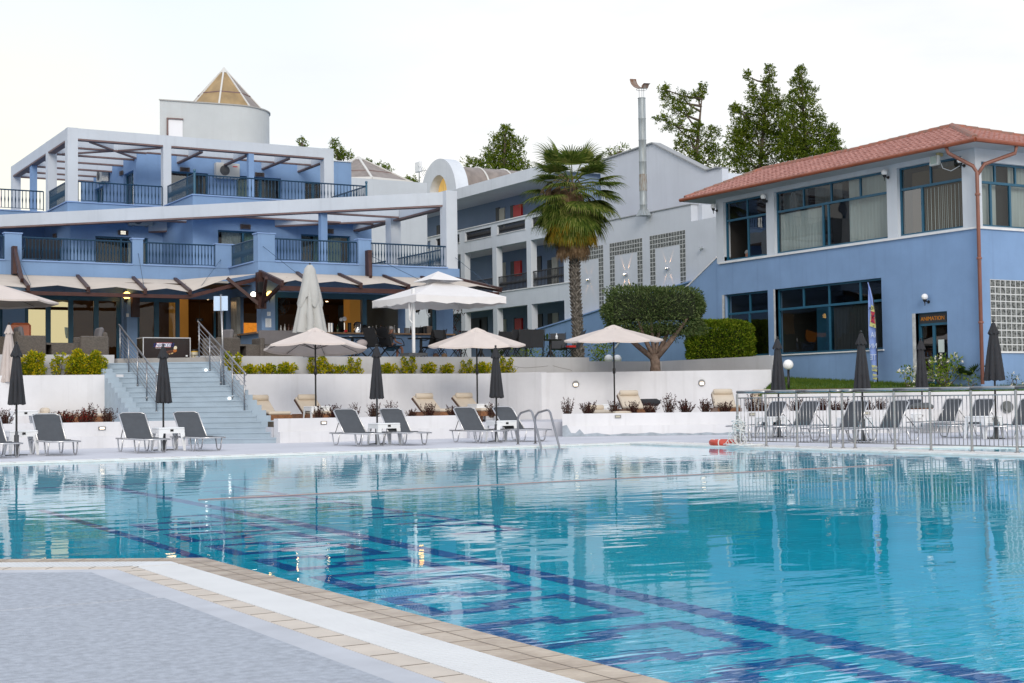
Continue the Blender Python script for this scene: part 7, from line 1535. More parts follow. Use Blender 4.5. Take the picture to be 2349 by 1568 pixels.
def blobp(x, y, rx, ry, name, m, rot=0., dep=.03):
    b = MB(); c = fp2(x, y, .012); pts = [c + Vector((cos(t) * rx * cos(rot) - sin(t) * ry * sin(rot), 0, cos(t) * rx * sin(rot) + sin(t) * ry * cos(rot))) for t in [2 * pi * i / 14 for i in range(14)]]
    b.add(pts + [p_ + Vector((0, -.004, 0)) for p_ in [c.lerp(q, .8) for q in pts]], [tuple(range(14, 28))] + [(i, (i + 1) % 14, 14 + (i + 1) % 14, 14 + i) for i in range(14)]); b.build(name, m, FZ)
blobp(1490, 1108, .17, .055, 'chocolate_bar', mat('chocolate', (.09, .03, .015), .35, var=.5, vscale=14), .25); blobp(1540, 1095, .07, .05, 'caramel_piece', mat('caramel', (.45, .14, .02), .35, var=.4, vscale=12), .3); blobp(1545, 1070, .05, .06, 'ice_cream_piece', mat('vanilla', (.72, .64, .48), .5), -.4)
blobp(1515, 1118, .045, .02, 'peanut', mat('peanut', (.6, .42, .2), .5), .3); blobp(1490, 1122, .035, .018, 'peanut', MATS['peanut'], -.3); blobp(1470, 1124, .02, .02, 'peanut', MATS['peanut'])
b = MB(); q = fp2(1645, 1140); b.box(q.x - .03, q.y - .002, q.z - .02, q.x + .03, q.y + .004, q.z + .02); b.build('rating_label', m_plast, FZ); text_mesh('advert_text', 'mars ice cream', .03, mat('logo_white', (.8, .8, .82), .4), FZ, fp2(1495, 1158, .012), (1, 0, 0), (0, 0, 1), .001)
q = onY(M1, 1711, 1120, 43.1); t = thing('bucket', (q.x, q.y, ZT), 'yellow bucket with a black lid beside the chest freezer', 'bucket'); r1 = (onY(M1, 1748, 1100, 43.1).x - onY(M1, 1677, 1100, 43.1).x) / 2 * 1.0; zt2 = onY(M1, 1710, 1095, 43.1).z
b = MB(); b.lathe((q.x, q.y, ZT), [(r1 * .85, 0), (r1 * .97, zt2 - ZT)], 20); b.build('pail', mat('yellow_pail', (.62, .36, .03), .45), t, smooth=True, auto=40); b = MB(); b.lathe((q.x, q.y, zt2 - .01), [(r1 * 1.03, 0), (r1 * 1.03, .045), (r1 * .9, .055)], 20); b.build('lid', m_black, t, smooth=True, auto=40)
b = MB(); b.lathe((q.x, q.y, ZT), [(r1 * .89, .05), (r1 * .955, .26)], 20, cap=False); b.build('label_band', mat('pale_band', (.6, .55, .42), .5), t, smooth=True)
text_mesh('pail_text', 'Cremmi', .10, m_black, t, (q.x, q.y - r1 * 1.0, ZT + .16), (1, 0, 0), (0, 0, 1), .002)
# black sling chairs, tables
def chair():
    t = thing('sling_chair', (0, 0, 0), 'x', 'chair'); w = .27; b = MB(); a, e = Vector((0, -.22, .42)), Vector((0, -.46, 1.02))
    m = mat('black_mesh', (.035, .037, .042), .75, var=.1); b.add([a + Vector((-w, 0, 0)), a + Vector((w, 0, 0)), e + Vector((w, 0, 0)), e + Vector((-w, 0, 0)), a + Vector((-w, .012, 0)), a + Vector((w, .012, 0)), e + Vector((w, .012, 0)), e + Vector((-w, .012, 0))], [(3, 2, 1, 0), (4, 5, 6, 7), (0, 1, 5, 4), (1, 2, 6, 5), (2, 3, 7, 6), (3, 0, 4, 7)]); b.build('backrest', m, t)
    b = MB(); b.add([(-w, -.22, .42), (w, -.22, .42), (w, .26, .45), (-w, .26, .45), (-w, -.22, .432), (w, -.22, .432), (w, .26, .462), (-w, .26, .462)], [(3, 2, 1, 0), (4, 5, 6, 7), (0, 1, 5, 4), (1, 2, 6, 5), (2, 3, 7, 6), (3, 0, 4, 7)]); b.build('seat', m, t)
    for s in (-1, 1):
        b = MB(); x = s * (w + .02); b.tube([(x, -.48, 1.05), (x, -.22, .41), (x, .28, .45)], .013, 6); b.tube([(x, -.36, .75), (x * 1.04, -.1, .68), (x * 1.04, .16, .66), (x, .26, .55), (x, .28, .44)], .013, 6); b.build('armrest', m_pole, t, smooth=True)
        b = MB(); b.tube([(x, .12, .43), (x, -.34, .0)], .013, 6); b.build('leg', m_pole, t); b = MB(); b.tube([(x, -.16, .43), (x, .30, .0)], .013, 6); b.build('leg', m_pole, t)
    return t
ch = chair(); ci = [0]
def cplace(T, x, Y, rz, lb): p = tp(T, x, 1100, Y); o = place(ch, ci[0], p, rz, lb, 'black sling chairs on the terrace'); ci[0] += 1; return p
cplace(M2, 1225, 41.9, radians(-75), 'black sling chair seen side-on, back to back with the seated guest'); seatp = cplace(M2, 1335, 41.8, radians(-75), 'black sling chair holding a seated guest left of the white parasol post')
cplace(M2, 1060, 42.8, radians(60), 'black sling chair right behind the edge of the first open parasol'); cplace(M2, 1690, 42.6, radians(120), 'black sling chair right of the pedestal table by the white post'); cplace(M2, 1840, 42.2, radians(200), 'black chair below the middle open parasol, left part')
cplace(M2, 2060, 42.4, radians(170), 'black chair below the middle open parasol, right of its pole'); cplace(M3, 270, 42.2, radians(10), 'black sling chair with its back to the pool, left of a group of three'); cplace(M3, 375, 42.0, radians(-8), 'black sling chair with its back to the pool, middle of a group of three'); cplace(M3, 480, 41.9, radians(-22), 'black sling chair with its back to the pool, right of a group of three')
cplace(M3, 800, 42.3, radians(70), 'black chair with a red item on its seat in front of the palm trunk'); cplace(M3, 690, 43.4, radians(150), 'black chair behind the round cafe table')
cplace(M2, 2290, 43.5, radians(0), 'black chair at the back, right of the middle parasol')
for T, x, Y, lb in ((M2, 1595, 42.6, 'black pedestal table beside the white parasol post'), (M3, 620, 42.6, 'black pedestal table with plants and bottles left of the palm trunk'), (M2, 990, 42.6, 'black round table half hidden behind the first open parasol'), (M2, 2120, 43.0, 'black round table behind the middle open parasol')):
    p = tp(T, x, 1100, Y); t = thing('cafe_table', p, lb, 'table', 'black cafe tables'); b = MB(); b.lathe((p[0], p[1], ZT), [(.43, .71), (.44, .73), (.43, .745)], 24); b.build('table_top', m_black, t, smooth=True, auto=40); b = MB(); b.lathe((p[0], p[1], ZT), [(.04, .05), (.05, .7)], 8); b.build('column', m_pole, t)
    for k in range(4): a = k * pi / 2 + .4; b = MB(); c = Vector(p); b.tube([c + Vector((0, 0, .42)), c + Vector((cos(a) * .18, sin(a) * .18, .12)), c + Vector((cos(a) * .33, sin(a) * .33, .02))], .018, 5); b.build('leg', m_pole, t)
    if T is M3:
        for dx, h, m, nm, lb2, ct in ((-.2, .16, MATS['dark_palm_leaf'], 'potted_plant', 'small dark potted plant on the cafe table left of the palm trunk', 'plant'), (-.1, .2, MATS['dark_palm_leaf'], 'potted_plant', 'taller potted plant on the cafe table left of the palm trunk', 'plant'), (.22, .22, m_plast, 'bottle', 'small pale bottle on the cafe table left of the palm trunk', 'bottle')):
            b = MB(); b.lathe((p[0] + dx, p[1] - dx * .3, ZT + .745), [(.035, 0), (.045, .08)] + ([(.05, h * .8), (.02, h)] if 'plant' in nm else [(.04, .12), (.015, .16), (.015, h)]), 8); tag(b.build(nm, m), lb2, ct)
    else:
        b = MB(); b.lathe((p[0] - .05, p[1], ZT + .745), [(.05, 0), (.06, .03), (.03, .035)], 10); tag(b.build('ashtray', m_plast), 'small white ashtray on the ' + lb, 'ashtray')
rp = tp(M3, 800, 1100, 42.3); b = MB(); b.box(rp[0] - .12, rp[1] - .1, ZT + .46, rp[0] + .15, rp[1] + .12, ZT + .53); tag(b.build('red_towel', mat('red_cloth', (.6, .03, .02), .8), bevel=.0), 'red folded cloth on the black chair in front of the palm', 'towel')
# guests
def skin_body(name, joints, edges, radii, m, parent, root=0, sub=2):
    me = bpy.data.meshes.new(name); me.from_pydata([tuple(j) for j in joints], edges, []); o = bpy.data.objects.new(name, me); COL.objects.link(o); o.parent = parent
    sk = o.modifiers.new('s', 'SKIN'); [setattr(v, 'radius', (r, r) if not isinstance(r, tuple) else r) for v, r in zip(me.skin_vertices[0].data, radii)]; me.skin_vertices[0].data[root].use_root = True
    ss = o.modifiers.new('u', 'SUBSURF'); ss.levels = sub; ss.render_levels = sub; me.materials.append(m)
    dg = bpy.context.evaluated_depsgraph_get(); m2 = bpy.data.meshes.new_from_object(o.evaluated_get(dg)); o.modifiers.clear(); o.data = m2; m2.polygons.foreach_set('use_smooth', [True] * len(m2.polygons)); return o
m_skin = mat('tanned_skin', (.42, .20, .13), .55, var=.08); m_hair = mat('grey_hair', (.42, .41, .40), .8, var=.3, vscale=25, bump=.5, bscale=40)
def figure(label, loc, rz, sit=True, shirt=(.3, .05, .03), shorts=(.04, .10, .16), shirtn='shirt', hair=m_hair):
    """seated figure, facing +y local, feet on the ground"""
    t = thing('person', (0, 0, 0), label, 'person'); zs = .50 if sit else .92
    J = [Vector(v) for v in ((0, -.05, zs), (0, -.07, zs + .18), (0, -.08, zs + .36), (0, -.05, zs + .50), (0, -.03, zs + .58), (0, .0, zs + .66), (0, .005, zs + .76))]
    R_ = [(.15, .12), (.135, .10), (.155, .105), (.13, .085), (.055, .055), (.072, .085), (.07, .085)]; E = [(0, 1), (1, 2), (2, 3), (3, 4), (4, 5), (5, 6)]
    for s in (-1, 1):
        n = len(J)
        J += [Vector((s * .10, .02, zs - .02)), Vector((s * .14, .42, zs + .0)), Vector((s * .15, .44, .28)), Vector((s * .15, .40, .07)), Vector((s * .16, .55, .03))] if sit else [Vector((s * .10, -.04, zs - .05)), Vector((s * .11, -.02, .50)), Vector((s * .11, -.03, .28)), Vector((s * .11, -.05, .07)), Vector((s * .12, .09, .03))]
        R_ += [.09, .062, .052, .036, .035]; E += [(0, n), (n, n + 1), (n + 1, n + 2), (n + 2, n + 3), (n + 3, n + 4)]
        n = len(J); J += [Vector((s * .19, -.05, zs + .47)), Vector((s * .25, .0, zs + .22)), Vector((s * .20, .22, zs + .17)), Vector((s * .17, .30, zs + .16))]; R_ += [.055, .042, .032, .024]; E += [(3, n), (n, n + 1), (n + 1, n + 2), (n + 2, n + 3)]
        for f in range(5):
            k = len(J); a = (f - 2) * .018; ln = (.055, .07, .078, .07, .055)[f]; o_ = J[n + 3]
            if f == 4: J += [o_ + Vector((-s * .03, .0, .0)), o_ + Vector((-s * .05, .035, -.01))]; E += [(n + 3, k), (k, k + 1)]; R_ += [.010, .008]
            else: J += [o_ + Vector((a, .04, .0)), o_ + Vector((a * 1.3, .04 + ln * .5, -.01)), o_ + Vector((a * 1.4, .04 + ln * .85, -.035))]; E += [(n + 3, k), (k, k + 1), (k + 1, k + 2)]; R_ += [.010, .009, .007]
    skin_body('body', J, E, R_, m_skin, t)
    hz = zs + .72
    b = MB(); b.sphere((0, -.012, hz + .035), .092, 14, 10, .92, 1.02, 1.0); vs = b.v; b.f = [f for f in b.f if sum(vs[i][2] for i in f) / len(f) > hz - .02 + max(0, sum(vs[i][1] for i in f) / len(f)) * .9]; b.build('hair', hair, t, smooth=True)
    b = MB(); b.sphere((0, .088, hz - .01), .016, 8, 6, .8, 1, 1.4); b.build('nose', m_skin, t, smooth=True)
    b = MB(); [b.sphere((s * .028, .080, hz + .015), .009, 6, 5) for s in (-1, 1)]; b.build('eyes', m_black, t); b = MB(); b.box(-.02, .078, hz - .047, .02, .086, hz - .04); b.build('mouth', mat('lips', (.35, .10, .08), .5), t)
    b = MB(); [b.sphere((s * .074, -.005, hz), .018, 6, 5, .4, .8, 1.3) for s in (-1, 1)]; b.build('ears', m_skin, t)
    ms = mat(shirtn, shirt, .85, var=.1); skin_body('shirt', [(0, -.05, zs + .03), (0, -.07, zs + .18), (0, -.08, zs + .36), (0, -.05, zs + .50), (-.19, -.05, zs + .47), (-.235, -.02, zs + .32), (.19, -.05, zs + .47), (.235, -.02, zs + .32)], [(0, 1), (1, 2), (2, 3), (3, 4), (4, 5), (3, 6), (6, 7)], [(.165, .135), (.15, .115), (.17, .12), (.135, .095), .068, .062, .068, .062], ms, t)
    mh = mat('blue_shorts', shorts, .85); skin_body('shorts', [(0, -.05, zs + .04), (-.10, .02, zs - .01), (-.13, .32, zs - .0), (.10, .02, zs - .01), (.13, .32, zs - .0)] if sit else [(0, -.04, zs + .03), (-.10, -.04, zs - .05), (-.11, -.02, zs - .35), (.10, -.04, zs - .05), (.11, -.02, zs - .35)], [(0, 1), (1, 2), (0, 3), (3, 4)], [(.165, .14), .10, .085, .10, .085], mh, t)
    t.location = loc; t.rotation_euler.z = rz; return t
figure('seated guest in blue shorts on a black chair beside the white parasol post', (seatp[0], seatp[1], ZT - .0), radians(-75), shirt=(.10, .10, .11), shirtn='dark_shirt').scale = (.80, .80, .80)
q = onX(M4, 178, 220, 32.5); figure('grey-haired guest in an orange top at the upper left clubhouse window', (32.7, q.y, q.z + .02 - 1.18 - .0), radians(180), shirt=(.50, .10, .05), shirtn='orange_shirt')
# bags under the chairs
for x, lb, c in ((1725, 'small brown handbag on the terrace floor, left one of two', (.10, .05, .03)), (1800, 'small tan handbag on the terrace floor, right one of two', (.20, .12, .06))):
    p = onY(M2, x, 1120, 41.5); t = thing('handbag', (p.x, p.y, ZT), lb, 'bag'); b = MB(); b.sphere((p.x, p.y, ZT + .11), .11, 10, 8, 1, .6, .95); b.build('bag', mat('leather_%d' % x, c, .5), t, smooth=True); b = MB(); b.tube([Vector((p.x + .08 * cos(a), p.y, ZT + .18 + .12 * sin(a))) for a in [pi * i / 8 for i in range(9)]], .008, 5); b.build('strap', m_black, t)
p = onY(M2, 1075, 1030, 41.7); b = MB(); b.sphere(p, .17, 12, 8, 1.1, .7, .75); tag(b.build('cushion', mat('pale_cushion', (.42, .37, .37), .9, bump=.3, bscale=12), smooth=True), 'round pale cushion on the chair behind the first open parasol', 'cushion')
# things on the bar counter
m_st = mat('shiny_steel', (.7, .7, .72), .12, metal=1.); ZC = 3.322; rnd = random.Random(12)
def onbar(x, r, h, name, m, lb, cat, prof=None, y=None):
    q = onY(M2, x, 935, y or 43.9); b = MB(); b.lathe((q.x, q.y, ZC), prof or [(r, 0), (r, h)], 12); return tag(b.build(name, m, smooth=True, auto=40), lb, cat)
onbar(785, .05, .30, 'shaker', m_st, 'tall steel canister on the bar, left of a matching pair', 'canister'); onbar(808, .05, .30, 'shaker', m_st, 'tall steel canister on the bar, right of a matching pair', 'canister')
onbar(965, .06, .32, 'jar', m_black, 'dark jar on the bar right of the beer tap', 'jar'); onbar(1035, .10, .33, 'urn', m_st, 'wide steel urn on the bar', 'urn', [(.13, 0), (.13, .3), (.1, .34), (.02, .36)])
onbar(1100, .07, .26, 'kettle', m_black, 'black kettle on the bar right of the steel urn', 'kettle', [(.09, 0), (.1, .15), (.06, .24), (.02, .27)]); onbar(1135, .05, .2, 'jug', m_st, 'small steel jug on the bar', 'jug')
onbar(1470, .09, .18, 'tin', mat('grey_tin', (.3, .3, .31), .5), 'grey tin on the bar left of the white parasol post', 'tin'); onbar(1400, .05, .16, 'cup', m_st, 'steel cup on the bar beside the grey tin', 'cup'); onbar(1560, .16, .2, 'juicer', m_black, 'black appliance on the bar right of the white parasol post', 'appliance')
onbar(1620, .1, .22, 'blender', m_black, 'black blender base on the bar', 'appliance'); onbar(860, .045, .22, 'bottle', mat('green_bottle', (.02, .05, .02), .15), 'dark bottle on the bar left of the beer tap', 'bottle', [(.045, 0), (.045, .15), (.015, .2), (.015, .28)])
q = onY(M2, 920, 935, 43.85); t = thing('beer_tap', (q.x, q.y, ZC), 'chrome beer tap with round badge on the bar', 'beer tap'); b = MB(); b.tube([(q.x, q.y, ZC), (q.x, q.y, ZC + .32)], .03, 8); b.build('column', m_st, t); b = MB(); b.tube([(q.x - .02, q.y - .06, ZC + .44), (q.x - .02, q.y - .02, ZC + .44)], .075, 14); b.tube([(q.x - .14, q.y - .06, ZC + .42), (q.x - .14, q.y - .02, ZC + .42)], .06, 14); b.build('badge', m_st, t)
b = MB(); q2 = onY(M2, 932, 950, 43.75); b.lathe((q2.x, q2.y, ZC), [(.05, 0), (.055, .08)], 10); tag(b.build('red_cup', mat('red_plastic', (.7, .02, .03), .4)), 'small red cup on the edge of the bar by the beer tap', 'cup')
for x0, x1, h, lb in ((1640, 1735, .26, 'low woven drawer basket on the bar at its right end'), (1735, 1860, .42, 'tall woven box on the bar at its right end')):
    a_, c_ = onY(M2, x0, 940, 44.0), onY(M2, x1, 940, 44.0); b = MB(); b.box(a_.x, 43.95, ZC, c_.x, 44.25, ZC + h); tag(b.build('wicker_box', mat('brown_wicker', (.22, .17, .14), .85, var=.3, vscale=30)), lb, 'box')
for i in range(14):
    x = [330, 360, 395, 430, 460, 1170, 1200, 1240, 1290, 1320, 1360, 1505, 1530, 1590][i]; c = rnd.choice([(.02, .05, .02), (.25, .12, .03), (.5, .5, .5), (.08, .03, .02)])
    onbar(x, .04, .2, 'bottle', mat('bottle_%d' % (i % 4), c, .15), '%s bottle or glass along the dark bar counter, counted from the corner pillar' % ordw[i], 'bottle', [(.038, 0), (.038, rnd.uniform(.09, .16)), (.014, .2), (.014, rnd.uniform(.22, .28))], y=44.05)['group'] = 'bottles on the bar'
# fans, speaker, lamps, notices, signs
def fan(T, x, y, Y, label, R=.30, tilt=0.):
    c = onY(T, x, y, Y); t = thing('pedestal_fan', (c.x, c.y, ZT), label, 'fan'); b = MB(); nrm = Vector((-.5, -1, 0)).normalized(); u = nrm.cross(Vector((0, 0, 1))).normalized(); v = Vector((0, 0, 1))
    for r in (R, R * .75, R * .5, R * .25):
        b.tube([c + (u * cos(a) + v * sin(a)) * r + nrm * (.06 * (1 - r / R)) for a in [2 * pi * i / 24 for i in range(25)]], .008, 4, cap=False)
    for k in range(20): a = 2 * pi * k / 20; b.tube([c + nrm * .07, c + (u * cos(a) + v * sin(a)) * R], .004, 3, cap=False)
    b.build('guard', m_pole, t); b = MB()
    for k in range(3): a = 2 * pi * k / 3; b.bar(c - nrm * .03 + (u * cos(a) + v * sin(a)) * .04, c - nrm * .03 + (u * cos(a) + v * sin(a)) * R * .85, .14, .01, up=tuple(nrm))
    b.tube([c - nrm * .16, c], .06, 8); b.build('blades', m_black, t); b = MB(); b.tube([(c.x, c.y + .1, ZT), (c.x, c.y + .1, c.z)], .02, 6); b.lathe((c.x, c.y + .1, ZT), [(.2, 0), (.2, .03)], 12); b.build('stand', m_pole, t)
fan(M2, 348, 690, 44.3, 'black pedestal fan behind the bar window, next to the blue corner pillar', .33); fan(M2, 1715, 745, 44.4, 'black pedestal fan inside the bar at its right end', .28)
q = onY(M2, 178, 540, 43.1); t = thing('loudspeaker', q, 'black loudspeaker on the timber post at the corner of the bar', 'speaker'); rbox(q.x - .12, q.y - .2, q.z - .17, q.x + .12, q.y, q.z + .17, 'cabinet', m_black, t, .01)
def globe(p, nrm, label, m=None, r=.095, bracket=True):
    nrm = Vector(nrm); t = thing('globe_lamp', p, label, 'wall lamp'); c = p + nrm * .16; b = MB(); b.sphere(c, r, 16, 10); b.build('globe', m or m_globe, t, smooth=True); b = MB(); b.tube([c - Vector((0, 0, r + .05)), c - Vector((0, 0, r - .015))], [.04, .065], 10); b.tube([c - Vector((0, 0, r + .03)), p - Vector((0, 0, r + .05))], .018, 6); b.tube([p - Vector((0, 0, r + .05)) - nrm * .0, p - Vector((0, 0, r + .05)) + nrm * .02], .05, 8); b.tube([c - Vector((0, 0, r + .05)), c - Vector((0, 0, r + .17))], [.02, .008], 6); b.build('bracket', m_black, t, smooth=True, auto=40); return t
globe(onY(M1, 155, 605, g1y - .17) + Vector((0, .16, 0)), (0, -1, 0), 'lit white globe lamp on the dark blue pillar at the left of the bar', m_bulbw, .12); globe(onY(M1, 1117, 608, 46.3 - .17) + Vector((0, .16, 0)), (0, -1, 0), 'lit orange globe lamp on the blue pillar between the glass doors', m_bulb, .12)
globe(onY(M2, 262, 597, g2y - .17) + Vector((0, .16, 0)), (0, -1, 0), 'lit orange globe lamp on the corner pillar, right of the timber post', m_bulb, .10); globe(onX(M2, 160, 600, gx - .0), (-1, 0, 0), 'lit pale globe lamp on the corner pillar, left of the timber post', m_bulbw, .09)
globe(onY(M2, 1556, 714, 45.5), (0, -1, 0), 'lit amber lamp inside the bar right of the white parasol post', m_bulb, .09)
for T, x, y, lb in ((T3, 1990, 1290, 'opal globe lamp at the upper left corner of the clubhouse'), (T4, 362, 1112, 'opal globe lamp between the first and second upper windows of the clubhouse'), (T4, 1300, 925, 'opal globe lamp between the second and third upper windows of the clubhouse'), (T4, 1887, 832, 'opal globe lamp right of the third upper window beside the downpipe'), (M4, 1612, 545, 'opal globe lamp on the blue wall above the doorway')):
    globe(onX(T, x, y, XR - .0), (-1, 0, 0), lb)['group'] = 'opal globe lamps on the clubhouse'
for T, x, y, k, lb in ((M3, 1133, 1167, 0, 'white globe post lamp, left of a pair behind the planter wall'), (M3, 1210, 1168, 0, 'white globe post lamp, right of a pair behind the planter wall'), (M4, 527, 1068, 42.6, 'white globe post lamp on a black post beside a closed parasol')):
    c = onN(T, x, y, k) if k else onY(T, x, y, 41.5); t = thing('post_lamp', (c.x, c.y, 1.2), lb, 'lamp', 'white globe post lamps'); b = MB(); b.sphere(c, .15, 18, 12); b.build('globe', m_globe, t, smooth=True); b = MB(); b.tube([(c.x, c.y, 1.0), (c.x, c.y, c.z - .13)], .035, 8); b.build('post', m_black, t, smooth=True)
def louvre(p, nrm, label, lit=False, w=.30):
    nrm = Vector(nrm); t = thing('louvre_lamp', p, label, 'wall lamp'); rt = Vector((-nrm.y, nrm.x, 0)); b = MB(); c = p + nrm * .05
    for k in range(5): b.bar(c - rt * w / 2 + Vector((0, 0, .07 - k * .035)), c + rt * w / 2 + Vector((0, 0, .07 - k * .035)), .10, .016)
    for s in (-1, 1): b.bar(c + rt * s * w / 2 + Vector((0, 0, -.09)), c + rt * s * w / 2 + Vector((0, 0, .09)), .02, .10, up=tuple(rt))
    b.build('louvres', mat('brown_louvre', (.09, .07, .065), .5), t); b = MB(); b.add([c - nrm * .03 + rt * x + Vector((0, 0, z)) for x, z in ((-w / 2, -.07), (w / 2, -.07), (w / 2, .07), (-w / 2, .07))], [(0, 1, 2, 3)]); b.build('lens', mat('lit_louvre_lens', (1, 1, .9), .4, emit=(1, .95, .8), estr=2.5) if lit else MATS['brown_louvre'], t); return t
for T, x, y, Y, lit, lb in ((T1, 1550, 980, YW, 0, 'brown louvred lamp on the upper floor left of the air conditioner'), (T1, 2178, 1023, YW, 0, 'brown louvred lamp on the upper floor right of the air conditioner'), (T1, 1032, 1510, A_, 1, 'lit louvred lamp above the balcony door on the first floor'),
        (T1, 2058, 1460, B_, 0, 'unlit brown louvred lamp above the corner balcony door, first floor'), (T2, 742, 1497, B_, 0, 'unlit brown louvred lamp right of the blue post, first floor')): louvre(onY(T, x, y, Y), (0, -1, 0), lb, lit)['group'] = 'louvred lamps on the hotel'
louvre(onX(T1, 1028, 1010, XW), (-1, 0, 0), 'brown louvred lamp beside the side-mounted air conditioner', w=.3)['group'] = 'louvred lamps on the hotel'; louvre(onX(T1, 468, 1537, XA0), (-1, 0, 0), 'brown louvred lamp on the left side face of the first floor')['group'] = 'louvred lamps on the hotel'
def aircon(p, rt, nrm, label, w=.82, h=.56):
    t = thing('air_conditioner', p, label, 'air conditioner'); rt = Vector(rt); nrm = Vector(nrm); b = MB(); c = p + nrm * .2; b.bar(c - rt * w / 2, c + rt * w / 2, .28, h); b.build('case', mat('ivory_case', (.55, .54, .50), .5, var=.06), t, bevel=.015)
    f = c + nrm * .145 - rt * w * .14; b = MB(); up = Vector((0, 0, 1))
    for r in (.20, .16, .12, .08): b.tube([f + (rt * cos(a) + up * sin(a)) * r for a in [2 * pi * i / 22 for i in range(23)]], .010, 4, cap=False)
    b.tube([f - nrm * .006, f + nrm * .01], .055, 12); b.add([f + (rt * cos(a) + up * sin(a)) * .205 + nrm * .001 for a in [2 * pi * i / 22 for i in range(22)]], [tuple(range(22))]); b.build('fan_grille', mat('dark_grille', (.10, .10, .10), .5), t)
    b = MB(); q = c + nrm * .143 + rt * w * .30 + Vector((0, 0, .18)); b.add([q + rt * x + up * z + nrm * .003 for x, z in ((-.1, -.02), (.1, -.02), (.1, .02), (-.1, .02))], [(0, 1, 2, 3)]); b.build('badge', m_red, t)
    b = MB(); [b.bar(c + rt * s * w * .3 - up * (h / 2 + .02) - nrm * .2, c + rt * s * w * .3 - up * (h / 2 + .02) + nrm * .15, .04, .03) for s in (-1, 1)]; b.build('bracket', m_flue, t); return t
aircon(onY(T1, 1893, 997, YW), (1, 0, 0), (0, -1, 0), 'air conditioner with round fan grille on the upper blue wall between two doors', 1.0, .62)['group'] = 'air conditioners'
aircon(onX(T1, 900, 1030, XW), (0, -1, 0), (-1, 0, 0), 'air conditioner seen side-on under the left pergola', .9, .62)['group'] = 'air conditioners'
aircon(onY(T1, 1165, 1400, A_), (1, 0, 0), (0, -1, 0), 'air conditioner half hidden by the long white beam, seen from below', .9, .5)['group'] = 'air conditioners'
for T, x, y, w, h, lb in ((M2, 254, 770, .10, .13, 'small paper notice on the blue corner pillar'), (M2, 250, 850, .17, .28, 'larger paper notice with printed lines on the blue corner pillar')):
    q = onY(T, x, y, g2y - .006); t = thing('paper_notice', q, lb, 'notice'); b = MB(); b.box(q.x - w / 2 * 1.15, q.y, q.z - h / 2, q.x + w / 2 * 1.15, q.y + .004, q.z + h / 2); b.build('sheet', mat('white_paper', (.72, .76, .80), .7), t); b = MB(); [b.box(q.x - w * .4, q.y - .001, q.z + h * .35 - k * .035, q.x + w * rnd.uniform(.1, .4), q.y - .0003, q.z + h * .35 - k * .035 + .008) for k in range(int(h / .04))]; b.build('print', mat('grey_print', (.25, .28, .33), .7), t)
q = onY(M1, 1125, 782, 46.29); t = tag(MB().box(q.x - .04, q.y - .0, q.z - .055, q.x + .04, q.y + .03, q.z + .055).build('switch_box', m_plast), 'small beige electric box on the pillar under the orange globe lamp', 'box')
q = onY(M1, 1758, 822, 47.2); t = thing('hanging_sign', q, 'small dark sign inside the open glass doors', 'sign'); b = MB(); b.box(q.x - .13, q.y, q.z - .05, q.x + .13, q.y + .02, q.z + .05); b.build('board', m_black, t); b = MB(); b.tube([(q.x, q.y + .01, q.z + .05), (q.x, q.y + .01, 4.85)], .006, 4); b.build('hanger', m_black, t); text_mesh('sign_text', 'W.C.', .07, m_plast, t, (q.x, q.y - .003, q.z), (1, 0, 0), (0, 0, 1), .001)
p0_, p1_ = onN(M1, 1947, 615, 39.4), onN(L1, 1972, 235, 39.0); p1_ = onN(L1, 1972, 240, 39.4); t = thing('road_sign', (p1_.x, p1_.y, p1_.z), 'blank pale blue square sign on a leaning steel pole by the right stair handrail', 'sign'); b = MB(); b.tube([p1_ - Vector((0, 0, .35)), p0_ + Vector((0, 0, .05))], .028, 10); b.build('pole', m_steel, t, smooth=True)
c = onN(M1, 1947, 679, 39.36); b = MB(); s = (onN(M1, 2009, 679, 39.36) - onN(M1, 1885, 679, 39.36)).length / 2; b.bar(c - WD * s - ND * .03, c + WD * s - ND * .03, .008, s * 2.05); b.build('panel', mat('pale_blue_sheet', (.50, .63, .80), .35), t, bevel=.002); b = MB(); b.bar(c - ND * .045 - Vector((0, 0, s)), c - ND * .045 + Vector((0, 0, s)), .03, .03); b.build('back_rib', m_steel, t)
q = onX(T4, 1660, 832, XR - .35); t = thing('floodlight', q, 'tilted white floodlight under the red roof eave with a loose cable', 'floodlight'); b = MB(); b.bar(q - Vector((.02, 0, .14)), q + Vector((.02, 0, .14)), .10, .34, up=(0, 1, 0)); b.build('housing', mat('grey_white_case', (.6, .62, .6), .5), t, bevel=.02)
b = MB(); b.add([q + Vector((-.065, y_, z_)) for y_, z_ in ((.11, -.10), (-.12, -.13), (-.10, .11), (.12, .13))], [(0, 1, 2, 3)]); b.build('lens', mat('green_lens', (.25, .33, .30), .1), t); b = MB(); b.tube([q + Vector((.3, 0, .42)), q + Vector((.1, 0, .2)), q], .02, 5); b.box(q.x + .02, q.y - .13, q.z + .12, q.x + .2, q.y - .03, q.z + .25); b.build('bracket', mat('yellowed_plastic', (.45, .38, .18), .5), t)
b = MB(); e = onX(T4, 1865, 865, XR - .02); b.tube([q + Vector((0, -.1, .15)), q.lerp(e, .3) + Vector((0, 0, -.18)), q.lerp(e, .6) + Vector((0, 0, -.22)), e], .01, 4); b.build('cable', m_plast, t)
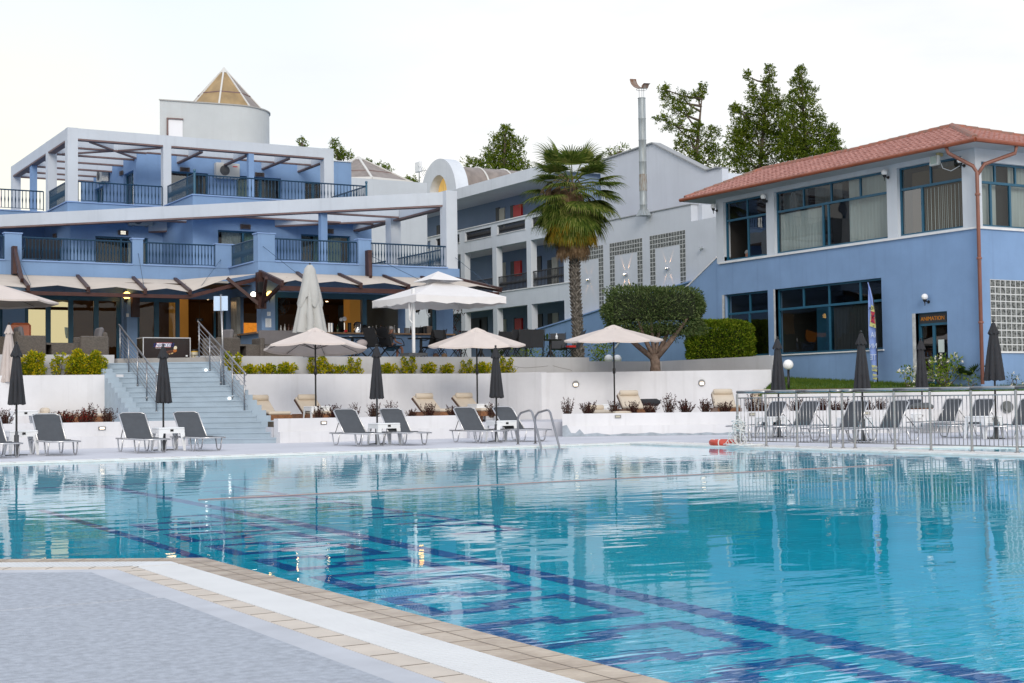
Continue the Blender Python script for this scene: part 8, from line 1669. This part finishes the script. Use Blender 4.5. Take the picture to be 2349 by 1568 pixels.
# star-burst wall lamps on the blank wall: steel ball with four narrow beams
for i, (x, y, e_) in enumerate(((953, 470, 2.6), (1281, 422, 6.0), (1648, 370, 3.6))):
    q = onX(M3, x, y, XM - .06); t = thing('beam_lamp', q, '%s of the three round steel lamps throwing light crosses on the blank wall' % ('left' if i == 0 else 'middle' if i == 1 else 'right'), 'wall lamp', 'light-cross lamps'); b = MB(); b.sphere(q, .10, 14, 9); b.build('ball', m_st, t, smooth=True)
    b = MB(); b.sphere(q + Vector((-.085, -.01, 0)), .035 if i == 1 else .02, 8, 6); b.build('lens', m_spot, t)
    for a in (62, 118, 242, 298):
        d = Vector((.07, cos(radians(a)), sin(radians(a)))); ld = bpy.data.lights.new('beam', 'SPOT'); lo = bpy.data.objects.new('beam', ld); COL.objects.link(lo); lo.parent = t; lo.location = Vector((.025, 0, 0)) + d * .11; ld.energy = e_ * 12; ld.color = (1, .50, .22); ld.spot_size = radians(11); ld.spot_blend = .7; ld.shadow_soft_size = .01; lo.rotation_euler = d.to_track_quat('-Z', 'Y').to_euler()
q = onX(M3, 1960, 188, XM - .08); t = thing('security_camera', q, 'small grey camera on the blank wall near the clubhouse', 'camera'); b = MB(); b.tube([q, q + Vector((-.1, .08, -.06))], .07, 8); b.build('body', m_flue, t)
# feather flag
fb = onX(M4, 1215, 1236, 31.6); yb = onX(M4, 1215, 1230, 31.6).y; FG = thing('feather_flag', (31.6, yb, 1.2), 'tall blue and yellow feather flag seen from behind, its lettering mirrored', 'flag'); pl = [onX(M4, x, y, 31.6) for x, y in ((1219, 1300), (1217, 1100), (1213, 950), (1207, 800), (1198, 680), (1183, 560), (1163, 480), (1146, 432))]
b = MB(); b.tube([(31.6, pl[0].y, 1.2)] + pl[0:], [.018] * 6 + [.012, .008, .006], 6); b.build('pole', m_pole, FG, smooth=True)
lft = [onX(M4, x, y, 31.6) for x, y in ((1190, 1300), (1172, 1100), (1156, 950), (1152, 800), (1150, 680), (1147, 560), (1144, 480), (1144, 434))]; m_fb = mat('flag_blue', (.24, .34, .68), .7); m_fy = mat('flag_yellow', (.68, .66, .26), .7); m_fw = mat('flag_letter', (.62, .70, .85), .7)
b = MB(); K = 6
for (a0_, b0_), (a1_, b1_) in zip(zip(lft, pl), zip(lft[1:], pl[1:])):
    for k in range(K): b.face(*[Vector((31.6 + .03 * sin(s * 6 + p_.z * 1.5), q_.y, q_.z)) for (p_, s) in ((a0_, k / K), (a0_, (k + 1) / K), (a1_, (k + 1) / K), (a1_, k / K)) for q_ in [(p_.lerp(b0_ if p_ is a0_ else b1_, s))]])
b.build('banner', m_fb, FG)
def fl(x0, y0, x1, y1, x2, y2, x3, y3, name, m, e=.045): b = MB(); b.add([onX(M4, x, y, 31.6 - e) for x, y in ((x0, y0), (x1, y1), (x2, y2), (x3, y3))], [(0, 1, 2, 3)]); return b.build(name, m, FG)
fl(1156, 770, 1204, 785, 1190, 618, 1168, 605, 'yellow_field', m_fy); fl(1166, 740, 1197, 752, 1193, 662, 1168, 655, 'flag_patch', mat('patch_navy', (.03, .03, .20), .7), .05)
for a in ((1166, 655, 1197, 752), (1166, 740, 1193, 662), (1181, 657, 1182, 748)): b = MB(); b.bar(onX(M4, a[0], a[1], 31.54), onX(M4, a[2], a[3], 31.54), .004, .035); b.build('patch_stripe', mat('patch_red', (.6, .05, .08), .7), FG)
b = MB(); b.bar(onX(M4, 1167, 700, 31.54), onX(M4, 1195, 706, 31.54), .004, .04); b.build('patch_stripe', MATS['patch_red'], FG)
fl(1174, 1115, 1214, 1122, 1213, 1078, 1172, 1070, 'yellow_field', m_fy); fl(1182, 1180, 1214, 1184, 1214, 1146, 1180, 1138, 'yellow_field', m_fy); fl(1186, 1236, 1216, 1238, 1216, 1206, 1184, 1200, 'yellow_field', m_fy)
for x, y, s, txt, m in ((1181, 632, .13, 'OTOK', m_black), (1183, 840, .24, 'IA', m_fw), (1181, 925, .22, 'NN', m_fw), (1184, 1012, .24, 'TE', m_fw), (1193, 1097, .13, 'SPEA', m_fb), (1198, 1162, .11, 'SPAN', m_fb), (1186, 768, .06, 'me', m_black)):
    c = onX(M4, x, y, 31.54); text_mesh('flag_text', txt, s, m, FG, c, (0, -1, 0), (0, 0, 1), .002, flip=True)
for x, lb in ((262, 'brown sling chair on the left balcony, left of two'), (420, 'brown sling chair on the left balcony, right of two')):
    p = onY(M1, x, 300, 47.6); dup(ch, (p.x, p.y, 5.30), radians(8), lb, 'balcony sling chairs')
def cracks(Y, T, pts, label):
    b = MB(); q = [onY(T, x, y, Y - .003) for x, y in pts]; b.tube(q, .005, 4, cap=False); o = b.build('wall_crack', mat('crack', (.20, .19, .18), .9)); return o
wall_up = [o for o in bpy.data.objects if o.name.startswith('garden_wall') and 'cracked' in str(o.get('label', ''))][0]; wall_lf = [o for o in bpy.data.objects if o.name.startswith('garden_wall') and 'fine cracks' in str(o.get('label', ''))][0]
for par, Y, T, pts in ((wall_up, 40.8, M3, [(290, 1228), (340, 1240), (400, 1246), (470, 1240), (540, 1236), (600, 1228)]), (wall_up, 40.8, M3, [(640, 1225), (690, 1240), (740, 1252), (790, 1262), (810, 1272)]), (wall_up, 40.8, M3, [(340, 1240), (320, 1262), (300, 1280)]),
        (wall_lf, 41.45, M1, [(385, 1240), (450, 1252), (560, 1262), (640, 1262)]), (wall_lf, 41.45, M1, [(920, 1235), (960, 1250), (1010, 1255), (1015, 1290)])):
    o = cracks(Y, T, pts, ''); o.parent = par
